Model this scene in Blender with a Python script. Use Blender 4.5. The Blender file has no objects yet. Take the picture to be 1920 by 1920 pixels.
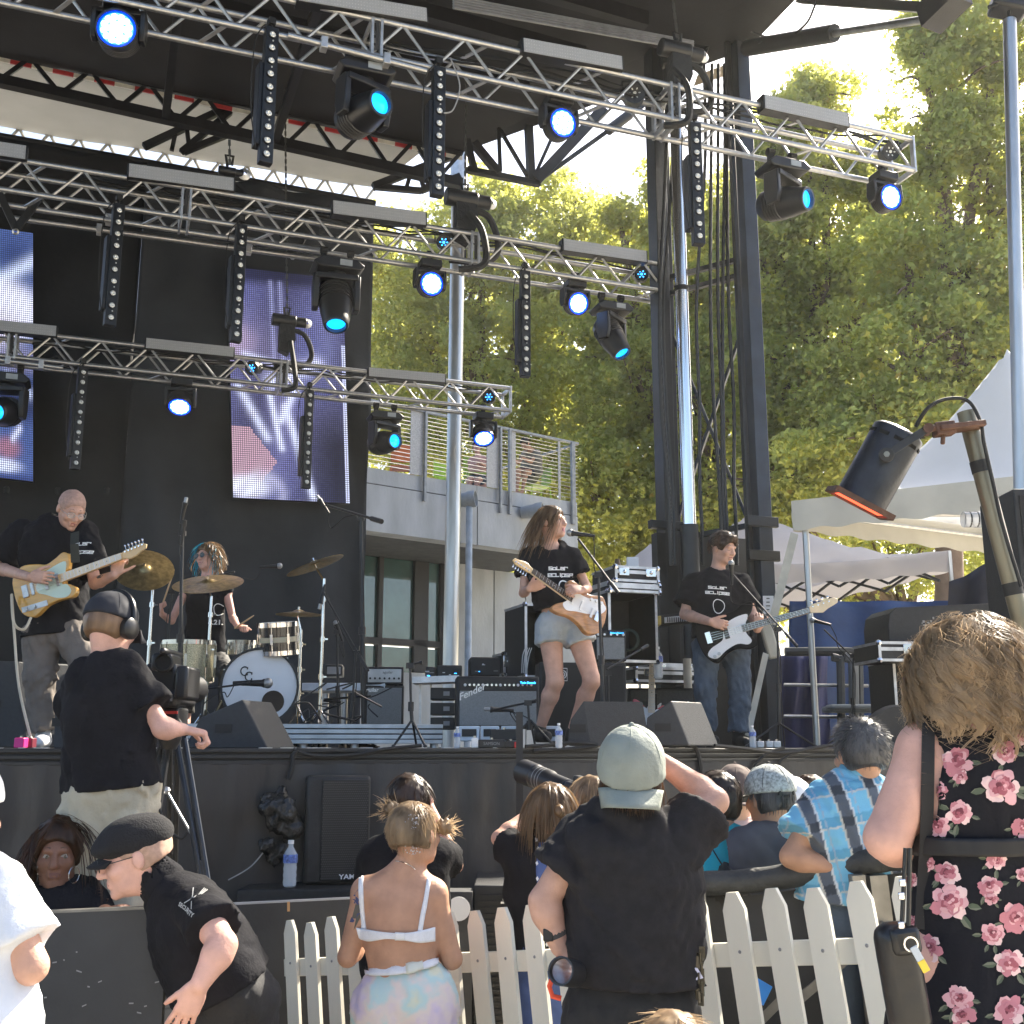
import bpy, math, random
import numpy as np
from mathutils import Vector, Matrix
from mathutils.bvhtree import BVHTree
rad = math.radians
random.seed(7); rng = np.random.default_rng(7)
SC = bpy.context.scene
COL = SC.collection
# ---------------------------------------------------------------- camera
FPX = 2100.0; PITCH = rad(11.83); CZ = 1.75
cam = bpy.data.objects.new('camera', bpy.data.cameras.new('camera')); COL.objects.link(cam)
cam.location = (0, 0, CZ); cam.rotation_euler = (rad(90) + PITCH, 0, 0)
cam.data.sensor_width = 36; cam.data.lens = 36 * FPX / 1920; cam.data.clip_end = 3000; cam.data.clip_start = .05
SC.camera = cam
# ---------------------------------------------------------------- sky, sun, exposure
SUN_AZ, SUN_EL = 40, 41            # degrees right of the view axis / above the horizon
wd = bpy.data.worlds.new('World'); SC.world = wd; wd.use_nodes = True
wn = wd.node_tree.nodes; wl = wd.node_tree.links
sk = wn.new('ShaderNodeTexSky'); sk.sky_type = 'NISHITA'; sk.sun_disc = False
sk.sun_elevation = rad(SUN_EL); sk.sun_rotation = rad(SUN_AZ); sk.dust_density = 3.5; sk.air_density = 1.0; sk.ozone_density = 2.0
wl.new(sk.outputs[0], wn['Background'].inputs[0]); wn['Background'].inputs[1].default_value = 0.105
sl = bpy.data.lights.new('sun', 'SUN'); sl.energy = 5.0; sl.angle = rad(.5); sl.color = (1, .91, .76)
sun = bpy.data.objects.new('sun', sl); COL.objects.link(sun)
sd = Vector((math.sin(rad(SUN_AZ)) * math.cos(rad(SUN_EL)), math.cos(rad(SUN_AZ)) * math.cos(rad(SUN_EL)), math.sin(rad(SUN_EL))))
sun.rotation_euler = sd.to_track_quat('Z', 'Y').to_euler(); sun.location = sd * 40
vs = SC.view_settings; vs.view_transform = 'Standard'; vs.look = 'None'; vs.gamma = 1; vs.use_curve_mapping = False
vs.exposure = 1.95
# ---------------------------------------------------------------- picking points in the place
CT, ST = math.cos(PITCH), math.sin(PITCH)
SZ = 1.74                           # height of the stage floor
U = Vector((.9386, .3449, 0)); N = Vector((-.3449, .9386, 0)); Z = Vector((0, 0, 1))
def ray(px, py):
    a = (px - 960) / FPX; b = (960 - py) / FPX
    return Vector((a, CT - b * ST, b * CT + ST))
def W(px, py, Y):                   # a point of the upright plane Y metres ahead
    d = ray(px, py); return Vector((0, 0, CZ)) + d * (Y / d.y)
def R(px, py, s):                   # a point of the plane parallel to the stage front, s metres off
    d = ray(px, py); return Vector((0, 0, CZ)) + d * (s / d.dot(N))
def F(px, Y, z=SZ):
    p = W(px, 1400, Y); p.z = z; return p
def gz(x, y):                       # the ground climbs gently towards the camera side
    t = (x + 1.06) * .766 - (y - 5.45) * .643
    return .14 * min(max(t, 0), 4.5)
# ---------------------------------------------------------------- materials
MATS = {}
def mat(name, col, rough=.6, metal=0., var=.18, scale=6., bump=0., bscale=60., spec=.5, trans=0., tcol=None, emit=None, estr=1., attr=None, stretch=None, coat=0., alpha=1., trans_w=0., col2=None, detail=4, mixw=.5):
    if name in MATS: return MATS[name]
    m = bpy.data.materials.new(name); m.use_nodes = True; MATS[name] = m
    nt = m.node_tree; n = nt.nodes; l = nt.links; b = n['Principled BSDF']
    b.inputs['Roughness'].default_value = rough; b.inputs['Metallic'].default_value = metal
    b.inputs['Specular IOR Level'].default_value = spec
    if coat: b.inputs['Coat Weight'].default_value = coat
    if trans_w: b.inputs['Transmission Weight'].default_value = trans_w
    if alpha < 1: b.inputs['Alpha'].default_value = alpha
    co = n.new('ShaderNodeTexCoord'); mp = n.new('ShaderNodeMapping'); l.new(co.outputs['Object'], mp.inputs[0])
    if stretch: mp.inputs['Scale'].default_value = stretch
    no = n.new('ShaderNodeTexNoise'); no.inputs['Scale'].default_value = scale; no.inputs['Detail'].default_value = detail
    l.new(mp.outputs[0], no.inputs[0])
    mx = n.new('ShaderNodeMix'); mx.data_type = 'RGBA'
    rp = n.new('ShaderNodeValToRGB'); rp.color_ramp.elements[0].position = .3; rp.color_ramp.elements[1].position = .7
    l.new(no.outputs[0], rp.inputs[0]); l.new(rp.outputs[0], mx.inputs[0])
    c = Vector(col[:3])
    if attr:
        at = n.new('ShaderNodeAttribute'); at.attribute_name = attr
        d = n.new('ShaderNodeMix'); d.data_type = 'RGBA'; d.blend_type = 'MULTIPLY'; d.inputs[0].default_value = 1
        mx.inputs[6].default_value = (1 - var,) * 3 + (1,); mx.inputs[7].default_value = (1, 1, 1, 1)
        l.new(at.outputs[0], d.inputs[6]); l.new(mx.outputs[2], d.inputs[7]); out = d.outputs[2]
    else:
        lo = c * (1 - var); hi = Vector([min(1, x * (1 + var)) for x in c])
        if col2: hi = Vector(col2)
        mx.inputs[6].default_value = (*lo, 1); mx.inputs[7].default_value = (*hi, 1); out = mx.outputs[2]
    l.new(out, b.inputs['Base Color'])
    if emit or estr != 1:
        if emit: b.inputs['Emission Color'].default_value = (*emit, 1)
        else: l.new(out, b.inputs['Emission Color'])
        b.inputs['Emission Strength'].default_value = estr
    if bump:
        nb = n.new('ShaderNodeTexNoise'); nb.inputs['Scale'].default_value = bscale; nb.inputs['Detail'].default_value = 6
        l.new(mp.outputs[0], nb.inputs[0]); bp = n.new('ShaderNodeBump'); bp.inputs['Strength'].default_value = bump; bp.inputs['Distance'].default_value = .02
        l.new(nb.outputs[0], bp.inputs['Height']); l.new(bp.outputs[0], b.inputs['Normal'])
    if trans:
        t = n.new('ShaderNodeBsdfTranslucent'); ms = n.new('ShaderNodeMixShader'); ms.inputs[0].default_value = trans
        if tcol: t.inputs[0].default_value = (*tcol, 1)
        else: l.new(out, t.inputs[0])
        l.new(b.outputs[0], ms.inputs[1]); l.new(t.outputs[0], ms.inputs[2]); l.new(ms.outputs[0], n['Material Output'].inputs[0])
    return m
ALU = mat('brushed_aluminium', (.50, .50, .50), .38, .9, .12, 30)
ALUF = mat('scuffed_flat_aluminium', (.60, .60, .60), .45, .8, .2, 12, bump=.1)
CHROME = mat('chrome', (.75, .75, .75), .12, 1, .05)
STEEL = mat('galvanised_pole', (.5, .5, .49), .35, .85, .25, 9, stretch=(1, 1, .15))
BLK = mat('black_plastic', (.009, .009, .010), .45, 0, .3, 20, bump=.05)
BLKP = mat('black_painted_steel', (.010, .011, .013), .42, 0, .3, 8, bump=.05)
BLKM = mat('matt_black_rubber', (.012, .012, .012), .7, 0, .2, 15)
NAVY = mat('dark_blue_steel', (.022, .030, .045), .45, .2, .25, 5)
CAB = mat('black_cabinet_paint', (.014, .0145, .016), .55, 0, .25, 30, bump=.25, bscale=220)
GREYGRILL = mat('silver_grille_cloth', (.23, .24, .24), .8, 0, .12, 90, bump=.15, bscale=300)
WHITEP = mat('white_paint', (.76, .72, .60), .5, 0, .14, 3, bump=.25, bscale=12, stretch=(1, 1, .3))
WHITEM = mat('white_marking', (.75, .75, .75), .6, 0, .03)
GREYM = mat('grey_marking', (.25, .25, .25), .6, 0, .03)
BLUELENS = mat('lit_blue_lens', (.02, .2, .6), .15, 0, .1, emit=(.0, .28, 1.0), estr=1.0)
BLUEGLOW = mat('lit_blue_led_face', (.3, .4, 1), .2, 0, .1, emit=(.25, .50, 1.0), estr=2.6)
BLUEPLATE = mat('blue_led_plate', (.05, .1, 1), .2, 0, .1, emit=(.03, .16, 1.0), estr=1.6)
BLUERING = mat('blue_lens_rim', (.0, .02, .6), .3, 0, .1, emit=(.0, .03, 1.0), estr=1.3)
# ---------------------------------------------------------------- mesh builder
def frame_from(d, up=Z):
    d = Vector(d).normalized(); up = Vector(up)
    x = up.cross(d)
    if x.length < 1e-4: x = Vector((1, 0, 0)).cross(d)
    x.normalize(); y = d.cross(x)
    return x, y, d
class MB:
    def __init__(s): s.v = []; s.f = []; s.m = []; s.cm = 0
    def mi(s, i): s.cm = i; return s
    def add(s, vs, fs):
        o = len(s.v); s.v += [tuple(v) for v in vs]; s.f += [tuple(i + o for i in f) for f in fs]; s.m += [s.cm] * len(fs); return s
    def box(s, c, sz, x=None, y=None, z=None):
        c = Vector(c); x = Vector(x or (1, 0, 0)); y = Vector(y or (0, 1, 0)); z = Vector(z or (0, 0, 1))
        hx, hy, hz = x * sz[0] / 2, y * sz[1] / 2, z * sz[2] / 2
        vs = [c + a * hx + b * hy + d * hz for a in (-1, 1) for b in (-1, 1) for d in (-1, 1)]
        fs = [(0, 1, 3, 2), (4, 6, 7, 5), (0, 4, 5, 1), (2, 3, 7, 6), (0, 2, 6, 4), (1, 5, 7, 3)]
        if x.cross(y).dot(z) < 0: fs = [f[::-1] for f in fs]
        return s.add(vs, fs)
    def beam(s, a, b, w, h, up=Z):
        a = Vector(a); b = Vector(b); x, y, d = frame_from(b - a, up)
        return s.box((a + b) / 2, (w, h, (b - a).length), x, y, d)
    def tube(s, pts, r, n=8, cap=True, up=Z, closed=False):
        pts = [Vector(p) for p in pts]; k = len(pts); rs = r if isinstance(r, (list, tuple)) else [r] * k
        vs = []; fs = []
        px = None
        for i, p in enumerate(pts):
            d = (pts[min(i + 1, k - 1)] - pts[max(i - 1, 0)]) if not closed else (pts[(i + 1) % k] - pts[i - 1])
            if d.length < 1e-9: d = Vector((0, 0, 1))
            d.normalize()
            if px is None: px, py, _ = frame_from(d, up)
            else:
                px = (px - d * px.dot(d))
                if px.length < 1e-6: px, py, _ = frame_from(d, up)
                px.normalize(); py = d.cross(px)
            for j in range(n):
                t = 2 * math.pi * j / n; vs.append(p + (px * math.cos(t) + py * math.sin(t)) * rs[i])
        for i in range(k if closed else k - 1):
            i2 = (i + 1) % k
            for j in range(n):
                fs.append((i * n + j, i * n + (j + 1) % n, i2 * n + (j + 1) % n, i2 * n + j))
        if cap and not closed:
            fs.append(tuple(range(n))[::-1]); fs.append(tuple((k - 1) * n + j for j in range(n)))
        return s.add(vs, fs)
    def cyl(s, a, b, r, r2=None, n=12): return s.tube([a, b], [r, r if r2 is None else r2], n)
    def lathe(s, prof, o, d, n=24, up=Z):   # prof: (distance along d, radius)
        o = Vector(o); x, y, d = frame_from(d, up); vs = []; fs = []
        for t, r in prof:
            for j in range(n):
                a = 2 * math.pi * j / n; vs.append(o + d * t + (x * math.cos(a) + y * math.sin(a)) * max(r, 1e-5))
        for i in range(len(prof) - 1):
            for j in range(n): fs.append((i * n + j, i * n + (j + 1) % n, (i + 1) * n + (j + 1) % n, (i + 1) * n + j))
        return s.add(vs, fs)
    def prism(s, poly, o, x, y, th):        # outline in the x,y plane, thickness along x cross y (centred)
        o = Vector(o); x = Vector(x); y = Vector(y); z = x.cross(y).normalized(); k = len(poly)
        a = sum(poly[i][0] * poly[(i + 1) % k][1] - poly[(i + 1) % k][0] * poly[i][1] for i in range(k))
        if a < 0: poly = poly[::-1]
        vs = [o + x * p[0] + y * p[1] + z * (-th / 2) for p in poly] + [o + x * p[0] + y * p[1] + z * (th / 2) for p in poly]
        fs = [tuple(range(k))[::-1], tuple(range(k, 2 * k))] + [(i, (i + 1) % k, k + (i + 1) % k, k + i) for i in range(k)]
        return s.add(vs, fs)
    def ball(s, c, r, n=12, x=None, y=None, z=None):
        c = Vector(c); r = (r, r, r) if not isinstance(r, (tuple, list)) else r
        x = Vector(x or (1, 0, 0)); y = Vector(y or (0, 1, 0)); z = Vector(z or (0, 0, 1)); m = max(4, n // 2); vs = []; fs = []
        for i in range(m + 1):
            th = math.pi * i / m
            for j in range(n):
                a = 2 * math.pi * j / n
                vs.append(c + x * r[0] * math.sin(th) * math.cos(a) + y * r[1] * math.sin(th) * math.sin(a) - z * r[2] * math.cos(th))
        for i in range(m):
            for j in range(n): fs.append((i * n + j, i * n + (j + 1) % n, (i + 1) * n + (j + 1) % n, (i + 1) * n + j))
        return s.add(vs, fs)
    def build(s, name, mats, parent=None, bevel=0, flat=False, off=None, sub=0):
        me = bpy.data.meshes.new(name)
        o = Vector(off) if off is not None else (parent_world(parent) if parent else Vector((0, 0, 0)))
        me.from_pydata([(v[0] - o.x, v[1] - o.y, v[2] - o.z) for v in s.v], [], s.f)
        mats = mats if isinstance(mats, (list, tuple)) else [mats]
        for m in mats: me.materials.append(m)
        if len(mats) > 1: me.polygons.foreach_set('material_index', s.m)
        if not flat:
            me.shade_smooth(); me.set_sharp_from_angle(angle=rad(38))
        ob = bpy.data.objects.new(name, me); COL.objects.link(ob)
        if parent: ob.parent = parent
        elif off is not None: ob.location = o
        if bevel:
            b = ob.modifiers.new('bevel', 'BEVEL'); b.width = bevel; b.segments = 2; b.limit_method = 'ANGLE'; b.angle_limit = rad(40)
        if sub:
            b = ob.modifiers.new('sub', 'SUBSURF'); b.levels = b.render_levels = sub
        return ob
def parent_world(p):
    v = Vector((0, 0, 0))
    while p: v = v + p.location; p = p.parent
    return v
def tag(o, label=None, cat=None, group=None, kind=None):
    for k, v in (('label', label), ('category', cat), ('group', group), ('kind', kind)):
        if v: o[k] = v
    return o
def thing(name, label, cat, loc=(0, 0, 0), group=None):
    o = bpy.data.objects.new(name, None); COL.objects.link(o); o.location = Vector(loc); o.empty_display_size = .1
    return tag(o, label, cat, group)
def inst(name, mesh_ob, parent, M=None):
    o = bpy.data.objects.new(name, mesh_ob.data if hasattr(mesh_ob, 'data') else mesh_ob); COL.objects.link(o)
    if parent: o.parent = parent
    if M is not None: o.matrix_local = M
    return o
def copy_tree(o, parent=None):
    c = o.copy(); COL.objects.link(c)
    if parent: c.parent = parent
    for ch in list(o.children): copy_tree(ch, c)
    return c
def place(root, M): root.matrix_basis = M
def basis(o, x, y, z):
    M = Matrix.Identity(4)
    for i, a in enumerate((x, y, z)): M.col[i][:3] = a
    M.col[3][:3] = o; return M
def arc(c, x, y, r, a0, a1, n):
    c = Vector(c); return [c + (Vector(x) * math.cos(rad(a0 + (a1 - a0) * i / n)) + Vector(y) * math.sin(rad(a0 + (a1 - a0) * i / n))) * r for i in range(n + 1)]
def sag(a, b, d, n=12):
    a = Vector(a); b = Vector(b); return [a.lerp(b, i / n) - Z * d * 4 * (i / n) * (1 - i / n) for i in range(n + 1)]
def spline(pts, n=6):
    pts = [Vector(p) for p in pts]; P = [pts[0]] + pts + [pts[-1]]; out = []
    for i in range(1, len(P) - 2):
        for k in range(n):
            t = k / n; a, b, c, d = P[i - 1], P[i], P[i + 1], P[i + 2]
            out.append(.5 * ((2 * b) + (c - a) * t + (2 * a - 5 * b + 4 * c - d) * t * t + (3 * b - a - 3 * c + d) * t ** 3))
    return out + [pts[-1]]
# text as flat print
def text_mesh(s, size, bold=.0, ext=0):
    cu = bpy.data.curves.new('t', 'FONT'); cu.body = s; cu.size = size; cu.align_x = 'CENTER'; cu.align_y = 'CENTER'; cu.offset = bold; cu.extrude = ext; cu.resolution_u = 3
    ob = bpy.data.objects.new('t', cu); me = bpy.data.meshes.new_from_object(ob)
    bpy.data.objects.remove(ob); vs = [v.co.copy() for v in me.vertices]; fs = [tuple(p.vertices) for p in me.polygons]
    bpy.data.meshes.remove(me); bpy.data.curves.remove(cu); return vs, fs
def text(parent, s, c, x, y, size, m, name='lettering', bold=0., sx=1.):
    vs, fs = text_mesh(s, size, bold); x = Vector(x).normalized(); y = Vector(y).normalized(); c = Vector(c)
    b = MB(); b.add([c + x * v.x * sx + y * v.y for v in vs], fs); return b.build(name, m, parent, flat=True)
# ---------------------------------------------------------------- smooth solids (for people, hair, clothes)
def v3(a): return np.array([a[0], a[1], a[2]], dtype=np.float32)
class Fld:
    def __init__(s): s.p = []
    def _a(s, fn, lo, hi, op, k): s.p.append((fn, np.minimum(lo, hi), np.maximum(lo, hi), op, k)); return s
    def cone(s, a, b, ra, rb=None, k=.02, op='u', flat=None, ratio=1., cap=0, wr=0.):
        a = v3(a); b = v3(b); rb = ra if rb is None else rb; ba = b - a; L2 = float(ba @ ba) + 1e-9; fl = None if flat is None else v3(flat) / (np.linalg.norm(v3(flat)) + 1e-9)
        d = ba / math.sqrt(L2); R_ = max(ra, rb) * max(1, 1)
        def fn(X, Y, Z_):
            qx, qy, qz = X - a[0], Y - a[1], Z_ - a[2]
            t = np.clip((qx * ba[0] + qy * ba[1] + qz * ba[2]) / L2, 0, 1)
            if cap: al = (X - b[0]) * d[0] + (Y - b[1]) * d[1] + (Z_ - b[2]) * d[2]
            qx = qx - t * ba[0]; qy = qy - t * ba[1]; qz = qz - t * ba[2]
            if fl is not None:
                q = (qx * fl[0] + qy * fl[1] + qz * fl[2]) * (1 / ratio - 1)
                qx = qx + fl[0] * q; qy = qy + fl[1] * q; qz = qz + fl[2] * q
            r = np.sqrt(qx * qx + qy * qy + qz * qz) - (ra + (rb - ra) * t)
            if cap: r = np.maximum(r, al)
            return r
        return s._a(fn, np.minimum(a, b) - R_, np.maximum(a, b) + R_, op, k)
    def ell(s, c, r, M=None, k=.02, op='u'):
        c = v3(c); r = np.array(r, dtype=np.float32)
        ax = np.eye(3, dtype=np.float32) if M is None else np.array([v3(m) for m in M])
        ext = np.sqrt(((ax * r[:, None]) ** 2).sum(0)); rm = float(r.min())
        def fn(X, Y, Z_):
            q = [(X - c[0]) * ax[i][0] + (Y - c[1]) * ax[i][1] + (Z_ - c[2]) * ax[i][2] for i in range(3)]
            k0 = np.sqrt(sum((q[i] / r[i]) ** 2 for i in range(3))); k1 = np.sqrt(sum((q[i] / r[i] ** 2) ** 2 for i in range(3))) + 1e-6
            return k0 * (k0 - 1) / k1
        return s._a(fn, c - ext, c + ext, op, k)
    def rbox(s, c, h, M=None, r=.01, k=.01, op='u'):
        c = v3(c); ax = np.eye(3, dtype=np.float32) if M is None else np.array([v3(m) for m in M]); h = np.array(h, dtype=np.float32)
        ext = (np.abs(ax) * h[:, None]).sum(0)
        def fn(X, Y, Z_):
            q = [np.abs((X - c[0]) * ax[i][0] + (Y - c[1]) * ax[i][1] + (Z_ - c[2]) * ax[i][2]) - h[i] + r for i in range(3)]
            return np.sqrt(sum(np.maximum(a, 0) ** 2 for a in q)) + np.minimum(np.maximum(np.maximum(q[0], q[1]), q[2]), 0) - r
        return s._a(fn, c - ext, c + ext, op, k)
    def cut(s, p, n, lo=None, hi=None, k=.002):      # keep the side the normal points away from
        p = v3(p); n = v3(Vector(n).normalized())
        s.p.append((lambda X, Y, Z_: (X - p[0]) * n[0] + (Y - p[1]) * n[1] + (Z_ - p[2]) * n[2], None if lo is None else v3(lo), None if hi is None else v3(hi), 'i', k)); return s
    def wrinkle(s, amp, f, dirs=None, seed=0, lo=None, hi=None, stretch=(1, 1, 1)):
        rg = np.random.default_rng(seed); ks = rg.normal(size=(5, 3)) * f * np.array(stretch); ph = rg.uniform(0, 6.28, 5)
        def fn(X, Y, Z_):
            o = 0; wob = np.sin(X * f * .7 + Z_ * f * .5 + ph[0]) * 1.3 + np.sin(Y * f * .6 - Z_ * f * .4)
            for kk, p_ in zip(ks, ph): o = o + np.sin(X * kk[0] + Y * kk[1] + Z_ * kk[2] + p_ + wob)
            return (.3 - np.abs(o) / 2.2) * amp * 1.2
        s.p.append((fn, None if lo is None else v3(lo), None if hi is None else v3(hi), 'd', 0)); return s
    def mesh(s, h, fine=(), pad=.03):
        lo = np.min([p[1] for p in s.p if p[3] == 'u'], axis=0) - pad; hi = np.max([p[2] for p in s.p if p[3] == 'u'], axis=0) + pad
        ax = []
        for i in range(3):
            xs = [float(lo[i])]
            while xs[-1] < hi[i]:
                x = xs[-1]; st = h
                for (fl, fh, fs) in fine:
                    if fl[i] - h <= x <= fh[i]: st = min(st, fs)
                xs.append(x + st)
            ax.append(np.array(xs, dtype=np.float32))
        Fv = np.full([len(a) for a in ax], .12, dtype=np.float32)
        for fn, pl, ph, op, k in s.p:
            sl = []
            m = .05 + k if op == 'u' else (.0 if op == 's' else .02)
            for i in range(3):
                a = 0 if pl is None else max(0, int(np.searchsorted(ax[i], pl[i] - m)) - 1); b = len(ax[i]) if ph is None else int(np.searchsorted(ax[i], ph[i] + m)) + 1
                sl.append(slice(a, b))
            X = ax[0][sl[0]][:, None, None]; Y = ax[1][sl[1]][None, :, None]; Z_ = ax[2][sl[2]][None, None, :]
            G = Fv[sl[0], sl[1], sl[2]]
            if G.size == 0: continue
            if op == 'd':
                near = np.abs(G) < .04
                if not near.any(): continue
                D = fn(X, Y, Z_); G += np.where(near, D, 0).astype(np.float32); continue
            D = fn(X, Y, Z_).astype(np.float32)
            if op == 'u':
                hh = np.clip(k - np.abs(G - D), 0, None) / k; G[...] = np.minimum(G, D) - hh * hh * k * .25
            elif op == 's':
                D = -D; hh = np.clip(k - np.abs(G - D), 0, None) / k; G[...] = np.maximum(G, D) + hh * hh * k * .25
            else:
                G[...] = np.maximum(G, np.broadcast_to(D, G.shape))
        return surf_nets(Fv, ax)
def surf_nets(Fv, ax):
    S = Fv < 0; nx, ny, nz = S.shape
    cs = np.zeros((nx - 1, ny - 1, nz - 1), dtype=np.int8)
    for a in (0, 1):
        for b in (0, 1):
            for c in (0, 1): cs += S[a:nx - 1 + a, b:ny - 1 + b, c:nz - 1 + c]
    act = (cs > 0) & (cs < 8); I, J, K = np.nonzero(act); n = len(I)
    if n == 0: return np.zeros((0, 3)), np.zeros((0, 4), int)
    idx = np.full(act.shape, -1, dtype=np.int64); idx[I, J, K] = np.arange(n)
    acc = np.zeros((n, 3)); cnt = np.zeros(n)
    for (a, b) in [((0,0,0),(1,0,0)),((0,1,0),(1,1,0)),((0,0,1),(1,0,1)),((0,1,1),(1,1,1)),((0,0,0),(0,1,0)),((1,0,0),(1,1,0)),((0,0,1),(0,1,1)),((1,0,1),(1,1,1)),((0,0,0),(0,0,1)),((1,0,0),(1,0,1)),((0,1,0),(0,1,1)),((1,1,0),(1,1,1))]:
        fa = Fv[I + a[0], J + a[1], K + a[2]]; fb = Fv[I + b[0], J + b[1], K + b[2]]; m = (fa < 0) != (fb < 0)
        t = np.where(m, fa / np.where(m, fa - fb, 1), 0)
        for i, (ii) in enumerate((I, J, K)):
            pa = ax[i][ii + a[i]]; pb = ax[i][ii + b[i]]; acc[:, i] += np.where(m, pa + (pb - pa) * t, 0)
        cnt += m
    V = acc / cnt[:, None]; Q = []
    for axis in range(3):
        A = np.moveaxis(S, axis, 0); Ix = np.moveaxis(idx, axis, 0)
        e = A[:-1] != A[1:]; i, j, k = np.nonzero(e[:, 1:-1, 1:-1]); j = j + 1; k = k + 1
        q = np.stack([Ix[i, j - 1, k - 1], Ix[i, j, k - 1], Ix[i, j, k], Ix[i, j - 1, k]], 1)
        fl = A[i, j, k] if axis != 1 else ~A[i, j, k]
        q[~fl] = q[~fl][:, ::-1]; Q.append(q)
    return V, np.concatenate(Q)
def np_obj(name, V, Q, m, parent=None, smooth=True, cols=None, mats=None, off=None):
    me = bpy.data.meshes.new(name); o = off if off is not None else (parent_world(parent) if parent else Vector((0, 0, 0)))
    V = np.asarray(V, dtype=np.float32) - np.array(o, dtype=np.float32); Q = np.asarray(Q, dtype=np.int32); k = Q.shape[1]
    me.vertices.add(len(V)); me.vertices.foreach_set('co', V.ravel()); me.loops.add(Q.size); me.loops.foreach_set('vertex_index', Q.ravel())
    me.polygons.add(len(Q)); me.polygons.foreach_set('loop_start', np.arange(0, Q.size, k, dtype=np.int32)); me.polygons.foreach_set('loop_total', np.full(len(Q), k, dtype=np.int32))
    me.materials.append(m); me.update(calc_edges=True)
    if smooth: me.polygons.foreach_set('use_smooth', np.ones(len(Q), dtype=bool))
    if cols is not None:
        ca = me.color_attributes.new('col', 'FLOAT_COLOR', 'POINT' if len(cols) == len(V) else 'CORNER')
        c = np.ones((len(cols), 4), dtype=np.float32); c[:, :3] = cols; ca.data.foreach_set('color', c.ravel())
    ob = bpy.data.objects.new(name, me); COL.objects.link(ob)
    if parent: ob.parent = parent
    elif off is not None: ob.location = o
    return ob
def bvh_of(V, Q): return BVHTree.FromPolygons([Vector(v) for v in V], [tuple(int(i) for i in q) for q in Q])
def stick(bvh, pts, d, lift=.003, back=.5):     # lay flat print on a surface, looking along d
    d = Vector(d).normalized(); out = []
    for p in pts:
        h = bvh.ray_cast(Vector(p) - d * back, d, back * 3)
        out.append(h[0] - d * lift if h[0] is not None else None)
    return out
def print_on(bvh, parent, vs, fs, c, x, y, d, m, name='print', lift=.003):
    c = Vector(c); x = Vector(x).normalized(); y = Vector(y).normalized()
    w = stick(bvh, [c + x * v[0] + y * v[1] for v in vs], d, lift)
    ok = [f for f in fs if all(w[i] is not None for i in f)]
    if not ok: return None
    b = MB(); b.add([p if p is not None else Vector((0, 0, 0)) + parent.location for p in w], ok); return b.build(name, m, parent, flat=True)
# stroke lettering, wide rounded techno capitals
GLYPH = {'S': [[(1, 1), (0, 1), (0, .55), (1, .45), (1, 0), (0, 0)]], 'O': [[(0, 0), (0, .8), (.9, .8), (1, 0), (0, 0)]], 'L': [[(0, 1), (0, 0), (.9, 0)]],
      'A': [[(0, .9), (1, .9), (1, 0), (0, 0), (0, .5), (1, .5)]], 'R': [[(0, 0), (0, 1), (1, 1), (1, .8)]], 'E': [[(1, 0), (0, 0), (0, 1), (1, 1), (1, .5), (0, .5)]],
      'C': [[(1, 1), (0, 1), (0, 0), (1, 0)]], 'I': [[(.5, 0), (.5, .75)], [(.5, .95), (.5, 1.08)]], 'P': [[(0, -.2), (0, 1), (1, 1), (1, 0), (0, 0)]], '-': []}
def strokes(paths, w):
    vs = []; fs = []
    for p in paths:
        for a, b in zip(p[:-1], p[1:]):
            a = Vector((*a, 0)); b = Vector((*b, 0)); d = (b - a).normalized(); nn = Vector((-d.y, d.x, 0)) * w / 2; a2 = a - d * w / 2; b2 = b + d * w / 2
            k = max(1, int((b2 - a2).length / .015)); o = len(vs)
            for i in range(k + 1): q = a2.lerp(b2, i / k); vs += [q + nn, q - nn]
            fs += [(o + 2 * i, o + 2 * i + 1, o + 2 * i + 3, o + 2 * i + 2) for i in range(k)]
    return vs, fs
def techno(s, cw, ch, w, gap=.3):
    paths = []; x = 0
    for c in s:
        ww = .35 if c == 'I' else 1
        for p in GLYPH[c]: paths.append([((x + q[0] * ww) * cw, q[1] * ch) for q in p])
        x += ww + gap
    tot = (x - gap) * cw
    return strokes([[(a - tot / 2, b) for a, b in p] for p in paths], w)
def ring(rx, ry, w, n=28, jit=.06):
    vs = []; fs = []
    for i in range(n):
        a = 2 * math.pi * i / n; j = 1 + math.sin(a * 3 + 1) * jit
        for q in (1 + w / 2, 1 - w / 2): vs.append(Vector((math.cos(a) * rx * q * j, math.sin(a) * ry * q * j, 0)))
    fs = [(2 * i, 2 * i + 1, (2 * i + 3) % (2 * n), (2 * i + 2) % (2 * n)) for i in range(n)]
    return vs, fs
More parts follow.
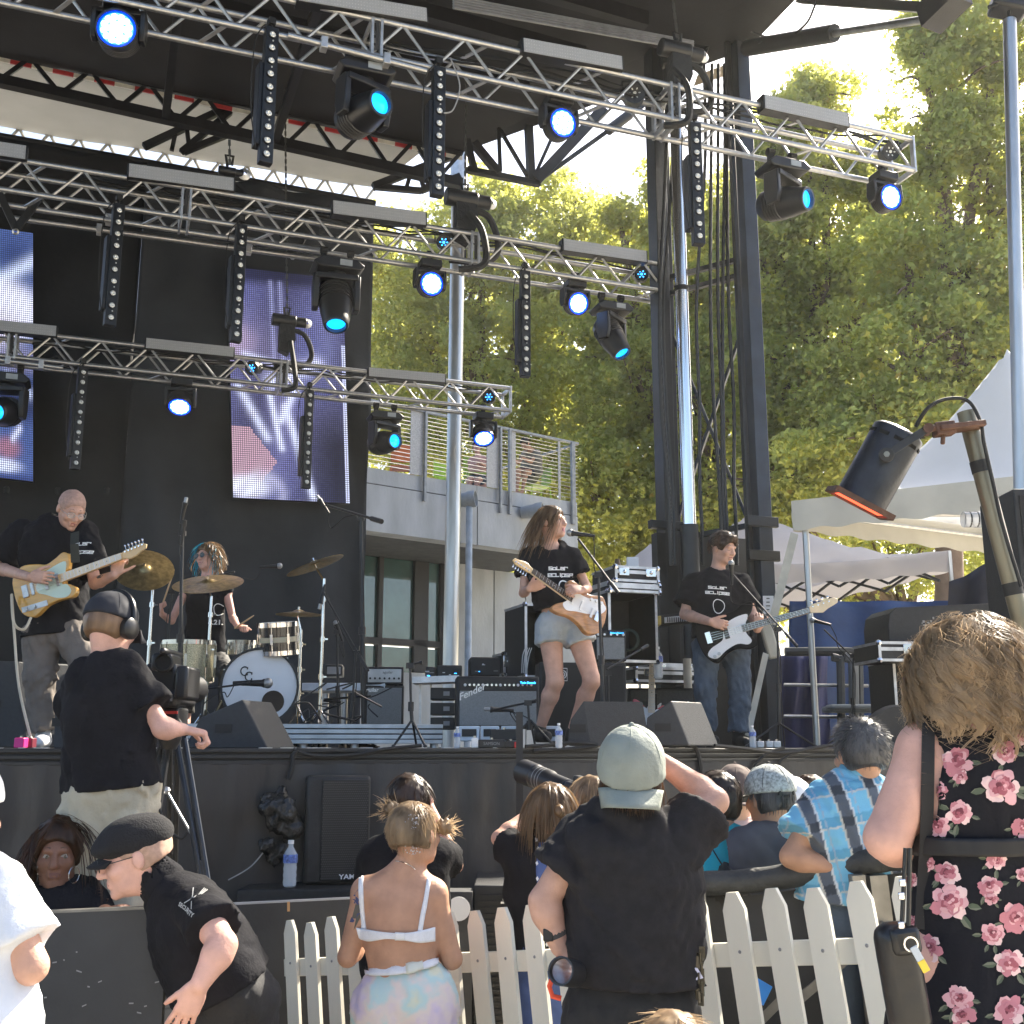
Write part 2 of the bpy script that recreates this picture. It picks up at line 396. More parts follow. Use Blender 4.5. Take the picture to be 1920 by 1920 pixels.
# ---------------------------------------------------------------- people
def skin_mat(name, c): return mat(name, c, .5, 0, .13, 18, bump=.14, bscale=90, spec=.35, trans=.06, tcol=(.8, .25, .12))
SKIN = skin_mat('fair_skin', (.58, .34, .25)); SKIN_W = skin_mat('warm_skin', (.50, .28, .18)); SKIN_B = skin_mat('brown_skin', (.22, .105, .065)); SKIN_P = skin_mat('pink_skin', (.66, .38, .30))
LIP = mat('lips', (.36, .12, .11), .4, 0, .1, 30); EYEW = mat('eye_white', (.36, .32, .30), .3); IRIS = mat('dark_iris', (.02, .012, .01), .15); BROW = mat('brow_hair', (.05, .03, .02), .8)
TEE = mat('black_cotton', (.010, .010, .013), .88, 0, .25, 12, bump=.2, bscale=90, spec=.15)
def hframe(yaw, pitch=0, roll=0):       # yaw 0 faces the camera (-Y), 90 faces picture right, 180 faces away
    y = rad(yaw); f = Vector((math.sin(y), -math.cos(y), 0)); r = f.cross(Z) * -1   # r: towards the person's left seen... sideways axis
    r = Z.cross(f); f2 = (f * math.cos(rad(pitch)) - Z * math.sin(rad(pitch))); u = f2.cross(r).normalized()
    if u.z < 0: u = -u
    if roll:
        q = Matrix.Rotation(rad(roll), 3, f2); r = q @ r; u = q @ u
    return r.normalized(), f2.normalized(), u.normalized()
def head(Fd, c, fr, s=1., nose=1., jaw=1., mouth_open=0., detail=True, female=0):
    r, f, u = fr; c = Vector(c); M = (r, f, u)
    L = lambda x, y, z: c + (r * x + f * y + u * z) * s
    Fd.ell(L(0, -.012, .03), (.077 * s, .097 * s, .088 * s), M, .02)
    Fd.ell(L(0, .018, -.03), (.064 * s, .078 * s, .080 * s), M, .03)
    Fd.ell(L(0, .035, -.078), (.048 * s * jaw, .048 * s, .036 * s), M, .025)
    if detail:
        Fd.ell(L(0, .078, -.100), (.020 * s * jaw, .016 * s, .016 * s), M, .02)
        for x in (-1, 1):
            Fd.ell(L(.033 * x, .102, .004), (.020 * s, .015 * s, .013 * s), M, .012, 's')
            Fd.ell(L(.040 * x, .068, -.026), (.024 * s, .022 * s, .022 * s), M, .02)
            Fd.ell(L(.012 * x, .100, -.034), (.009 * s, .010 * s, .008 * s), M, .008)
            Fd.ell(L(.079 * x, -.008, -.006), (.010 * s, .019 * s, .031 * s), M, .006)
        Fd.cone(L(-.034, .086, .022), L(.034, .086, .022), .011 * s, None, .014)
        Fd.cone(L(0, .096, .012), L(0, .112 + .008 * (nose - 1), -.030), .008 * s, .0125 * s * nose, .009)
        if mouth_open:
            Fd.ell(L(0, .100, -.066), (.020 * s, .02 * s, .012 * s * mouth_open), M, .006, 's')
            Fd.cone(L(-.018, .091, -.053), L(.018, .091, -.053), .006 * s, None, .006)
            Fd.cone(L(-.014, .088, -.080 - .004 * mouth_open), L(.014, .088, -.080 - .004 * mouth_open), .0075 * s, None, .006)
        else:
            Fd.cone(L(-.019, .092, -.057), L(.019, .092, -.057), .006 * s, None, .008); Fd.cone(L(-.016, .091, -.070), L(.016, .091, -.070), .0075 * s, None, .008)
            Fd.cone(L(-.022, .101, -.0635), L(.022, .101, -.0635), .0022 * s, None, .003, 's')
def face_bits(parent, c, fr, s, bvh, brow=BROW, eyes='open', iris=IRIS, lip=LIP, mouth_open=0., look=(0, 0), glasses=None, browlift=0.):
    r, f, u = fr; c = Vector(c); L = lambda x, y, z: c + (r * x + f * y + u * z) * s
    def lay(pts, m, name, lift=.0015):
        b = MB(); w = stick(bvh, [L(x, .2, z) for x, z in pts], -f, lift * s, .0)
        w = [bvh.find_nearest(L(x, .09, z))[0] + f * lift if q is None else q for q, (x, z) in zip(w, pts)]
        k = len(pts) // 2; b.add(w, [(i, i + 1, k * 2 - 2 - i, k * 2 - 1 - i) for i in range(k - 1)]); return b.build(name, m, parent, flat=True)
    for sx in (-1, 1):
        n = 7; up = [(sx * (.017 + .036 * i / (n - 1)), .030 + browlift + .006 * math.sin(math.pi * i / (n - 1)) + .003) for i in range(n)]
        dn = [(x, z - .0065 + .004 * (i / (n - 1))) for i, (x, z) in enumerate(up)][::-1]
        lay(up + dn, brow, 'eyebrow')
        if eyes == 'open':
            up = [(sx * (.019 + .029 * i / 6), .002 + .0058 * math.sin(math.pi * i / 6)) for i in range(7)]; dn = [(sx * (.019 + .029 * i / 6), .002 - .0042 * math.sin(math.pi * i / 6)) for i in range(7)][::-1]
            lay([(x * 1.0, z * 1.25) for x, z in up] + dn, BROW, 'lash', .0008); lay(up + dn, EYEW, 'eye', .0016)
            a = [(sx * .033 + look[0] + .0062 * math.cos(math.pi * i / 6), .003 + look[1] + .006 * math.sin(math.pi * i / 6)) for i in range(7)]; b2 = [(x, .003 + look[1] - (z - .003 - look[1])) for x, z in a][::-1]
            lay(a + b2, iris, 'iris', .0022)
        else:
            up = [(sx * (.018 + .030 * i / 6), -.003 - .003 * math.sin(math.pi * i / 6) + .003) for i in range(7)]; dn = [(x, z - .0035) for x, z in up][::-1]
            lay(up + dn, BROW, 'eyelash')
    if mouth_open:
        up = [(-.021 + .042 * i / 8, -.066 + .011 * mouth_open * math.sin(math.pi * i / 8) + .006) for i in range(9)]; dn = [(x * .9, -.068 - .016 * mouth_open * math.sin(math.pi * i / 8) - .006) for i, (x, z) in enumerate(up)][::-1]
        lay(up + dn, lip, 'lips')
        up = [(-.016 + .032 * i / 8, -.066 + .009 * mouth_open * math.sin(math.pi * i / 8)) for i in range(9)]; dn = [(x * .9, -.068 - .012 * mouth_open * math.sin(math.pi * i / 8)) for i, (x, z) in enumerate(up)][::-1]
        lay(up + dn, mat('mouth_inside', (.03, .008, .008), .5), 'mouth', .003)
    else:
        up = [(-.023 + .046 * i / 8, -.0635 + .0075 * math.sin(math.pi * i / 8) ** .7) for i in range(9)]; dn = [(x, -.0635 - .009 * math.sin(math.pi * i / 8) ** .7) for i, (x, z) in enumerate(up)][::-1]
        lay(up + dn, lip, 'lips')
    if glasses:
        g = MB(); gr = MB()
        for sx in (-1, 1):
            ctr = L(sx * .034, .112, .001); ring_ = [ctr + (r * math.cos(a) * .024 + u * math.sin(a) * (.018 if glasses != 'round' else .023)) * s for a in [2 * math.pi * i / 16 for i in range(16)]]
            g.tube(ring_, .0013 * s, 5, closed=True); gr.add([ctr] + ring_, [(0, i + 1, (i + 1) % 16 + 1) for i in range(16)])
            g.tube([L(sx * .058, .112, .004), L(sx * .078, .06, .006), L(sx * .082, -.005, .008)], .0016 * s, 5)
        g.tube([L(-.010, .113, .002), L(0, .117, .005), L(.010, .113, .002)], .0013 * s, 5)
        go = g.build('glasses', BLK if glasses != 'wire' else ALU, parent)
        gr.build('lens', mat('dark_lens', (.02, .02, .02), .1) if glasses == 'round' else mat('clear_lens', (.8, .85, .9), .05, alpha=.22), go)
def hand(Fd, w, d, pn, side, s=1., curl=(25, 25, 25, 25), spread=4., tcurl=20, tspread=38, k=.006, fist=0):
    # w wrist, d towards the fingers, pn out of the palm, side towards the thumb
    w = Vector(w); d = Vector(d).normalized(); pn = Vector(pn); pn = (pn - d * pn.dot(d)).normalized(); sd = d.cross(pn).normalized(); sd = sd if sd.dot(Vector(side)) > 0 else -sd
    ends = []
    Fd.ell(w + d * .048 * s, (.038 * s, .050 * s, .0145 * s), (sd, d, pn), .014)
    Fd.ell(w + d * .035 * s + sd * .020 * s + pn * .006 * s, (.018 * s, .030 * s, .014 * s), (sd, d, pn), .012)
    for i in range(4):
        x = (.030 - .0195 * i) * s; L = (.040, .045, .042, .033)[i] * s; kn = w + d * (.088, .092, .088, .080)[i] * s + sd * x
        Fd.cone(w + d * .03 * s + sd * x * .7, kn, .0115 * s, .0098 * s, .010)
        a = rad((1.5 - i) * spread); fd = (d * math.cos(a) + sd * math.sin(a)).normalized(); p = kn; ang = 0; rr = (.0092, .0088, .0074)
        for j, (ll, cf) in enumerate(((1., .9), (.62, 1.25), (.5, .8))):
            ang += curl[i] * cf; dd = fd * math.cos(rad(ang)) + pn * math.sin(rad(ang)); q = p + dd * L * ll
            Fd.cone(p, q, rr[j] * s * (.92 if i == 3 else 1), (rr[j] - .0008) * s * (.92 if i == 3 else 1), .003 if j else .006); p = q
        ends.append(p)
    b = w + d * .022 * s + sd * .026 * s; a = rad(tspread); td = d * math.cos(a) + sd * math.sin(a) + pn * .25; td.normalize(); m_ = b + td * .042 * s
    Fd.cone(b, m_, .0135 * s, .0105 * s, .010); a2 = rad(tcurl); td2 = (td * math.cos(a2) + (d * .6 + pn * .7) * math.sin(a2)).normalized(); e = m_ + td2 * .032 * s
    Fd.cone(m_, e, .0104 * s, .0095 * s, .004); Fd.cone(e, e + (td2 * .85 + (d * .3 + pn * .5) * .4).normalized() * .024 * s, .0095 * s, .0075 * s, .003)
    return ends
class Person:
    """joints in world space: hd nk sl sr el er wl wr hl hr kl kr al ar (l = picture left)"""
    def __init__(s, label, J, yaw, hyaw, hpitch=0, hroll=0, sc=1., skin=SKIN, build=1., group=None, chest=None, feet=True, fem=0):
        s.J = {k: Vector(v) for k, v in J.items()}; s.sc = sc; s.bd = build; s.skin = skin; s.fem = fem
        foot = s.J.get('al', s.J['hl']) ; z0 = s.J['al'].z - .09 * sc if 'al' in s.J else 0
        c = (s.J['hl'] + s.J['hr']) / 2
        s.root = thing('person', label, 'person', (c.x, c.y, z0), group)
        s.hf = hframe(hyaw, hpitch, hroll); y = rad(yaw); s.fw = Vector((math.sin(y), -math.cos(y), 0)); s.F = Fld(); s.fine = []
        s.sm = (s.J['sl'] + s.J['sr']) / 2; s.hm = c; s.up = (s.sm - s.hm).normalized(); s.rt = (s.J['sr'] - s.J['sl']).normalized()
        s.fw = (s.fw - s.up * s.fw.dot(s.up)).normalized()
    def body(s, arms=1., legs=1., head_kw={}, hs=1.):
        J, F, k, b = s.J, s.F, s.sc, s.bd; s.hs = hs * s.sc; arms *= .86
        head(F, J['hd'], s.hf, s.hs, **head_kw)
        hb = Vector(J['hd']) - s.hf[1] * .022 * k - s.hf[2] * .05 * k
        F.cone(J['nk'] - s.up * .03 * k, hb, .054 * k * (.85 if s.fem else 1.04), .050 * k * (.85 if s.fem else 1.04), .035)
        F.ell(s.sm - s.up * .10 * k, (.148 * k * b, .098 * k * b, .19 * k), (s.rt, s.fw, s.up), .04)
        mid = s.sm.lerp(s.hm, .62); F.ell(mid, (.125 * k * b, .092 * k * b, .17 * k), (s.rt, s.fw, s.up), .05)
        F.ell(s.hm + s.up * .02 * k, (.165 * k * b, .108 * k * b, .125 * k), (s.rt, s.fw, s.up), .05)
        for q in 'lr':
            F.cone(J['nk'] - s.up * .01 * k, J['s' + q] - s.up * .0, .040 * k, .046 * k, .04)
            F.cone(s.sm - s.up * .06 * k, J['s' + q], .055 * k, .052 * k * b, .03)
            if 'e' + q in J:
                F.cone(J['s' + q], J['e' + q], .050 * k * b * arms, .037 * k * b * arms, .02)
                if 'w' + q in J:
                    m = J['e' + q].lerp(J['w' + q], .25); F.cone(J['e' + q], m, .037 * k * b * arms, .041 * k * b * arms, .015); F.cone(m, J['w' + q], .041 * k * b * arms, .026 * k * b, .015)
            if 'k' + q in J:
                F.cone(J['h' + q] - s.up * .02 * k, J['k' + q], .082 * k * legs, .053 * k * legs, .03)
                if 'a' + q in J:
                    m = J['k' + q].lerp(J['a' + q], .3) - s.fw * .012 * k
                    F.cone(J['k' + q], m, .050 * k * legs, .052 * k * legs, .03); F.cone(m, J['a' + q], .052 * k * legs, .033 * k, .03)
                    a = J['a' + q]; F.cone(a - Z * .04 * k, a - Z * .06 * k + s.fw * .13 * k, .034 * k, .028 * k, .02)
        return s
    def handat(me, q, d, pn, side, **kw):
        w = me.J['w' + q]; kw.setdefault('s', me.sc); hand(me.F, w, d, pn, side, **kw); c = w + Vector(d).normalized() * .09
        me.fine.append((c - Vector((.11,) * 3), c + Vector((.11,) * 3), .0055)); return me
    def done(s, h=.011, hf=.0062, headfine=True):
        c = s.J['hd']; fine = list(s.fine)
        if headfine: fine.append((c - Vector((.13, .13, .14)), c + Vector((.13, .13, .14)), hf))
        V, Q = s.F.mesh(h, fine); s.ob = np_obj('body', V, Q, s.skin, s.root); s.bvh = bvh_of(V, Q) ; return s
    def cloth(s, name, fn, m, h=.012, **kw):
        Fd = Fld(); fn(Fd); V, Q = Fd.mesh(h); ob = np_obj(name, V, Q, m, s.root, **kw); s.cv = (V, Q); return ob
    def tee(s, m=TEE, name='t_shirt', sl=.62, hem=None, loose=.016, flare=.0, h=.0105, seed=1, wr=.004, neckr=.066, armr=.062, polo=False, straight=False, low=.0):
        J, k, b = s.J, s.sc, s.bd; o = loose
        def fn(F):
            F.ell(s.sm - s.up * .10 * k, (.150 * k * b + o, .100 * k * b + o, .19 * k + o), (s.rt, s.fw, s.up), .04)
            mid = s.sm.lerp(s.hm, .60); F.ell(mid, (.136 * k * b + o, .098 * k * b + o + .004, .19 * k), (s.rt, s.fw, s.up), .05)
            F.ell(s.hm + s.up * (.03 - low) * k, (.165 * k * b + o, .110 * k * b + o, .13 * k + o), (s.rt, s.fw, s.up), .06)
            F.cone(s.sm - s.up * .13 * k, s.hm - s.up * .07 * k, .140 * k * b + o, .156 * k * b + o, .06, flat=s.fw, ratio=.72)
            for q in 'lr':
                F.cone(J['nk'] - s.up * .035 * k, J['s' + q] - s.up * .004, .040 * k + o * .5, .046 * k + o * .5, .05)
                if 'e' + q in J:
                    e = J['s' + q].lerp(J['e' + q], sl); F.cone(J['s' + q] - s.up * .006, e, .049 * k * b + o * .7, armr * .86 * k * b + o * .8, .025, cap=1)
            F.wrinkle(wr, 26 / k, seed=seed, stretch=(1, 1, .55)); F.wrinkle(wr * .5, 60 / k, seed=seed + 9)
            nb = J['nk'] + (J['hd'] - J['nk']).normalized() * .03
            F.cone(J['nk'] + s.fw * .018 + s.up * .012, nb + s.up * .1, neckr * k, neckr * k, .008, 's')
            if hem is not None: F.cut(hem, -s.up if True else -Z)
        ob = s.cloth(name, fn, m, h); s.teebvh = bvh_of(*s.cv); return ob
    def pants(s, m, name='trousers', top=None, to=.98, r=1., o=.014, seed=3, wr=.006, h=.0125, cuff=None, wide=0.):
        J, k, b = s.J, s.sc, s.bd
        def fn(F):
            F.ell(s.hm + s.up * .02 * k, (.162 * k * b + o * .45, .108 * k * b + o * .45, .13 * k + o * .45), (s.rt, s.fw, s.up), .03)
            for q in 'lr':
                if 'k' + q not in J: continue
                kn = J['k' + q]; an = J.get('a' + q, kn - Z * .4); hp = J['h' + q]
                if to <= 1: e = hp.lerp(kn, to); F.cone(hp - s.up * .02 * k, e, .084 * k * r + o, (.084 - .028 * to) * k * r + o + wide, .03, cap=1)
                else:
                    F.cone(hp - s.up * .02 * k, kn, .084 * k * r + o, .056 * k * r + o, .03); e = kn.lerp(an, to - 1); F.cone(kn, e, .056 * k * r + o, .046 * k * r + o + wide, .03, cap=1)
            F.wrinkle(wr, 30 / k, seed=seed, stretch=(1, 1, 1.3)); F.wrinkle(wr * .4, 80 / k, seed=seed + 4)
            if top is not None: F.cut(top, s.up)
        return s.cloth(name, fn, m, h)
    def shoes(s, m, name='shoe', dirs=None):
        for i, q in enumerate('lr'):
            if 'a' + q not in s.J: continue
            a = s.J['a' + q]; f = Vector(dirs[i]) if dirs else s.fw; k = s.sc; F = Fld(); f = Vector((f.x, f.y, 0)).normalized()
            F.cone(a - Z * .045 * k, a - Z * .055 * k + f * .15 * k, .044 * k, .036 * k, .02); F.cone(a - Z * .0 * k, a - Z * .05 * k, .042 * k, .05 * k, .02); F.cut(a - Z * .09 * k, -Z)
            V, Q = F.mesh(.011); np_obj(name, V, Q, m, s.root)
    def nails(s): pass
def hair_mat(name, c, c2=None, tr=.45): return mat(name, c, .42, 0, .35, 7, spec=.5, trans=tr, col2=c2, stretch=(3, 3, .4))
def strands(parent, m, roots, dirs, L, n=9, w=.0045, grav=.9, curl=0., cf=30., spread=.3, keep=None, seed=0, name='hair', taper=True, center=None, radius=None, jit=.25, wind=Vector((0, 0, 0)), lift=None, clump=1, face=None):
    """roots,dirs: lists; ribbons fall under gravity and keep outside the skull"""
    rg = random.Random(seed); vs = []; fs = []
    for k_, (p, d) in enumerate(zip(roots, dirs)):
        if clump > 1:
            if k_ % clump == 0: cp, cd, cph, ccr, cjd = Vector(p), d, rg.uniform(0, 6.28), rg.uniform(.7, 1.3), Vector((rg.gauss(0, spread), rg.gauss(0, spread), rg.gauss(0, spread) * .6))
            p = cp + Vector((rg.gauss(0, .007), rg.gauss(0, .007), rg.gauss(0, .007))); d = cd
        p = Vector(p); d = Vector(d).normalized()
        if lift is not None:
            nr = (p - center).normalized() if center is not None else d; tg = -Z + nr * nr.z + (d - nr * d.dot(nr)) * .9; d = (tg.normalized() + nr * lift).normalized()
        l = (L if not callable(L) else L(p)) * rg.uniform(1 - jit, 1 + jit * .5); st = l / n; ph = rg.uniform(0, 6.28); cr = rg.uniform(.6, 1.3)
        side = d.cross(Vector((rg.gauss(0, 1), rg.gauss(0, 1), rg.gauss(0, 1)))).normalized(); jd = Vector((rg.gauss(0, spread), rg.gauss(0, spread), rg.gauss(0, spread) * .6)); o = len(vs); q = p.copy(); bad = False
        if clump > 1: ph, cr, jd = cph + rg.gauss(0, .25), ccr, cjd + jd * .15
        ax1 = Vector((1, 0, 0)); ax2 = Vector((0, 1, 0))
        for i in range(n + 1):
            t = i / n; ww = w * (1 - .75 * t if taper else 1) * rg.uniform(.8, 1.2)
            cc = (ax1 * math.sin(cf * cr * l * t + ph) + ax2 * math.cos(cf * cr * l * t + ph)) * curl * min(1, t * 3)
            q2 = q + cc
            if face is not None:
                e = q2 - face[0]; ly, lx, lz = e.dot(face[1][1]), e.dot(face[1][0]), e.dot(face[1][2])
                if ly > .035 and abs(lx) < .068 and lz < .045: bad = True
            vs += [q2 - side * ww / 2, q2 + side * ww / 2]
            d = (d + (-Z) * grav * st / .02 * .28 + jd * st * 2 + wind * st).normalized(); q = q + d * st
            if center is not None:
                e = q - center; rr = e.length
                if rr < radius: q = center + e * (radius / rr)
        if bad: del vs[o:]; continue
        fs += [(o + 2 * i, o + 2 * i + 1, o + 2 * i + 3, o + 2 * i + 2) for i in range(n)]
    b = MB(); b.add(vs, fs); ob = b.build(name, m, parent); return ob
def scalp(c, fr, s, n, seed=0, front=.55, low=-.35, back_low=-.75, top=2., rx=.084, ry=.103, rz=.097):
    """points over the hair-bearing part of the skull"""
    r, f, u = fr; rg = random.Random(seed); out = []; dr = []
    cc = Vector(c) + (u * .028 - f * .012) * s
    while len(out) < n:
        v = Vector((rg.gauss(0, 1), rg.gauss(0, 1), rg.gauss(0, 1))).normalized()
        lim = low if v.y > -.2 else back_low
        if v.z < lim or v.z > top or (v.y > .25 and v.z < front): continue
        out.append(cc + (r * v.x * rx + f * v.y * ry + u * v.z * rz) * s); dr.append((r * v.x + f * v.y + u * v.z))
    return out, dr, cc
def hair_cap(P, m, thick=.012, low=-.03, name='hair', front=.05, wr=.003, extra=None, h=.0085, f=60):
    r, fw, u = P.hf; c = P.J['hd']; s = P.hs; F = Fld(); L = lambda x, y, z: c + (r * x + fw * y + u * z) * s
    F.ell(L(0, -.014, .032), ((.079 + thick) * s, (.099 + thick) * s, (.090 + thick) * s), (r, fw, u), .02)
    F.ell(L(0, -.040, -.01), ((.074 + thick * .7) * s, (.066 + thick * .7) * s, .075 * s), (r, fw, u), .03)
    if extra: extra(F, L, (r, fw, u))
    F.wrinkle(wr, f, seed=5)
    F.ell(L(0, .105, -.035), (.085 * s, .075 * s, .095 * s), (r, fw, u), .012, 's')
    F.ell(L(0, .13, -.0), (.07 * s, .07 * s, .05 * s), (r, fw, u), .012, 's')
    F.cut(L(0, 0, low), -(u + fw * .35), None, None)
    for x in (-1, 1): F.ell(L(.088 * x, .0, -.02), (.02 * s, .022 * s, .034 * s), (r, fw, u), .006, 's')
    V, Q = F.mesh(h); return np_obj(name, V, Q, m, P.root)
# ================================================================ THE SETTING
def ground():
    xs = np.linspace(-60, 60, 90); ys = np.concatenate([np.linspace(-8, 14, 50), np.linspace(15, 220, 40)])
    v = [(x, y, gz(x, y)) for y in ys for x in xs]; n = len(xs)
    b = MB(); b.add(v, [(j * n + i, j * n + i + 1, (j + 1) * n + i + 1, (j + 1) * n + i) for j in range(len(ys) - 1) for i in range(n - 1)])
    tag(b.build('ground', mat('pale_bounce_ground', (.50, .45, .36), .85, 0, .2, 3, bump=.2)), kind='structure')  # unseen ground, coloured pale and warm to bounce sunlight upwards
ground()
# ---------------------------------------------------------------- stage platform
SF = 6.53                                        # stage front plane
def SP(t, s, z): return U * t + N * s + Z * z    # along the front, depth, height
T0, T1e = -6.5, 7.5
st = thing('stage', 'long black stage platform with ribbed metal lip and black fabric skirt', 'stage', SP(0, SF, 0))
b = MB(); b.box(SP((T0 + T1e) / 2, SF + 4.6, SZ - .06), (T1e - T0, 9.2, .12), U, N); b.build('deck', mat('black_stage_ply', (.02, .02, .022), .5, 0, .3, 4, bump=.1), st)
for i, (zz, hh, pr) in enumerate(((SZ - .012, .02, .03), (SZ - .045, .022, .024), (SZ - .078, .022, .027), (SZ - .108, .016, .018))):
    b = MB(); b.box(SP((T0 + T1e) / 2, SF - pr / 2, zz), (T1e - T0, pr, hh), U, N); b.build('edge_rail', BLKP, st, bevel=.003)
SK = mat('black_skirt_fabric', (.018, .018, .020), .42, 0, .35, 5, bump=.4, bscale=9, spec=.6, stretch=(1, 1, .4))
b = MB(); nx, nz = 260, 26
vs = []
for j in range(nz + 1):
    for i in range(nx + 1):
        t = T0 + (T1e - T0) * i / nx; h = j / nz; z = (SZ - .085) * (1 - h)
        w = .010 * math.sin(t * 38 + math.sin(t * 7) * 2) * (1 - h * .8) * (1 if h > .02 else .3) + .045 * math.sin(t * 5.1 + 3 * h + math.sin(t * 2.3)) * h + .014 * math.sin(t * 23 + 14 * h + 3 * math.sin(t * 3)) * h + .012 * math.sin(t * 11 - 9 * h + math.sin(h * 6))*h
        if h < .16: w += .006
        vs.append(SP(t, SF - .02 - w * 1.0, z))
b.add(vs, [(j * (nx + 1) + i, (j + 1) * (nx + 1) + i, (j + 1) * (nx + 1) + i + 1, j * (nx + 1) + i + 1) for j in range(nz) for i in range(nx)])
b.build('skirt', SK, st)
# cables lying over the lip
def cable(label, pts, r=.012, m=BLKM, name='cable', cat='cable', group=None, sp=True):
    b = MB(); pp = spline(pts, 6) if sp else pts; o = Vector(pts[0]); b.tube(pp, r, 6); return tag(b.build(name, m, off=o), label, cat, group)
def E(px, py, out=.05): return R(px, py, SF - out)
cable('black cable lying along the stage lip between the left wedge and the drum riser', [E(550, 1405), E(590, 1417), E(660, 1416), E(720, 1405), E(790, 1398)], .012)
cable('black cable drooping over the stage lip under the aluminium riser', [E(560, 1404), E(549, 1418), E(548, 1440), E(540, 1462)], .014)
cable('coiled black cable lying at the feet of the singer', [E(985, 1400), E(1030, 1397), E(1080, 1393), E(1120, 1398), E(1060, 1405), E(1000, 1408)], .014)
cable('black cable hanging over the lip left of the bassist wedge', [E(1290, 1396), E(1304, 1402), E(1312, 1425), E(1316, 1460)], .014)
cable('black cable drooping along the lip below the bassist', [E(1340, 1398), E(1400, 1404), E(1470, 1412), E(1530, 1402), E(1570, 1397), E(1640, 1402)], .014)
cable('thin black cable draped on the stage skirt below the bassist', [E(1470, 1402), E(1440, 1412), E(1420, 1430), E(1405, 1458)], .011)
cable('second thin black cable draped on the stage skirt, right of the bassist', [E(1520, 1402), E(1480, 1416), E(1460, 1432), E(1445, 1456)], .011)
TAPE = mat('worn_white_tape', (.7, .7, .68), .5)
tp = thing('tape_strip', 'worn pale tape strips stuck along the front edge of the stage deck', 'tape', E(1200, 1402))
b = MB()
for i in range(46):
    t = -1.6 + i * .115 + random.uniform(-.03, .03)
    if random.random() < .75: b.box(SP(t, SF - .006, SZ + .003), (random.uniform(.03, .10), .045, .003), U, N)
b.build('tape', TAPE, tp)
# ---------------------------------------------------------------- roof of the stage
RB = mat('black_roof_steel', (.016, .016, .018), .5, 0, .3, 6, bump=.05); RC = mat('black_roof_lining', (.012, .012, .014), .75, 0, .4, 2, bump=.2, bscale=5)
ro = thing('stage_roof', 'black steel roof of the stage with dark lining, open trusses and white rear awning', 'stage roof', SP(0, 10, 9))
C0 = R(862, 287, 12.92); Ep = W(1402, 86, 10.6); Gp = W(1590, -16, 9.0); ZR = 9.5
Lr = C0 - U * 13; Lf = SP(-12, 3.0, ZR + .3); Rf = W(2250, -330, 6.4)
_A = np.array([[p.x, p.y, 1] for p in (C0, C0, Ep, Ep, Gp, Lr, Lf)]); _s = np.linalg.lstsq(_A, np.array([p.z for p in (C0, C0, Ep, Ep, Gp, Lr, Lf)]), rcond=None)[0]
def roofz(p): return _s[0] * p.x + _s[1] * p.y + _s[2]
for p in (Ep, Gp, Rf, Lf): p.z = roofz(p)
Lr.z = R(-60, 78, 12.92).z
def onroof(p, d): return Vector((p.x, p.y, roofz(p) - d))
top = [Lr, C0, Ep, Gp, Rf, Lf]
b = MB(); b.add(top + [p + Z * .35 for p in top], [tuple(range(6)), tuple(range(11, 5, -1))] + [(i, i + 6, (i + 1) % 6 + 6, (i + 1) % 6) for i in range(6)]); b.build('lining', RC, ro, flat=True)
for k, s_ in enumerate((4.2, 5.0, 5.8, 6.6, 7.4, 8.2, 9.0, 9.8, 10.6)):
    a = onroof(SP(-11, s_, 0), .08); e = onroof(SP(4.0 if s_ < 9 else 5.6 - (s_ - 7) * .42, s_, 0), .08); b = MB(); b.beam(a, e, .10, .16); b.build('purlin', RB, ro)
    if k != 3: continue
    b = MB(); b.beam(a - Z * .7, e - Z * .75, .07, .10)
    for i in range(26):
        p = a.lerp(e, i / 26); q = a.lerp(e, (i + .5) / 26) - Z * .72; r_ = a.lerp(e, (i + 1) / 26); b.cyl(p, q, .022, n=5); b.cyl(q, r_, .022, n=5)
    b.build('purlin_truss', RB, ro)
for t_ in (-8.5, -6.2, -3.9, -1.9, .3, 1.6):
    b = MB(); b.beam(onroof(SP(t_, 4, 0), .2), onroof(SP(t_, 12.8, 0), .2), .09, .12); b.build('rafter', RB, ro)
    b = MB(); b.cyl(onroof(SP(t_, 5.6, 0), .3), onroof(SP(t_ + 2.0, 8.8, 0), .3), .03, n=6); b.build('wind_brace', RB, ro)
b = MB()
for k in range(5):
    a = R(850 + 0, -6 + k * 5, 7.2); e = R(1300, 78 + k * 4, 8.4); b.cyl(a, e, .012, n=5)
b.build('conduit', mat('grey_conduit', (.25, .25, .25), .4, .5), ro)
# rear roof truss with striped edge
ua, ub = R(-60, 84, 12.9), R(866, 284, 12.9); la, lb = R(-60, 138, 12.85), R(866, 345, 12.85)
b = MB(); b.beam(ua, ub, .12, .14); b.build('rear_chord', RB, ro); b = MB(); b.beam(la, lb, .12, .12); b.build('rear_chord', RB, ro)
n = 9; bm0 = None
for i in range(n):
    p0 = ua.lerp(ub, i / n); q = la.lerp(lb, (i + .5) / n); p1 = ua.lerp(ub, (i + 1) / n)
    for a, e in ((p0, q), (q, p1)):
        b = MB(); b.beam(a, e, .05, .05); b.build('brace', RB, ro)
STR = (mat('red_reflective_tape', (.45, .04, .04), .4), mat('white_reflective_tape', (.7, .68, .6), .4))
b = MB()
k = 26
for i in range(k):
    b.mi(i % 2); p0 = ua.lerp(ub, i / k) - Z * .11 - N * .02; p1 = ua.lerp(ub, (i + 1) / k) - Z * .11 - N * .02; b.beam(p0, p1, .02, .05)
b.build('striped_tape', STR, ro)
AWN = mat('white_awning_fabric', (.38, .38, .37), .7, 0, .1, 1.5, bump=.15, bscale=3, trans=.2, tcol=(.5, .48, .42))
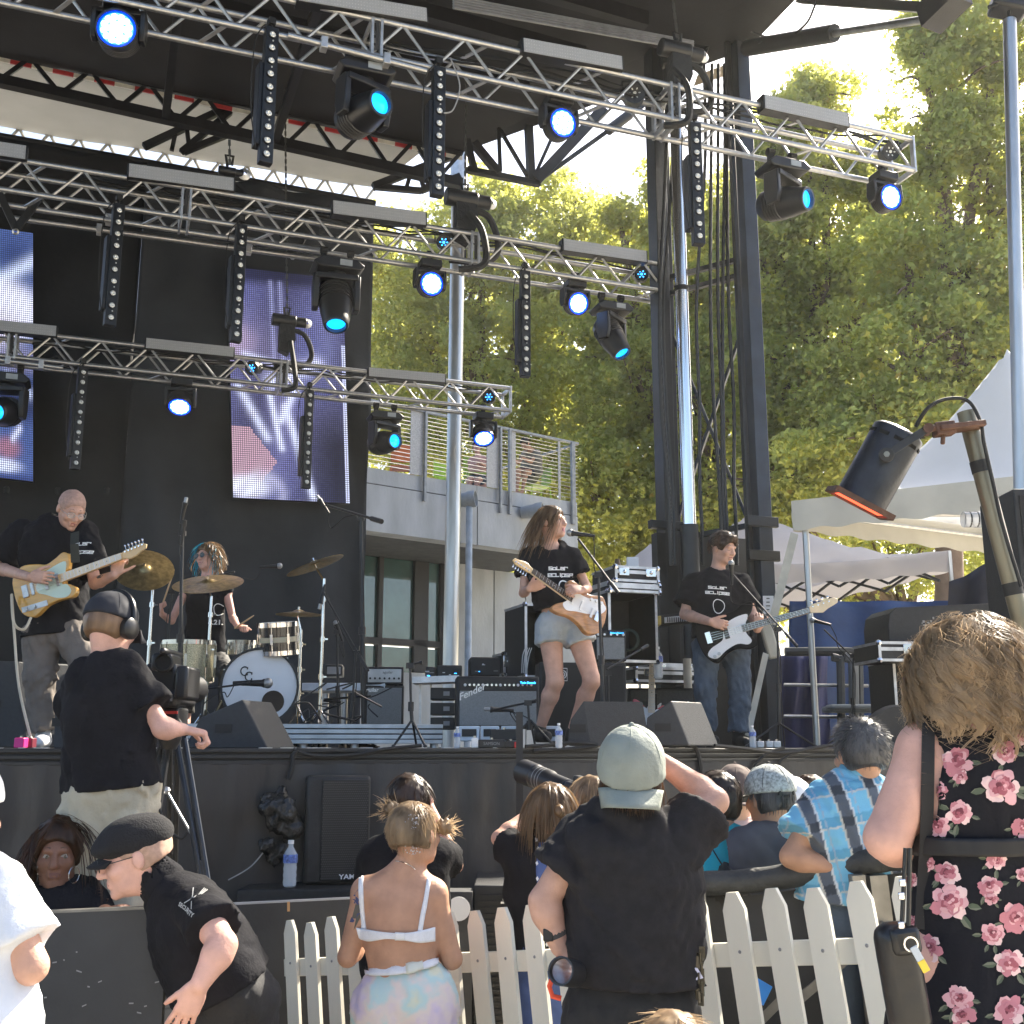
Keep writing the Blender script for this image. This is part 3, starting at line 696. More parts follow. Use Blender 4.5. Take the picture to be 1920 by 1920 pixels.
def sheet(name, corners, nu, nv, m, parent, disp=None, th=0.):
    a, b_, c, d = [Vector(p) for p in corners]; vs = []      # a-b top edge, d-c bottom edge
    nn = (b_ - a).cross(d - a).normalized()
    for j in range(nv + 1):
        for i in range(nu + 1):
            u_, v_ = i / nu, j / nv; p = a.lerp(b_, u_).lerp(d.lerp(c, u_), v_)
            if disp: p = p + nn * disp(u_, v_)
            vs.append(p)
    B = MB(); B.add(vs, [(j * (nu + 1) + i, j * (nu + 1) + i + 1, (j + 1) * (nu + 1) + i + 1, (j + 1) * (nu + 1) + i) for j in range(nv) for i in range(nu)])
    o = B.build(name, m, parent)
    if th: s_ = o.modifiers.new('thickness', 'SOLIDIFY'); s_.thickness = th
    return o
sheet('awning', (R(-80, 82, 13.06), R(800, 276, 13.06), R(704, 352, 15.2), R(-80, 224, 15.2)), 40, 8, AWN, ro, lambda u_, v_: .012 * math.sin(u_ * 20) * v_, th=.01)
b = MB(); a0, a1 = R(-80, 222, 15.2), R(704, 350, 15.2); b0, b1 = R(-80, 180, 15.1), R(704, 320, 15.1)
n = 15; lat = []
WL = mat('white_lattice', (.5, .5, .48), .5)
b = MB(); b.beam(a0 - Z * .32, a1 - Z * .30, .05, .05); b.build('lattice_chord', WL, ro)
for i in range(n):
    for a, e in ((a0.lerp(a1, i / n), a0.lerp(a1, (i + .5) / n) - Z * .32), (a0.lerp(a1, (i + .5) / n) - Z * .32, a0.lerp(a1, (i + 1) / n))):
        b = MB(); b.cyl(a, e, .022, n=6); b.build('lattice_brace', WL, ro)
# corner bracket and hydraulic props at the right
def bar(a, e, w, name='strut', m=RB, parent=ro, rnd=False):
    b = MB(); (b.cyl(a, e, w / 2, n=10) if rnd else b.beam(a, e, w, w)); return b.build(name, m, parent)
for (x0, y0, x1, y1, w) in ((875, 262, 890, 322, .07), (875, 318, 1012, 345, .07), (990, 215, 996, 340, .09), (888, 268, 935, 325, .09), (935, 240, 938, 322, .04), (938, 244, 992, 336, .04), (1000, 335, 1045, 235, .04), (1004, 340, 1130, 205, .13), (1004, 343, 1262, 158, .05)):
    bar(R(x0, y0, 11.8), R(x1, y1, 11.8), w)
bar(R(1140, 245, 11.6), R(1180, 215, 11.6), .13, 'hydraulic_sleeve', BLKP, rnd=True)
for (x0, y0, x1, y1, w) in ((700, 350, 862, 287, .09), (700, 350, 790, 358, .07), (790, 358, 862, 330, .07), (770, 325, 762, 352, .05), (785, 318, 795, 355, .05), (812, 306, 800, 352, .05), (430, 200, 270, 275, .08), (432, 210, 340, 285, .07), (345, 285, 432, 250, .07), (330, 245, 322, 282, .05), (350, 238, 355, 282, .05)):
    bar(R(x0, y0, 13.0), R(x1, y1, 13.0), w)
bar(W(1400, 90, 10.4), W(1565, 62, 9.4), .17, 'hydraulic_sleeve', BLKP, rnd=True); bar(W(1560, 63, 9.43), W(1752, 34, 8.2), .07, 'hydraulic_rod', STEEL, rnd=True)
bar(W(1500, -2, 9.8), W(1760, 16, 8.1), .08); bar(W(1740, 38, 8.2), W(1800, -20, 7.9), .22)
b = MB(); b.tube(spline([W(1530, 4, 9.5), W(1515, 40, 9.4), W(1492, 62, 9.7)], 6), .012, 5); b.build('hose', BLKM, ro)
b = MB(); b.tube(spline([W(1408, 60, 10.2), W(1425, 66, 10.2), W(1440, 72, 10.1), W(1420, 80, 10.1)], 6), .012, 5); b.build('hose', BLKM, ro)
# ---------------------------------------------------------------- lighting trusses
TR = {}
ZIG = .245
def lighting_truss(key, s_, px, py, L, label, size=.30, joints=()):
    o = R(px, py, s_); root = thing('lighting_truss', label, 'lighting truss', o, 'aluminium lighting trusses over the stage'); h = size / 2
    TR[key] = (o, s_, root)
    for dz in (-h, h):
        for dn in (0, size):
            b = MB(); b.cyl(o + Z * dz + N * dn, o + Z * dz + N * dn - U * L, .0245, n=10); b.build('chord', ALU, root)
    B1 = MB(); B1.cyl(Vector((0, 0, -h)), Vector((0, 0, h)) - U * ZIG, .0125, n=6); o1 = B1.build('brace', ALU, root, off=(0, 0, 0)); o1.location = o * 0 - U * .03
    B2 = MB(); B2.cyl(Vector((0, 0, h)), Vector((0, 0, -h)) - U * ZIG, .0125, n=6); o2 = B2.build('brace', ALU, root, off=(0, 0, 0)); o2.location = -U * (.03 + ZIG)
    B3 = MB(); B3.beam(-U * .02, -U * ZIG * .8 + N * size, .03, .012); o3 = B3.build('brace', ALUF, root, off=(0, 0, 0)); o3.location = -Z * h - U * .06
    k = int(L / (2 * ZIG))
    for i in range(k):
        for dn in (0, size):
            if i or dn:
                c = inst('brace', o1, root); c.location = -U * (.03 + 2 * ZIG * i) + N * dn
                c = inst('brace', o2, root); c.location = -U * (.03 + ZIG + 2 * ZIG * i) + N * dn
        if i % 2 == 0 and i:
            c = inst('brace', o3, root); c.location = -Z * h - U * (.06 + 2 * ZIG * i)
            c = inst('brace', o3, root); c.location = Z * h - U * (.06 + 2 * ZIG * i)
    def endframe(t, name='end_frame'):
        b = MB(); c = o - U * t
        for dn in (0, size): b.box(c + N * dn, (.022, .05, size + .05), U, N)
        for dz in (-h, h): b.box(c + N * h + Z * dz, (.02, size, .05), U, N)
        b.build(name, ALUF, root, bevel=.003)
    endframe(0); 
    for jx in joints:
        t = (o - R(jx, py, s_)).dot(U); endframe(t - .035, 'joint_plate'); endframe(t + .035, 'joint_plate')
        b = MB()
        for dn in (0, size): b.box(o - U * t + N * dn + N * (-.027 if dn == 0 else .027), (.030, .004, size - .05), U, N)
        b.build('joint_shade_strip', mat('shadow_gap', (.03, .03, .03), .7), root)  # dark strips painted in for the shade between the plates
    return root
lighting_truss('front', 7.33, 1712, 290, 8.6, 'front lighting truss, highest of the three, ending in front of the trees', joints=(1268, 700))
lighting_truss('mid', 9.64, 1250, 522, 8.8, 'middle lighting truss ending at the tall tower leg', .29, joints=(890, 340))
lighting_truss('rear', 12.24, 957, 749, 7.4, 'rear lighting truss, lowest of the three, hanging before the video screens', .285, joints=(530, 12))
# loom of cables along each truss
for key, (x0, y0, x1, y1), lb in (('front', (700, 80, 1690, 275), 'black cable loom running inside the front truss'), ('mid', (150, 340, 1210, 505), 'black cable loom running inside the middle truss'), ('rear', (60, 645, 930, 735), 'black cable loom running inside the rear truss')):
    o, s_, r_ = TR[key]; b = MB()
    for q in range(3):
        pts = []
        for i in range(25):
            t = i / 24; pts.append(R(x0 + (x1 - x0) * t, y0 + (y1 - y0) * t, s_ + .1 + .05 * q) + Z * (random.uniform(-.03, .03) + .03 * q))
        b.tube(spline(pts, 3), .010, 5)
    tag(b.build('cable_loom', BLKM, off=o), lb, 'cable')
# spare pipes clamped below the trusses
def pipe(x0, y0, x1, y1, s_, label, r=.025):
    b = MB(); a = R(x0, y0, s_); b.cyl(a, R(x1, y1, s_), r, n=12); root = thing('pipe', label, 'pipe', a); b.build('tube', ALU, root)
    for t in (.25, .7):
        b = MB(); c = a.lerp(R(x1, y1, s_), t); b.box(c, (.05, .08, .09), U, N); b.build('clamp', ALUF, root, bevel=.004)
pipe(540, 66, 800, 133, 7.28, 'aluminium pipe clamped under the front truss near the upper left spotlight')
pipe(-20, 672, 118, 690, 12.18, 'short aluminium pipe clamped under the rear truss at the left screen')
pipe(60, 392, 600, 468, 10.1, 'long thin aluminium pipe running behind the middle truss')
pipe(20, 408, 640, 492, 10.3, 'second long thin pipe behind the middle truss, slightly lower')
# ---------------------------------------------------------------- fixtures
STRIPM = mat('grey_led_strip_face', (.40, .41, .42), .4, .1, .06, 40); DOT = mat('led_dots', (.55, .55, .55), .3)
def led_strip(s_, x0, y0, x1, y1, hpx, label):
    a = R(x0, y0, s_); e = R(x1, y1, s_); d = (e - a); L = d.length; d.normalize(); up = N.cross(d) * -1; up = up if up.z > 0 else -up; nn = -N
    h = hpx / 2100 * (a - Vector((0, 0, CZ))).length * 1.0; root = thing('led_strip', label, 'strip light', (a + e) / 2, 'grey LED strip lights lying on the trusses')
    b = MB(); b.box((a + e) / 2 + N * .05, (L + .03, .10, h), d, N, up); b.build('housing', BLK, root, bevel=.004)
    b = MB(); b.box((a + e) / 2 - N * .003, (L, .006, h * .92), d, N, up); b.build('face', STRIPM, root)
    b = MB(); nc = int(L / .022)
    for i in range(nc):
        for j in range(4):
            c = a + d * (.02 + (L - .04) * i / (nc - 1)) + up * h * (-.33 + .22 * j) - N * .0075; w = .0035; b.add([c - d * w - up * w, c + d * w - up * w, c + d * w + up * w, c - d * w + up * w], [(0, 1, 2, 3)])
    o = b.build('led', DOT, root, flat=True); o['kind'] = 'stuff'
STR_ = (('front', 560, -12, 800, 28, 28, 'over the upper left spotlight'), ('front', 982, 84, 1166, 118, 28, 'above the wash light beside the roof corner'), ('front', 1434, 190, 1590, 225, 28, 'above the moving head against the trees'),
        ('mid', -60, 270, 48, 286, 26, 'cut by the left edge of the photo, on the middle truss'), ('mid', 242, 319, 438, 346, 26, 'on the middle truss beside a chain hoist'), ('mid', 625, 388, 798, 410, 27, 'on the middle truss at the backdrop edge'), ('mid', 1057, 458, 1212, 481, 24, 'near the right end of the middle truss'),
        ('rear', -60, 604, 105, 621, 20, 'on the rear truss crossing the left screen'), ('rear', 274, 643, 438, 660, 20, 'on the rear truss between the two screens'), ('rear', 692, 697, 834, 709, 18, 'on the rear truss by the silver pole'))
for key, x0, y0, x1, y1, h, w in STR_: led_strip(TR[key][1] - .06, x0, y0, x1, y1, h, 'grey LED strip light ' + w)
LENSG = mat('clear_glass_lens', (.72, .74, .72), .2, .3, .3, 120)
def led_bar(s_, px, y0, x1, y1, label, back=None):
    a = R(px, y0, s_); e = R(x1, y1, s_); a2 = Vector(e); a2.z = a.z; a = a2.lerp(a, .5); e = Vector((a.x, a.y, e.z)); L = a.z - e.z
    root = thing('led_bar', label, 'LED bar', e, 'upright LED bars hanging from the trusses'); w = .095
    f = (Vector((0, 0, 0)) - Vector((a.x, a.y, 0))).normalized(); f = (f * .75 - N * .25 + U * .25).normalized(); x = Z.cross(f).normalized(); x = -x if x.dot(U) < 0 else x; c = (a + e) / 2
    b = MB(); b.box(c - f * .035, (w, .07, L), x, f); b.build('housing', BLKP, root, bevel=.004)
    b = MB(); b.box(c - f * .07 - x * .055 - Z * (L * .07), (.045, .10, L * .60), x, f); b.build('rear_case', BLK, root, bevel=.004)
    b = MB(); b.cyl(a + Z * .10 - f * .04, a - f * .04, .012); b.box(a + Z * .06 - f * .04, (.05, .06, .05), x, f); b.build('hook', BLKM, root)
    b = MB(); b.lathe([(.0, .031), (.012, .031), (.012, .026), (.004, .024)], (0, 0, 0), f, 12); r0 = b.build('bezel', BLK, root, off=(0, 0, 0))
    b = MB(); b.lathe([(.005, .0), (.013, .012), (.010, .020), (.004, .0255)][::-1], (0, 0, 0), f, 12); l0 = b.build('lens', LENSG, root, off=(0, 0, 0))
    b = MB()
    for i in range(10):
        z = L / 2 - L * (.06 + .88 * i / 9)
        p = (c + Z * z) - e
        if i == 0: r0.location = p; l0.location = p
        else: q = inst('bezel', r0, root); q.location = p; q = inst('lens', l0, root); q.location = p
        if i % 2 == 0: b.ball(e + p - Z * L * .045 + x * .006 + f * .002, .007, 6)
    b.build('indicator', DOT, root)
    b = MB(); b.tube(spline([a - x * .03 + Z * .02, a - x * .12 - Z * .15, a - x * .13 - Z * L * .6, c - x * .08 - Z * L * .42], 6), .005, 5); b.build('lead', BLKM, root)
for key, x, y0, x1, y1, w in (('front', 511, 50, 500, 304, 'over the upper left corner of the stage'), ('front', 829, 125, 818, 364, 'in front of the rear roof corner'), ('front', 1310, 230, 1307, 455, 'between the tall tower legs'),
                        ('mid', 217, 380, 215, 610, 'in front of the black backdrop, leftmost under the middle truss'), ('mid', 452, 420, 446, 640, 'in front of the right screen edge'), ('mid', 988, 507, 985, 705, 'against the trees beside the silver pole'),
                        ('rear', 152, 686, 147, 880, 'lowest on the left, beside the left screen'), ('rear', 580, 730, 577, 915, 'in front of the lower half of the right screen')):
    led_bar(TR[key][1] - .06, x, y0, x1, y1, 'black upright LED bar ' + w)
def clampk(b, p, h=.10):
    b.box(p + Z * h * .5, (.05, .05, h)); b.cyl(p + Z * h - U * .03, p + Z * h + U * .03, .035, n=10)
HEADM = mat('satin_black_lamp_body', (.014, .014, .016), .38, 0, .2, 10, spec=.5)
def moving_spot(s_, px, py, d, label, k=1., lens=BLUELENS, pan=None):
    top = R(px, py, s_) - Z * 0; d = Vector(d).normalized(); root = thing('moving_spotlight', label, 'moving spotlight', top, 'moving head spotlights under the trusses')
    x = Vector((d.x, d.y, 0)).normalized() if pan is None else Vector(pan).normalized(); ya = Z.cross(x).normalized()     # ya: tilt axis
    b = MB()
    for t in (-.11, .11): clampk(b, top + U * t * k, .09 * k)
    b.build('clamp', BLKM, root)
    b = MB(); bw = [(-.21, -.01), (-.14, .045), (.14, .045), (.21, -.01), (.17, -.05), (-.17, -.05)]; b.prism([(p[0] * k, p[1] * k) for p in bw], top - Z * .05 * k, U, Z, .26 * k); b.build('base', HEADM, root, bevel=.012)
    b = MB(); b.box(top - Z * .05 * k - N * .133 * k + U * .05 * k, (.10 * k, .006, .05 * k), U, N); dsp = b.build('display', mat('pale_display', (.35, .38, .40), .2), root)
    b = MB(); b.cyl(top - Z * .10 * k, top - Z * .13 * k, .08 * k, n=16); b.box(top - Z * .15 * k, (.17 * k, .34 * k, .05 * k), x, ya)
    for sgn in (-1, 1):
        o = top - Z * .15 * k + ya * sgn * .165 * k; b.prism([(-.07 * k, .02 * k), (.07 * k, .02 * k), (.075 * k, -.18 * k), (.05 * k, -.27 * k), (-.05 * k, -.27 * k), (-.075 * k, -.18 * k)], o, x, Z, .05 * k)
    b.build('yoke', HEADM, root, bevel=.010)
    c = top - Z * .36 * k; b = MB(); b.lathe([(-.23 * k, .0), (-.23 * k, .09 * k), (-.19 * k, .125 * k), (-.05 * k, .135 * k), (.06 * k, .130 * k), (.20 * k, .105 * k), (.225 * k, .103 * k), (.24 * k, .095 * k), (.24 * k, .078 * k), (.20 * k, .074 * k)], c, d, 28)
    for i in range(5): b.lathe([((-.14 + i * .03) * k, .131 * k), ((-.135 + i * .03) * k, .141 * k), ((-.125 + i * .03) * k, .141 * k), ((-.12 + i * .03) * k, .131 * k)], c, d, 28)
    hd = b.build('lamp_head', HEADM, root); b = MB(); b.lathe([(.222 * k, .0001), (.217 * k, .04 * k), (.206 * k, .076 * k)][::-1], c, d, 24); b.build('lens', lens, hd)
def wash(s_, px, py, d, label, k=1.):
    top = R(px, py, s_); d = Vector(d).normalized(); root = thing('wash_light', label, 'wash light', top, 'round LED wash lights under the trusses'); x = Vector((d.x, d.y, 0)).normalized(); ya = Z.cross(x).normalized()
    b = MB(); clampk(b, top, .07 * k); b.build('clamp', BLKM, root)
    b = MB(); b.box(top - Z * .04 * k, (.20 * k, .16 * k, .075 * k), U, N); b.build('base', HEADM, root, bevel=.01)
    b = MB(); b.cyl(top - Z * .075 * k, top - Z * .10 * k, .05 * k, n=14); b.box(top - Z * .11 * k, (.10 * k, .28 * k, .03 * k), x, ya)
    for sgn in (-1, 1): b.prism([(-.05 * k, .015 * k), (.05 * k, .015 * k), (.06 * k, -.11 * k), (.03 * k, -.17 * k), (-.03 * k, -.17 * k), (-.06 * k, -.11 * k)], top - Z * .11 * k + ya * sgn * .135 * k, x, Z, .03 * k)
    b.build('yoke', HEADM, root, bevel=.006)
    c = top - Z * .235 * k; b = MB(); b.lathe([(-.11 * k, 0), (-.11 * k, .07 * k), (-.06 * k, .105 * k), (.05 * k, .118 * k), (.085 * k, .118 * k), (.085 * k, .108 * k), (.078 * k, .106 * k)], c, d, 26)
    for i in range(4): b.lathe([((-.05 + i * .022) * k, .106 * k), ((-.045 + i * .022) * k, .120 * k), ((-.038 + i * .022) * k, .120 * k), ((-.034 + i * .022) * k, .110 * k)], c, d, 26)
    hd = b.build('lamp_head', HEADM, root)
    b = MB(); b.lathe([(.070 * k, .107 * k), (.074 * k, .100 * k), (.078 * k, .093 * k)], c, d, 26); b.build('rim', BLUERING, hd)
    x2, y2, _ = frame_from(d); b = MB(); cells = [(0, 0)] + [(.034 * math.cos(a), .034 * math.sin(a)) for a in [i * math.pi / 3 for i in range(6)]] + [(.070 * math.cos(a), .070 * math.sin(a)) for a in [i * math.pi / 6 + .2 for i in range(12)]]
    for u_, v_ in cells: b.lathe([(.0, .0205 * k), (.006 * k, .015 * k), (.009 * k, .0001)], c + d * .076 * k + (x2 * u_ + y2 * v_) * k, d, 8)
    b.build('led_cell', BLUEGLOW, hd); b = MB(); b.lathe([(.0745 * k, .094 * k), (.0745 * k, .0001)], c, d, 20); b.build('led_plate', BLUEPLATE, hd)
moving_spot(7.45, 683, 128, (.62, -.75, -.10), 'black moving spotlight with small blue lens, largest, under the front truss at upper left', 1.05, pan=(.62, -.75, 0))
moving_spot(7.45, 1466, 308, (.66, -.70, -.20), 'black moving spotlight with blue lens hanging against the trees at upper right', 1.0)
moving_spot(9.75, 632, 492, (.10, -.36, -.9), 'black moving spotlight pointing down before the right video screen', 1.15)
moving_spot(9.75, 1146, 572, (.42, -.30, -.86), 'black moving spotlight tilted down, under the right end of the middle truss', .98)
moving_spot(12.3, 722, 775, (.62, -.75, -.12), 'black moving spotlight with blue lens above the concrete balcony', .98)
moving_spot(12.3, 14, 703, (.1, -.95, -.3), 'black moving spotlight with blue lens in front of the left screen', 1.12)
wash(7.45, 228, -2, (.18, -.97, -.16), 'glowing blue wash light at the upper left corner', 1.2)
wash(7.45, 1047, 184, (.40, -.88, -.22), 'glowing blue wash light beneath the front truss by the roof corner', 1.03)
wash(7.45, 1656, 327, (.35, -.9, -.2), 'glowing blue wash light at the far right end of the front truss', 1.02)
wash(9.75, 806, 490, (.35, -.9, -.25), 'glowing blue wash light in front of the silver pole', 1.03)
wash(9.75, 1078, 528, (.38, -.85, -.36), 'glowing blue wash light under the middle truss beside a tilted spotlight', 1.0)
wash(12.3, 341, 712, (.10, -.55, -.83), 'glowing blue wash light pointing down between the two screens', 1.1)
wash(12.3, 906, 775, (.12, -.55, -.82), 'glowing blue wash light at the right end of the rear truss', 1.1)
BL7 = mat('blue_leds_and_glowing_print', (.1, .3, 1), .2, emit=(.02, .30, 1.), estr=2.2)  # lit LEDs; also makes some blue print glow that is no lamp
def small_par(s_, px, py, d, label, k=1., lit=True):
    c = R(px, py, s_); d = Vector(d).normalized(); root = thing('small_par_light', label, 'par light', c, 'small seven LED par lights inside the trusses')
    b = MB(); b.lathe([(-.12 * k, 0), (-.12 * k, .04 * k), (-.09 * k, .065 * k), (.03 * k, .075 * k), (.03 * k, .066 * k), (.01 * k, .0001)], c, d, 18); b.build('can', HEADM, root)
    x, y, _ = frame_from(d); b = MB()
    for a in [None] + [i * math.pi / 3 for i in range(6)]:
        o = c + d * .018 * k + ((x * math.cos(a) + y * math.sin(a)) * .038 * k if a is not None else Vector((0, 0, 0))); b.lathe([(0, .013 * k), (.006, .0001)], o, d, 8)
    b.build('led', BL7 if lit else LENSG, root); b = MB(); x2 = Z.cross(d).normalized(); b.tube([c + x2 * .085 * k, c + x2 * .085 * k + Z * .10 * k, c - x2 * .085 * k + Z * .10 * k, c - x2 * .085 * k], .008, 5); b.build('bracket', BLKM, root)
small_par(12.35, 474, 690, (-.35, -.85, -.3), 'small blue par light inside the rear truss in front of the right screen', 1.1)
small_par(12.35, 917, 745, (-.1, -.95, -.1), 'small blue par light in the right end of the rear truss', 1.1)
small_par(9.75, 832, 455, (.1, -.9, -.2), 'small blue par light in the middle truss near the hoist', 1.0)
small_par(9.75, 1203, 515, (-.1, -.95, -.1), 'small blue par light in the right end of the middle truss', 1.0)
small_par(7.45, 1190, 176, (-.1, -.95, -.2), 'small unlit par light in the front truss before the tower', 1.2, False)
small_par(7.45, 1668, 285, (.1, -.9, -.3), 'small unlit par light in the right end of the front truss', 1.1, False)
# chain hoists
def chain(b, a, e, r=.012):
    L = (a - e).length; k = int(L / .045)
    for i in range(k):
        p = a.lerp(e, i / k); q = a.lerp(e, (i + 1.25) / k); b.beam(p, q, r * 2.0 if i % 2 else r * .7, r * .7 if i % 2 else r * 2.0)
def hoist(s_, cx, cy, top, label, k=1.):
    c = R(cx, cy, s_); root = thing('chain_hoist', label, 'chain hoist', c, 'chain hoists holding the trusses'); b = MB(); b.cyl(c - U * .20 * k, c + U * .12 * k, .085 * k, n=18); b.cyl(c + U * .10 * k, c + U * .26 * k, .07 * k, n=18); b.build('motor', HEADM, root, bevel=.01)
    b = MB(); b.lathe([(0, .06), (.03, .02), (.0, .02)], c + U * .27 * k, -N, 12); b.build('label_plate', ALUF, root)
    b = MB(); b.prism([(-.1 * k, 0), (.1 * k, 0), (.12 * k, -.2 * k), (.03 * k, -.42 * k), (-.1 * k, -.36 * k)], c - Z * .06, U, Z, .13 * k); b.build('chain_bag', mat('black_nylon', (.012, .012, .012), .6, bump=.6, bscale=25), root)
    b = MB(); chain(b, R(top[0], top[1], s_), c + Z * .08); b.build('chain', mat('dull_chain', (.12, .12, .11), .4, .6), root)
    b = MB(); b.tube([c + Z * .05 - U * .02, c + Z * .16 - U * .04, c + Z * .16 + U * .03, c + Z * .07 + U * .02], .014, 6); b.build('hook', BLKM, root)
    b = MB(); b.tube(spline([c - Z * .1 + U * .05, c - Z * .15 + U * .25 * k, c - Z * .45 * k + U * .35 * k, c - Z * .62 * k + U * .22 * k, c - Z * .66 * k - U * .15 * k], 6), .035 * k, 8); b.build('loom', BLKM, root)
hoist(9.7, 872, 374, (874, 150), 'black chain hoist above the middle truss at the silver pole', 1.0)
hoist(12.3, 538, 602, (534, 130), 'black chain hoist above the rear truss over the right screen', .85)
hoist(7.4, 1272, 95, (1258, -30), 'black chain hoist over the front truss beside the tower', .85)
hoist(9.8, 430, 322, (430, 262), 'small black chain hoist behind the strip light on the middle truss', .5)
cable('thick black cable bundle looping over the front truss at the tower', [R(1262, 130, 7.3), R(1290, 165, 7.2), R(1292, 215, 7.2), R(1280, 232, 7.2), R(1245, 236, 7.25)], .03)
cable('thick black cable bundle looping over the middle truss at the hoist', [R(880, 400, 9.6), R(903, 430, 9.5), R(912, 480, 9.5), R(900, 500, 9.5), R(860, 505, 9.55)], .035)
cable('thick black cable bundle looping over the rear truss at the right screen', [R(545, 640, 12.2), R(552, 690, 12.15), R(553, 725, 12.1), R(528, 732, 12.15)], .03)
cable('thin grey cable loop hanging beside the second upright LED bar', [R(845, 110, 7.25), R(862, 160, 7.25), R(850, 205, 7.25), R(832, 212, 7.25)], .006, mat('grey_cable', (.3, .3, .3), .5))
for i, (x, y) in enumerate(((30, 430), (548, 480))):
    c = R(x, y, 9.9 if i == 0 else 12.9); a = thing('screen_hanger', ('black hanging bracket over the left video screen', 'black hanging bracket over the right video screen')[i], 'bracket', c)
    b = MB(); b.beam(c, c + Z * .35 - U * .18, .04, .06); b.beam(c, c + Z * .35 + U * .18, .04, .06); b.build('arm', BLKM, a); b = MB(); b.lathe([(0, .02), (.02, .03), (.04, .02)], c - Z * .03, -N, 10); b.build('shackle', ALUF, a)
# ---------------------------------------------------------------- backdrop and screens
BD = mat('black_scrim', (.021, .0215, .023), .85, 0, .25, 1.6, bump=.7, bscale=4, spec=.25); BD2 = mat('black_scrim_pale', (.034, .037, .042), .8, 0, .25, 1.2, bump=.8, bscale=3.5, spec=.25)  # second cloth length slightly paler and bluer
SB = 13.6
bk = thing('backdrop', 'tall black cloth backdrop hanging behind the band in two lengths', 'backdrop', R(480, 1398, SB))
def scrim(x0, x1, yt0, yt1, m, s_, seed):
    rg = random.Random(seed); A = R(x0, yt0, s_); B_ = R(x1, yt1, s_); C = Vector((B_.x, B_.y, SZ - .6)); D = Vector((A.x, A.y, SZ - .6))
    dirs = [(rg.uniform(2, 14), rg.uniform(-6, 6), rg.uniform(0, 6)) for _ in range(7)]
    def dd(u_, v_):
        w = sum(math.sin(a * u_ * 2 + c * v_ + e + math.sin(v_ * 5 + e)) for a, c, e in dirs) * .022
        return w + .05 * math.sin(28 * (u_ * .8 - v_ * .55) + 2 * math.sin(v_ * 7)) * math.exp(-((v_ - .35) / .3) ** 2)
    return sheet('cloth', (A, B_, C, D), 70, 90, m, bk, dd, .004)
scrim(-260, 276, 210, 306, BD, SB, 1); scrim(276, 702, 306, 384, BD2, SB - .04, 5)
b = MB(); b.cyl(R(-260, 208, SB + .05), R(704, 381, SB + .05), .04); b.build('top_pipe', BLKP, bk)
for i, (x, y) in enumerate(((12, 920), (108, 922), (200, 922))):
    c = R(x, y, SB - .12); b = MB(); b.lathe([(-.03, .03), (.03, .035), (.05, .02)], c, Z, 8); b.build('hanging_clip', BLKM, bk)
def led_screen(corners, img, label, nu, nv):
    a, b_, c, d = corners; root = thing('led_screen', label, 'video screen', d, 'video screens on the backdrop'); nn = (b_ - a).cross(d - a).normalized(); nn = nn if nn.y < 0 else -nn
    B = MB(); B.add([p - nn * o for o in (.006, .09) for p in corners], [(0, 1, 2, 3), (7, 6, 5, 4), (0, 4, 5, 1), (1, 5, 6, 2), (2, 6, 7, 3), (3, 7, 4, 0)]); B.build('cabinet', BLK, root, flat=True)
    uu = (np.arange(nu)[None, :, None] + np.array([.12, .88, .88, .12])) / nu; vv = (np.arange(nv)[:, None, None] + np.array([.12, .12, .88, .88])) / nv
    uu, vv = np.broadcast_arrays(uu, vv); A, Bq, C, D = [np.array(p) for p in corners]; u3, v3_ = uu[..., None], vv[..., None]
    P = (A * (1 - u3) + Bq * u3) * (1 - v3_) + (D * (1 - u3) + C * u3) * v3_ + np.array(nn) * .002
    V = P.reshape(-1, 3); Q = np.arange(len(V)).reshape(-1, 4)[:, ::-1]
    col = img((np.arange(nu)[None, :] + .5) / nu, (np.arange(nv)[:, None] + .5) / nv); col = np.clip(col, 0, 1.4).reshape(-1, 3); gm = col.mean(1, keepdims=True); col = (col * .5 + gm * .5) ** 1.25 * np.array([.82, .88, 1.02])
    cols = np.repeat(col, 4, axis=0)
    o = np_obj('led_pixels', V, Q, mat('screen_emission', (1, 1, 1), .4, 0, .02, attr='col', estr=.27, spec=.2), root, False, cols); o['kind'] = 'stuff'
def seg(u, v, x0, y0, x1, y1, w):
    dx, dy = x1 - x0, (y1 - y0) * 2; px, py = u - x0, (v - y0) * 2; t = np.clip((px * dx + py * dy) / (dx * dx + dy * dy), 0, 1)
    return np.exp(-(((px - t * dx) ** 2 + (py - t * dy) ** 2) / w ** 2))
def blob(u, v, x, y, rx, ry, p=1.): return np.exp(-(((u - x) / rx) ** 2 + ((v - y) / ry) ** 2) ** p)
def lerpc(I, c, m): return I * (1 - m[..., None]) + np.array(c) * m[..., None]
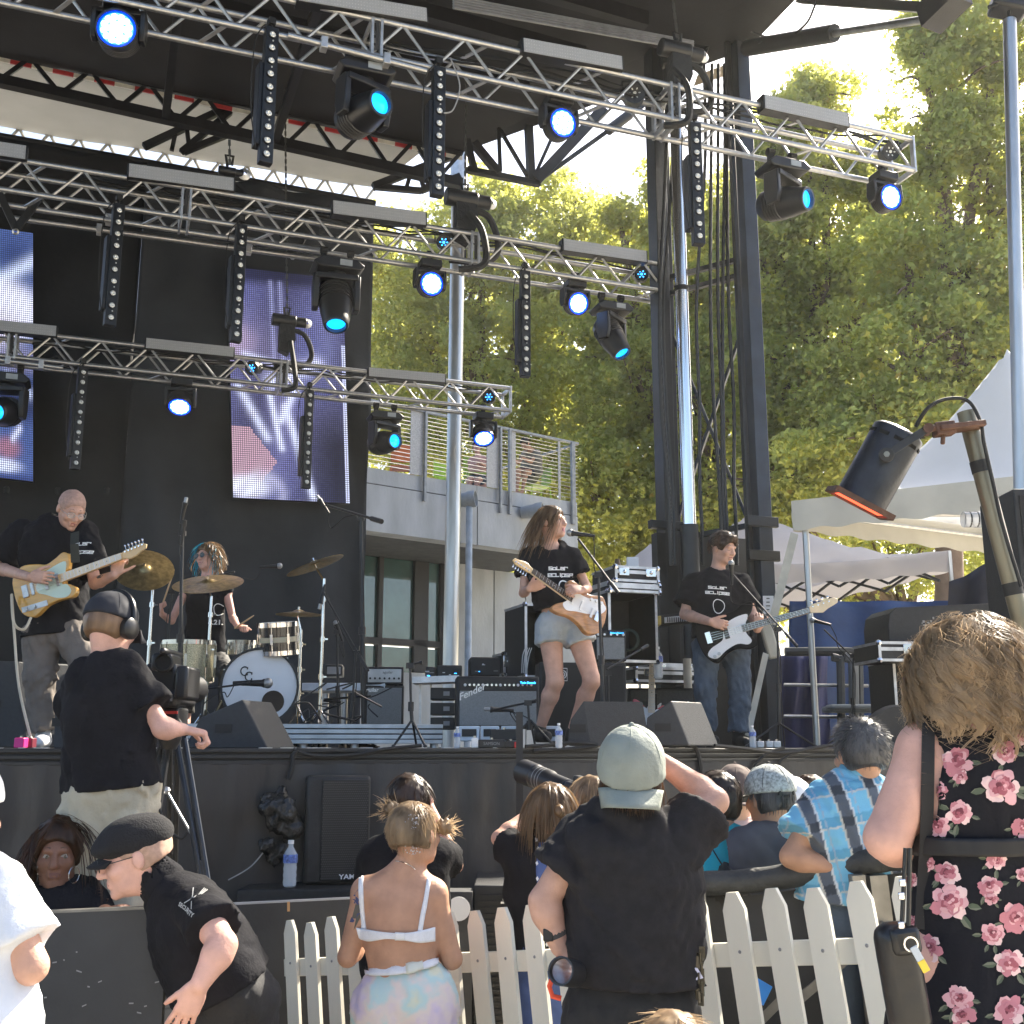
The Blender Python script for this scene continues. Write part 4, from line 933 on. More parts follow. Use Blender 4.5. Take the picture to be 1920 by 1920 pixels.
def img_right(u, v):
    u, v = np.broadcast_arrays(u, v); I = np.zeros(u.shape + (3,)) + np.array([.10, .09, .34]); nz = np.random.default_rng(3).random(u.shape)
    I += (np.sin(u * 9 + v * 5) * .5 + .5)[..., None] * np.array([.05, .06, .22]) + nz[..., None] * .05
    I = lerpc(I, (.03, .03, .12), np.clip((.08 - v) * 20, 0, .85)); I = lerpc(I, (.02, .02, .05), np.clip((u - .55) * 3, 0, 1) * np.clip((v - .55) * 5, 0, 1) * .8)
    for a in (.36, .44): I = lerpc(I, (.5, .5, .95), seg(u, v, a, .05, a + .02, .52, .02) * .7)
    I = lerpc(I, (.75, .5, .85), np.abs(blob(u, v, .15, .62, .32, .36, 2) - blob(u, v, .15, .64, .29, .32, 2)) * .9)
    I = lerpc(I, (.75, .45, .7), blob(u, v, .02, .33, .20, .09, 2) * .9)
    I = lerpc(I, (1., .95, 1.3), seg(u, v, .35, .49, .75, .40, .07)); I = lerpc(I, (1, 1, 1.3), seg(u, v, .33, .55, .42, .78, .03)); I = lerpc(I, (1, 1, 1.3), seg(u, v, .46, .60, .68, .98, .035)); I = lerpc(I, (1, 1, 1.3), seg(u, v, .42, .66, .55, .52, .035))
    I = lerpc(I, (.9, .9, 1.2), seg(u, v, .06, .52, .30, .74, .04)); I = lerpc(I, (1, .95, 1.2), seg(u, v, .12, .38, .62, .44, .03) * .8)
    tri = ((u - .02) * 1. < .36 - np.abs(v - .84) * 1.6) & (v > .70) & (v < .97); I = lerpc(I, (.95, .42, .50), tri * .9)
    I = lerpc(I, (1.2, 1.1, 1.2), blob(u, v, .12, .95, .20, .05, 2)); I = lerpc(I, (1, .9, 1.1), np.abs(blob(u, v, .25, .98, .2, .10, 3) - blob(u, v, .25, .99, .15, .075, 3)) * .8)
    I = lerpc(I, (.9, .9, 1.2), (np.abs(u - .985) < .012) * (v > .3) * .8); I = lerpc(I, (.3, .3, .7), blob(u, v, .85, .3, .1, .25) * .4)
    return I
def img_left(u, v):
    u, v = np.broadcast_arrays(u, v); I = np.zeros(u.shape + (3,)) + np.array([.03, .16, .62]); nz = np.random.default_rng(4).random(u.shape); I += nz[..., None] * .04
    I = lerpc(I, (.0, .05, .3), blob(u, v, .75, .12, .3, .08) * .6); I = lerpc(I, (.8, .9, 1.2), seg(u, v, .2, .27, 1.0, .12, .07)); I = lerpc(I, (1.2, 1.1, 1.2), blob(u, v, .45, .33, .75, .13, 3)); I = lerpc(I, (1, .8, .9), blob(u, v, .4, .42, .5, .10, 2) * .8)
    I = lerpc(I, (.45, .35, .6), blob(u, v, .8, .53, .5, .06, 2) * .8); I = lerpc(I, (.02, .04, .2), blob(u, v, .75, .68, .5, .10, 2) * .8); I = lerpc(I, (.7, .8, 1.1), seg(u, v, .6, .60, .95, .66, .05)); I = lerpc(I, (.8, .2, .3), blob(u, v, .62, .88, .2, .045, 2) * .9)
    I = lerpc(I, (1, 1, 1.2), blob(u, v, .55, .95, .28, .03, 2) * .9); I = lerpc(I, (.9, .9, 1.2), seg(u, v, .7, .84, .8, .80, .04)); I = lerpc(I, (.0, .05, .4), np.clip((v - .97) * 40, 0, 1) * .7)
    return I
led_screen((R(427, 499, 13.3), R(643, 524, 13.3), R(656, 944, 13.3), R(437, 933, 13.3)), img_right, 'large LED screen beside the backdrop edge showing a blurred hand and strings', 56, 112)
led_screen((R(-66, 420, 13.3), R(62, 437, 13.3), R(62, 903, 13.3), R(-64, 888, 13.3)), img_left, 'LED screen at the left picture edge showing a bright blue and white close-up', 34, 116)
# ---------------------------------------------------------------- rear support pole
b = MB(); a = W(865, 290, 14.4); b.cyl((a.x - .09, a.y, 0), (a.x - .03, a.y, a.z), .098, n=24); pl = thing('roof_support_pole', 'thick silver roof support pole standing between backdrop and concrete building', 'pole', (a.x, a.y, 0)); b.build('tube', STEEL, pl)
b = MB(); b.cyl((a.x - .035, a.y, a.z - .55), (a.x - .03, a.y, a.z + .1), .12, n=8); b.build('top_sleeve', ALUF, pl)
# ---------------------------------------------------------------- tower at the right of the stage
tw = thing('stage_tower', 'tall black steel tower with bright hydraulic ram carrying the stage roof', 'tower', W(1330, 1390, 10.9))
def post(px, py, Y, w, d, top, name='leg', m=NAVY, zb=0.): 
    p = W(px, py, Y); q = W(px, top, Y); b = MB(); b.box((p.x, p.y, (q.z + zb) / 2), (w, d, q.z - zb), U, N); return b.build(name, m, tw, bevel=.006), p
_, pa = post(1240, 640, 10.9, .13, .2, -30, m=BLKP); _, pb = post(1408, 640, 10.6, .15, .22, 40)
post(1256, 640, 11.0, .07, .1, -30, 'guide_rail', BLKP); post(1388, 640, 10.55, .05, .06, 40, 'guide_rail', BLKP)
p = W(1281, 640, 10.6); zt = W(1284, 100, 10.6).z; zm = W(1290, 985, 10.6).z; b = MB(); b.cyl((p.x, p.y, zm), (p.x, p.y, zt), .066, n=20); b.build('ram', mat('polished_ram', (.75, .75, .74), .16, 1, .15, 5, stretch=(1, 1, .1)), tw)
b = MB(); b.cyl((p.x, p.y, 0), (p.x, p.y, zm), .088, n=20); b.build('ram_sleeve', BLKP, tw); b = MB(); b.cyl((p.x, p.y, W(0, 543, 10.6).z - .02), (p.x, p.y, W(0, 543, 10.6).z + .03), .070, n=20); b.build('ram_collar', BLKM, tw)
def tz(y, Y=10.8): return W(1300, y, Y).z
for y in (515, 545, 1010): b = MB(); b.beam((pa.x, pa.y + .05, tz(y)), (pb.x, pb.y + .05, tz(y) + .12), .05, .05); b.build('crossbar', BLKP, tw)
for y0, y1 in ((600, 1000), (980, 620)): b = MB(); b.beam((pa.x + .1, pa.y + .1, tz(y0)), (pb.x - .05, pb.y + .1, tz(y1)), .05, .03); b.build('diagonal', NAVY, tw)
b = MB(); b.box((Vector((pa.x, pa.y, 0)) + Vector((pb.x, pb.y, 0))) / 2 + Z * (tz(1000) / 2 + .0) + N * .25, (1.02, .12, tz(1000)), U, N); b.build('base_panel', BLKP, tw)
for y in (990, 1052): b = MB(); b.box((pb.x, pb.y - .12, tz(y)), (.34, .05, .10), U, N); b.build('bracket', BLKP, tw, bevel=.005)
b = MB(); b.box((pa.x - .02, pa.y - .1, tz(985)), (.36, .08, .08), U, N); b.build('bracket', BLKP, tw, bevel=.005)
for (x0, y0, x1, y1, w) in ((1240, 118, 1400, 60, .12), (1240, -10, 1400, -60, .12), (1262, 115, 1300, 20, .06), (1300, 20, 1340, 85, .06), (1340, 85, 1352, -20, .06), (1310, 130, 1345, 30, .07), (1345, 30, 1400, 80, .07)): b = MB(); b.beam(W(x0, y0, 10.7), W(x1, y1, 10.7), w, w * .7); b.build('head_brace', BLKP, tw)
sheet('panel', (W(1308, 140, 10.95), W(1368, 118, 10.95), W(1368, 140, 10.95), W(1300, 162, 10.95)), 2, 2, mat('tan_panel', (.62, .5, .33), .6), tw)
RIB = mat('ribbed_black_hose', (.02, .02, .02), .45)
rnd = random.Random(3)
for k, (xt, xm, xb) in enumerate(((1335, 1338, 1352), (1347, 1352, 1358), (1358, 1361, 1363), (1366, 1372, 1380), (1250, 1243, 1256), (1258, 1250, 1264), (1320, 1312, 1316))):
    pts = [W(xt, 120, 10.7), W(xt + rnd.uniform(-3, 3), 300, 10.65), W(xm - 6, 560, 10.6), W(xm + rnd.uniform(-6, 6), 760, 10.6), W(xb - 4, 900, 10.6), W(xb, 985, 10.6), W(xb + 2, 1060, 10.6)]
    P_ = spline(pts, 22); b = MB(); b.tube(P_, [.017 + .0035 * (i % 2) for i in range(len(P_))], 6)
    tag(b.build('power_cable', RIB, off=pts[-1]), ('first', 'second', 'third', 'fourth', 'leftmost', 'second from left', 'middle')[k] + (' ribbed black power cable of the cluster before the right tower leg' if k < 4 else ' ribbed black power cable running by the left tower leg and ram'), 'cable', 'ribbed black power cables hanging down the tower')
# pole with lamp at far right
p = W(1906, 500, 6.3); pt, pm = W(1893, 38, 6.3), W(1914, 920, 6.3); pbm = pm + (pm - pt) * ((pm.z - gz(pm.x, pm.y)) / (pt.z - pm.z)); tp_ = thing('light_pole', 'tall silver tube pole at the right edge with a black floodlight on top', 'pole', (p.x, p.y, gz(p.x, p.y)))
b = MB(); b.cyl(pbm, pt, .04, n=20); b.build('tube', STEEL, tp_)
c = W(1892, 10, 6.3); b = MB(); b.box(c, (.22, .16, .12), (.96, -.1, -.28), (.1, 1, 0), (.28, 0, .96)); b.build('floodlight', HEADM, tp_, bevel=.02); b = MB(); b.tube([pt, (pt.x - .02, p.y - .05, c.z), (pt.x - .15, p.y - .05, c.z - .05)], .012, 6); b.build('bracket', BLKM, tp_)
# ================================================================ BUILDING BEHIND
CONC = mat('board_marked_concrete', (.40, .42, .44), .8, 0, .22, 2.2, bump=.25, bscale=25, stretch=(1, 1, .35)); CONC2 = mat('shaded_concrete', (.08, .085, .09), .9)  # darker copy of the concrete, shade of joint and soffit in its colour
KB = W(1083, 900, 20.9); WB = Vector((.797, .604, 0)); NB = Vector((-.604, .797, 0)); sb = KB.dot(NB)
def B(px, py, off=0.):
    d = ray(px, py); return Vector((0, 0, CZ)) + d * ((sb + off - Vector((0, 0, 0)).dot(NB)) / d.dot(NB))
zt_, zj, zb_ = B(1083, 942).z, B(1083, 968).z, B(1083, 1046).z
bu = thing('concrete_building', 'grey concrete building with a railed balcony above glazed doors', 'building', (KB.x - 6, KB.y - 4, 0))
def wbox(t0, t1, o0, o1, z0, z1, m, name, bev=0.):      # t along the wall from the corner, o behind the face
    b = MB(); c = Vector((KB.x, KB.y, 0)) + WB * ((t0 + t1) / 2) + NB * ((o0 + o1) / 2) + Z * ((z0 + z1) / 2); b.box(c, (abs(t1 - t0), abs(o1 - o0), z1 - z0), WB, NB); return b.build(name, m, bu, bevel=bev)
k = 0
for i in range(5): wbox(-2.35 * (i + 1) + .012, -2.35 * i - .012, 0, .35, zb_, zj - .012, CONC, 'wall_panel'); 
for i in range(5): wbox(-2.35 * (i + 1) + .006, -2.35 * i - .006, .02, .35, zj + .012, zt_, CONC, 'parapet_panel')
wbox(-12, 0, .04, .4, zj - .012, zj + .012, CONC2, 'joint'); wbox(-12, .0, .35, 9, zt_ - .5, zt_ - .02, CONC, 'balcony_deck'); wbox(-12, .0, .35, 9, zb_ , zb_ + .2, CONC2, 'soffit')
wbox(-.35, 0, .35, 8, zb_ + .2, zt_ - .5, CONC, 'side_wall')
def tof(px, py=1100, off=2.2):
    p = B(px, py, off); return (p - Vector((KB.x, KB.y, 0))).dot(WB)
zf = W(900, 1262, 20).z
for i, (a, e) in enumerate(((872, 926), (927, 985), (986, 1036), (1037, 1082))): wbox(tof(a) + .008, tof(e) - .008, 2.2, 2.5, 0, zb_, CONC, 'lower_wall_panel')
wbox(tof(836), tof(856), 1.9, 2.4, 0, zb_, CONC, 'column')
FR = mat('black_door_frame', (.012, .012, .014), .5); GL = mat('teal_glass', (.045, .11, .10), .04, .0, .3, 1.5, spec=1., coat=1.)
for a, e, y0, y1 in ((560, 678, 1000, 1250), (774, 800, 985, 1262), (822, 834, 985, 1262), (560, 834, 985, 1040), (560, 834, 1202, 1214)):
    z1 = B(800, y0, 2.2).z if y0 > 990 else zb_; z0 = B(800, y1, 2.2).z; wbox(tof(a), tof(e), 2.12, 2.3, z0, z1, FR, 'door_frame')
wbox(tof(707), tof(715), 2.12, 2.28, B(700, 1262, 2.2).z, B(700, 1040, 2.2).z, FR, 'mullion')
rg = random.Random(4)
for a, e in ((600, 707), (715, 774), (800, 822)):
    for y0, y1 in ((1040, 1202), (1214, 1262)): wbox(tof(a), tof(e), 2.2, 2.23, B(750, y1, 2.2).z, B(750, y0, 2.2).z, GL, 'glass_pane')
wbox(-12, tof(872), 2.0, 2.4, 0, B(750, 1262, 2.2).z, CONC, 'base_wall')
for px in (880, 1006):
    q = B(px, 936 if px == 880 else 958, -.25); ft = thing('floodlight_pipe', 'pale blue pipe and round floodlight on the concrete wall beside the silver pole' if px == 880 else 'round floodlight on the concrete wall behind the singer', 'floodlight', q)
    b = MB(); dv = (WB * .5 - NB * .6 + Z * .05).normalized(); b.lathe([(-.28, 0), (-.28, .11), (-.05, .13), (.0, .15), (.12, .15), (.12, .13), (.02, .12), (.02, 0)], q, dv, 20); b.build('housing', mat('grey_enamel', (.28, .31, .34), .5), ft)
    if px == 880: b = MB(); b.cyl((q.x, q.y, .5), (q.x, q.y, q.z - .1), .06, n=14); b.build('pipe', mat('blue_grey_enamel', (.33, .40, .50), .5), ft)
# balcony railing
RL = mat('galvanised_railing', (.30, .31, .32), .5, .4, .2, 10); rz = B(1070, 830).z - zt_
rl = thing('balcony_railing', 'galvanised balcony railing with perforated posts and thin horizontal wires', 'railing', KB)
def rbox(t0, t1, z0, z1, off=-.03, th=.02, m=RL, name='post'):
    b = MB(); b.box(Vector((KB.x, KB.y, 0)) + WB * ((t0 + t1) / 2) + NB * off + Z * ((z0 + z1) / 2), (abs(t1 - t0), th, z1 - z0), WB, NB); return b.build(name, m, rl)
def tr(px): return (B(px, 880) - KB).dot(WB)
for a, e in ((792, 796), (934, 937), (951, 955), (1068, 1074)): rbox(tr(a), tr(e), zt_ - .45, zt_ + rz, -.05, .06)
for a, e in ((768, 792), (912, 934), (955, 966), (1046, 1050)): rbox(tr(a), tr(e), zt_, zt_ + rz * .98, -.01, .012, mat('perforated_sheet', (.42, .41, .40), .5, .3, .25, 60), 'perforated_panel')
wl_ = mat('bright_wire', (.6, .6, .58), .3, .8)
w0 = MB(); w0.cyl((-6.5 * WB), Vector((0, 0, 0)), .007, n=4); wo = w0.build('wire', wl_, rl, off=(0, 0, 0)); wo.location = Z * (rz * .06)
for i in range(1, 15): q = inst('wire', wo, rl); q.location = Z * (-(KB.z - zt_) + rz * (.06 + .062 * i))
wo.location = Z * (-(KB.z - zt_) + rz * .06)
b = MB(); b.beam(Vector((KB.x, KB.y, zt_ + rz)) - NB * .02, Vector((KB.x, KB.y, zt_ + rz)) - WB * 7 - NB * .02, .07, .04); b.build('top_rail', RL, rl)
b = MB(); b.beam(Vector((KB.x, KB.y, zt_ + rz)) - NB * .02, Vector((KB.x, KB.y, zt_ + rz)) + NB * 6, .05, .04); b.build('top_rail', RL, rl)
LIME = mat('lime_chair_steel', (.42, .62, .08), .45)
def chair(px, Yb, ang, m, label, py=905):
    p = B(px, py, Yb); p.z = zt_; root = thing('cafe_chair', label, 'chair', p, 'cafe chairs on the balcony'); x = Vector((math.cos(rad(ang)), math.sin(rad(ang)), 0)); y = Z.cross(x)
    b = MB(); b.box(p + Z * .45, (.42, .42, .025), x, y); b.build('seat', m, root, bevel=.01)
    b = MB(); b.box(p + Z * .68 + y * .22, (.42, .02, .34), x, y); b.build('backrest', m, root, bevel=.01)
    for sx in (-1, 1):
        for sy in (-1, 1): b = MB(); b.cyl(p + x * .19 * sx + y * .19 * sy + Z * .45, p + x * .22 * sx + y * .24 * sy, .014, n=6); b.build('leg', m, root)
chair(893, .9, 15, LIME, 'lime green cafe chair on the balcony with its back to the railing'); chair(842, 1.6, 60, LIME, 'lime green cafe chair on the balcony, half hidden by the silver pole'); chair(1006, 1.0, -65, LIME, 'lime green cafe chair on the balcony under the leaning man')
chair(752, 1.3, 190, mat('orange_chair', (.6, .15, .04), .5), 'orange cafe chair on the balcony behind the moving spotlight')
# ================================================================ TREES
LEAF = [mat('plane_leaf_green', (.085, .145, .028), .5, 0, .45, .5, spec=.35, trans=.55, tcol=(.80, .80, .18), attr='col'), ]
def leafmat():
    m = LEAF[0]; return m
BARK = mat('plane_bark', (.16, .11, .08), .85, 0, .35, 3, bump=.5, bscale=12)
def tree(label, Y, blobs, nleaf, trunk, seed, lsz=.135, tint=(1, 1, 1)):
    rg = np.random.default_rng(seed); rr = random.Random(seed); base = W(trunk[0], 1400, Y); base.z = gz(base.x, base.y)
    root = thing('plane_tree', label, 'tree', base, 'plane trees behind the stage'); cl = []
    for (px, py, rp) in blobs:
        c = W(px, py, Y); r = rp / 2145 * Y
        nn = int(14 + 7 * r * r)
        for _ in range(nn):
            v = rg.normal(size=3); v /= np.linalg.norm(v); q = r * rg.uniform(.25, 1.05); cl.append((np.array(c) + v * q * np.array([1, .8, 1]), rg.uniform(.35, .8) * (.5 + r * .08)))
    for (px, py, rp) in blobs:
        for _ in range(3): cl.append((np.array(W(px, py, Y)), rp / 2145 * Y * rg.uniform(.75, 1.05)))
    wts = np.array([c[1] ** 2.2 for c in cl]); nb_ = len(blobs) * 3; wts[-nb_:] *= .22 * wts[:-nb_].sum() / wts[-nb_:].sum(); wts /= wts.sum(); cnt = rg.multinomial(nleaf, wts); P_ = []; tone = []; dirs = []
    for (c, r), n in zip(cl, cnt):
        v = rg.normal(size=(n, 3)); v /= np.linalg.norm(v, axis=1)[:, None]; q = r * rg.uniform(.15, 1.1, size=(n, 1)) ** .6; P_.append(c + v * q * np.array([1.15, 1.15, .8])); tone.append(np.full(n, rg.uniform(.8, 1.25))); dirs.append(v)
    P_ = np.concatenate(P_); tone = np.concatenate(tone); dirs = np.concatenate(dirs); n = len(P_)
    nrm = rg.normal(size=(n, 3)) * .9 + dirs * .3 + np.array([0, 0, .45]); nrm /= np.linalg.norm(nrm, axis=1)[:, None]
    t = rg.normal(size=(n, 3)) + np.array([0, 0, -.6]); t -= nrm * (t * nrm).sum(1)[:, None]; t /= np.linalg.norm(t, axis=1)[:, None]; s_ = np.cross(nrm, t); sz = lsz * rg.uniform(.6, 1.25, size=(n, 1))
    sh = [(-.5, 0, 0), (-.10, .60, .12), (.08, .18, .04), (.62, 0, -.10), (.08, -.18, .04), (-.10, -.60, .12)]   # lobed leaf folded on its midrib
    V = np.stack([P_ + t * sz * a + s_ * sz * b_ + nrm * sz * c_ for a, b_, c_ in sh], 1).reshape(-1, 3)
    o = np.arange(n)[:, None] * 6; Q = np.concatenate([o + np.array([[0, 1, 2, 3]]), o + np.array([[0, 3, 4, 5]])])
    col = np.array([.16, .21, .10]) * np.array(tint) * tone[:, None] * rg.uniform(.75, 1.25, size=(n, 1)); yl = rg.random(n) < .09; col[yl] = np.array([.46, .42, .07]); br = rg.random(n) < .008; col[br] = np.array([.26, .09, .03]); gy = rg.random(n) < .3; col[gy] *= np.array([.95, 1.05, 1.45])
    np_obj('crown', V, Q, leafmat(), root, False, np.repeat(col, 6, axis=0))
    b = MB(); th = W(trunk[1], trunk[2], Y); tr_ = spline([base, base.lerp(th, .5) + Vector((rr.uniform(-.2, .2), 0, 0)), th], 6); b.tube(tr_, [trunk[3] * (1 - .5 * i / len(tr_)) for i in range(len(tr_))], 10)
    b.build('trunk', BARK, root)
    for (px, py, rp) in blobs:
        e = W(px, py, Y); b = MB(); m_ = th.lerp(e, .5) + Vector((rr.uniform(-.5, .5), rr.uniform(-.5, .5), rr.uniform(-.3, .4))); pp = spline([th - Z * .3, m_, e + Z * rp / 2145 * Y * .4], 6); b.tube(pp, [trunk[3] * .5 * (1 - .8 * i / len(pp)) for i in range(len(pp))], 7)
        for _ in range(4):
            f_ = rr.uniform(.3, 1); a = m_.lerp(e, f_); d = Vector((rr.gauss(0, 1), rr.gauss(0, .7), rr.uniform(-.2, 1))).normalized() * rp / 2145 * Y * .8; pp = spline([a, a + d * .5 + Z * .15, a + d], 4); b.tube(pp, [.05 * (1 - .8 * i / len(pp)) for i in range(len(pp))], 5)
        b.build('limb', BARK, root)
tree('tall plane tree left of the tower, rising behind the silver pole', 29, [(800, 590, 190), (900, 440, 140), (1020, 500, 165), (780, 830, 200), (980, 740, 210), (1080, 400, 100), (690, 470, 130), (920, 380, 70)], 70000, (940, 930, 900, .35), 1)
tree('plane tree seen between the legs of the steel tower', 27, [(1230, 560, 160), (1290, 420, 110), (1180, 760, 190), (1330, 700, 170), (1200, 960, 200), (1360, 960, 190), (1100, 950, 190), (1395, 380, 110), (1250, 340, 70), (1130, 600, 150), (1260, 640, 150), (1410, 560, 130), (1160, 420, 70)], 90000, (1318, 1318, 990, .42), 2, tint=(1.1, 1.0, .9))
tree('plane tree right of the tower with a pointed top', 25, [(1520, 330, 125), (1535, 180, 85), (1430, 400, 110), (1640, 320, 110), (1480, 250, 85), (1420, 680, 160), (1580, 860, 190), (1640, 560, 160), (1470, 500, 160), (1600, 520, 170), (1500, 730, 190), (1460, 930, 170), (1620, 380, 100), (1440, 300, 55)], 90000, (1520, 1520, 850, .33), 3)
tree('largest plane tree filling the right side behind the white marquee', 22, [(1800, 130, 150), (1900, 40, 170), (1720, 60, 70), (1740, 290, 120), (1860, 330, 190), (1710, 480, 150), (1830, 560, 190), (1690, 700, 180), (1640, 850, 170), (1850, 760, 190), (2020, 300, 200), (2020, 700, 200)], 92000, (1790, 1780, 800, .38), 4, tint=(.95, 1.05, .9))
tree('low leafy plane tree behind the tents at lower right', 30, [(1100, 800, 170), (1300, 880, 180), (1560, 760, 190), (760, 700, 160), (1000, 620, 150), (1240, 480, 130), (1700, 880, 180), (1800, 1010, 130), (1640, 1060, 120), (1500, 1120, 130), (1320, 1140, 130), (1150, 1120, 140), (1940, 1100, 150), (1000, 1040, 130)], 90000, (1700, 1700, 1150, .3), 5, tint=(.8, 1, .9))
# thin bright broken cloud sky is left to the world
# ================================================================ TENTS
MQ = mat('white_marquee_pvc', (.62, .63, .64), .5, 0, .05, 2, bump=.12, bscale=5, trans=.22, tcol=(.6, .65, .72)); MQ2 = mat('cream_valance', (.55, .53, .46), .6, 0, .1, 3, bump=.2, bscale=6)
A_, B_, D_ = W(1487, 942, 10.0), W(1975, 890, 8.9), W(1870, 1000, 11.3); B_.z = D_.z = A_.z; C_ = B_ + D_ - A_; ce = (A_ + C_) / 2; pk = W(1915, 640, ce.y).z - A_.z
mq = thing('marquee', 'white peaked marquee with cream valance and silver legs at the right of the stage', 'marquee', (ce.x, ce.y, gz(ce.x, ce.y)))
def canopy(A, B_, C, D, hgt, parent, m, pw=1.7, n=24, val=.26, vm=MQ2, sg=.0, wav=.008):
    b = MB(); ce = (A + C) / 2; vs = []
    for j in range(n + 1):
        for i in range(n + 1):
            u_, v_ = i / n * 2 - 1, j / n * 2 - 1; d = max(abs(u_), abs(v_)) * .55 + min(1, math.hypot(u_, v_)) * .45; p = A.lerp(B_, i / n).lerp(D.lerp(C, i / n), j / n)
            vs.append(p + Z * (hgt * (1 - d) ** pw - sg * math.sin(math.pi * (i / n if d == abs(v_) else j / n)) * d) + Z * random.uniform(-wav, wav))
    b.add(vs, [(j * (n + 1) + i, j * (n + 1) + i + 1, (j + 1) * (n + 1) + i + 1, (j + 1) * (n + 1) + i) for j in range(n) for i in range(n)]); b.build('roof', m, parent)
    for k, (P_, Q_) in enumerate(((A, B_), (B_, C), (C, D), (D, A))):
        b = MB(); o = (P_ + Q_) / 2 - ce; o = Vector((o.x, o.y, 0)).normalized() * .02; vs = []; nn = 60
        for i in range(nn + 1):
            t = i / nn; w = o * (1.2 + math.sin(t * 31) * .25); q = P_.lerp(Q_, t) - Z * sg * math.sin(math.pi * t)
            vs += [q + o * .9 + Z * .012, q + w - Z * val * .5, q + w * .6 - Z * (val + .012 * math.sin(t * 40))]
        b.add(vs, [(3 * i + j, 3 * i + j + 1, 3 * i + 4 + j, 3 * i + 3 + j) for i in range(nn) for j in (0, 1)]); b.build('valance', vm, parent)
canopy(A_, B_, C_, D_, pk * .95, mq, MQ, 1.5, 48, wav=.003)
for c_, nm in ((A_, 'leg'), (B_, 'leg'), (C_, 'leg'), (D_, 'leg')):
    b = MB(); q = c_ + (ce - c_).normalized() * .1; b.cyl((q.x, q.y, gz(q.x, q.y)), (q.x, q.y, A_.z - .02), .028, n=14); b.build(nm, STEEL, mq)
b = MB()
for P_, Q_ in ((A_, B_), (B_, C_), (C_, D_), (D_, A_), (A_, C_), (B_, D_)): b.cyl(P_.lerp(ce, .03) - Z * .1, Q_.lerp(ce, .03) - Z * .1, .02, n=6)
b.build('frame', ALU, mq)
ws = thing('webbing_strap', 'cream webbing tie-down strap running from the marquee corner to the stage', 'strap', W(1400, 1385, 9.0)); b = MB()
def ribbon(b, pts, w, th=.004, up=Vector((0, 1, 0))):
    for a, e in zip(pts[:-1], pts[1:]):
        x = (e - a).cross(up).normalized(); b.box((a + e) / 2, (w, th, (e - a).length), x, up, (e - a).normalized())
WEB = mat('cream_webbing', (.42, .41, .35), .8); ribbon(b, [W(1490, 1000, 9.8), W(1447, 1170, 9.6)], .07); ribbon(b, [W(1436, 1225, 9.4), W(1402, 1380, 9.0)], .05); b.build('strap', WEB, ws)
b = MB(); b.box(W(1442, 1198, 9.45), (.10, .07, .33), (1, 0, .22), (0, 1, 0), (-.22, 0, 1)); b.build('folded_strap', WEB, ws, bevel=.02)
TN = mat('lavender_canopy', (.52, .50, .50), .7, 0, .06, 3, bump=.3, bscale=4, trans=.35, tcol=(.75, .70, .68)); 
def tent(label, A, B_, C, D, h, y):
    ce = (A + C) / 2; t = thing('pop_up_tent', label, 'tent', (ce.x, ce.y, gz(ce.x, ce.y))); canopy(A, B_, C, D, h, t, TN, 1.15, 20, .22, TN, .05, .02)
    for c_ in (A, B_, C, D): b = MB(); b.beam((c_.x, c_.y, gz(c_.x, c_.y)), c_, .035, .035, up=Vector((0, 1, 0))); b.build('leg', STEEL, t)
    b = MB()
    for P_, Q_ in ((A, B_), (B_, C), (C, D), (D, A)):
        for i in range(4): p = P_.lerp(Q_, i / 4); q = P_.lerp(Q_, (i + 1) / 4); b.beam(p.lerp(ce, .05) - Z * .02, q.lerp(ce, .05) - Z * .32, .02, .03); b.beam(p.lerp(ce, .05) - Z * .32, q.lerp(ce, .05) - Z * .02, .02, .03)
    b.build('scissor_frame', BLKP, t)
a, e = W(1395, 1060, 13.6), W(1782, 1062, 12.6); e.z = a.z; f = N * 4; tent('low lavender canopy tent behind the marquee leg', a, e, e + f, a + f, W(1500, 962, 15).z - a.z, 13)
a, e = W(1195, 1088, 15.), W(1440, 1082, 15.); e.z = a.z; tent('pale canopy tent mostly hidden behind the tower base', a, e, e + N * 3, a + N * 3, .75, 15)
BT = mat('blue_tarp', (.010, .045, .16), .6, 0, .25, 2, bump=.5, bscale=5); BT2 = mat('purple_blue_tarp', (.022, .028, .11), .6, 0, .25, 2, bump=.5, bscale=5)
def tarp(label, cs, m, seed=1):
    root = thing('tarpaulin', label, 'tarpaulin', Vector((cs[3].x, cs[3].y, 0))); sheet('sheet', cs, 40, 20, m, root, lambda u_, v_: .05 * math.sin(u_ * 17 + seed + 2 * v_) + .03 * math.sin(v_ * 9 + u_ * 5), .004)
tarp('bright blue tarpaulin hanging behind the scaffold rails', [W(1482, 1126, 12.3), W(1785, 1128, 12.3), W(1790, 1430, 12.3), W(1482, 1430, 12.3)], BT)
tarp('purplish blue tarpaulin hanging low beside the tower', [W(1440, 1228, 11.6), W(1552, 1228, 11.6), W(1560, 1430, 11.6), W(1440, 1430, 11.6)], BT2, 3)
tarp('dark navy tarpaulin sloping up behind the mixing desk', [W(1780, 1092, 12.0), W(1960, 1000, 11.6), W(1960, 1430, 11.6), W(1760, 1430, 12.0)], mat('navy_tarp', (.006, .010, .03), .7, bump=.5, bscale=5), 5)
pc = thing('clear_plastic_roll', 'clear rolled plastic window hanging under the marquee valance', 'plastic roll', W(1830, 974, 8.8)); b = MB(); b.cyl(W(1806, 974, 8.8), W(1870, 974, 8.8), .065, n=20); b.build('roll', mat('clear_plastic', (.6, .62, .64), .12, alpha=.45), pc)
b = MB(); [b.lathe([(0, .066), (.012, .066)], W(1815 + 14 * i, 974, 8.8), (1, 0, 0), 16) for i in range(4)]; b.build('tie', BLKM, pc)
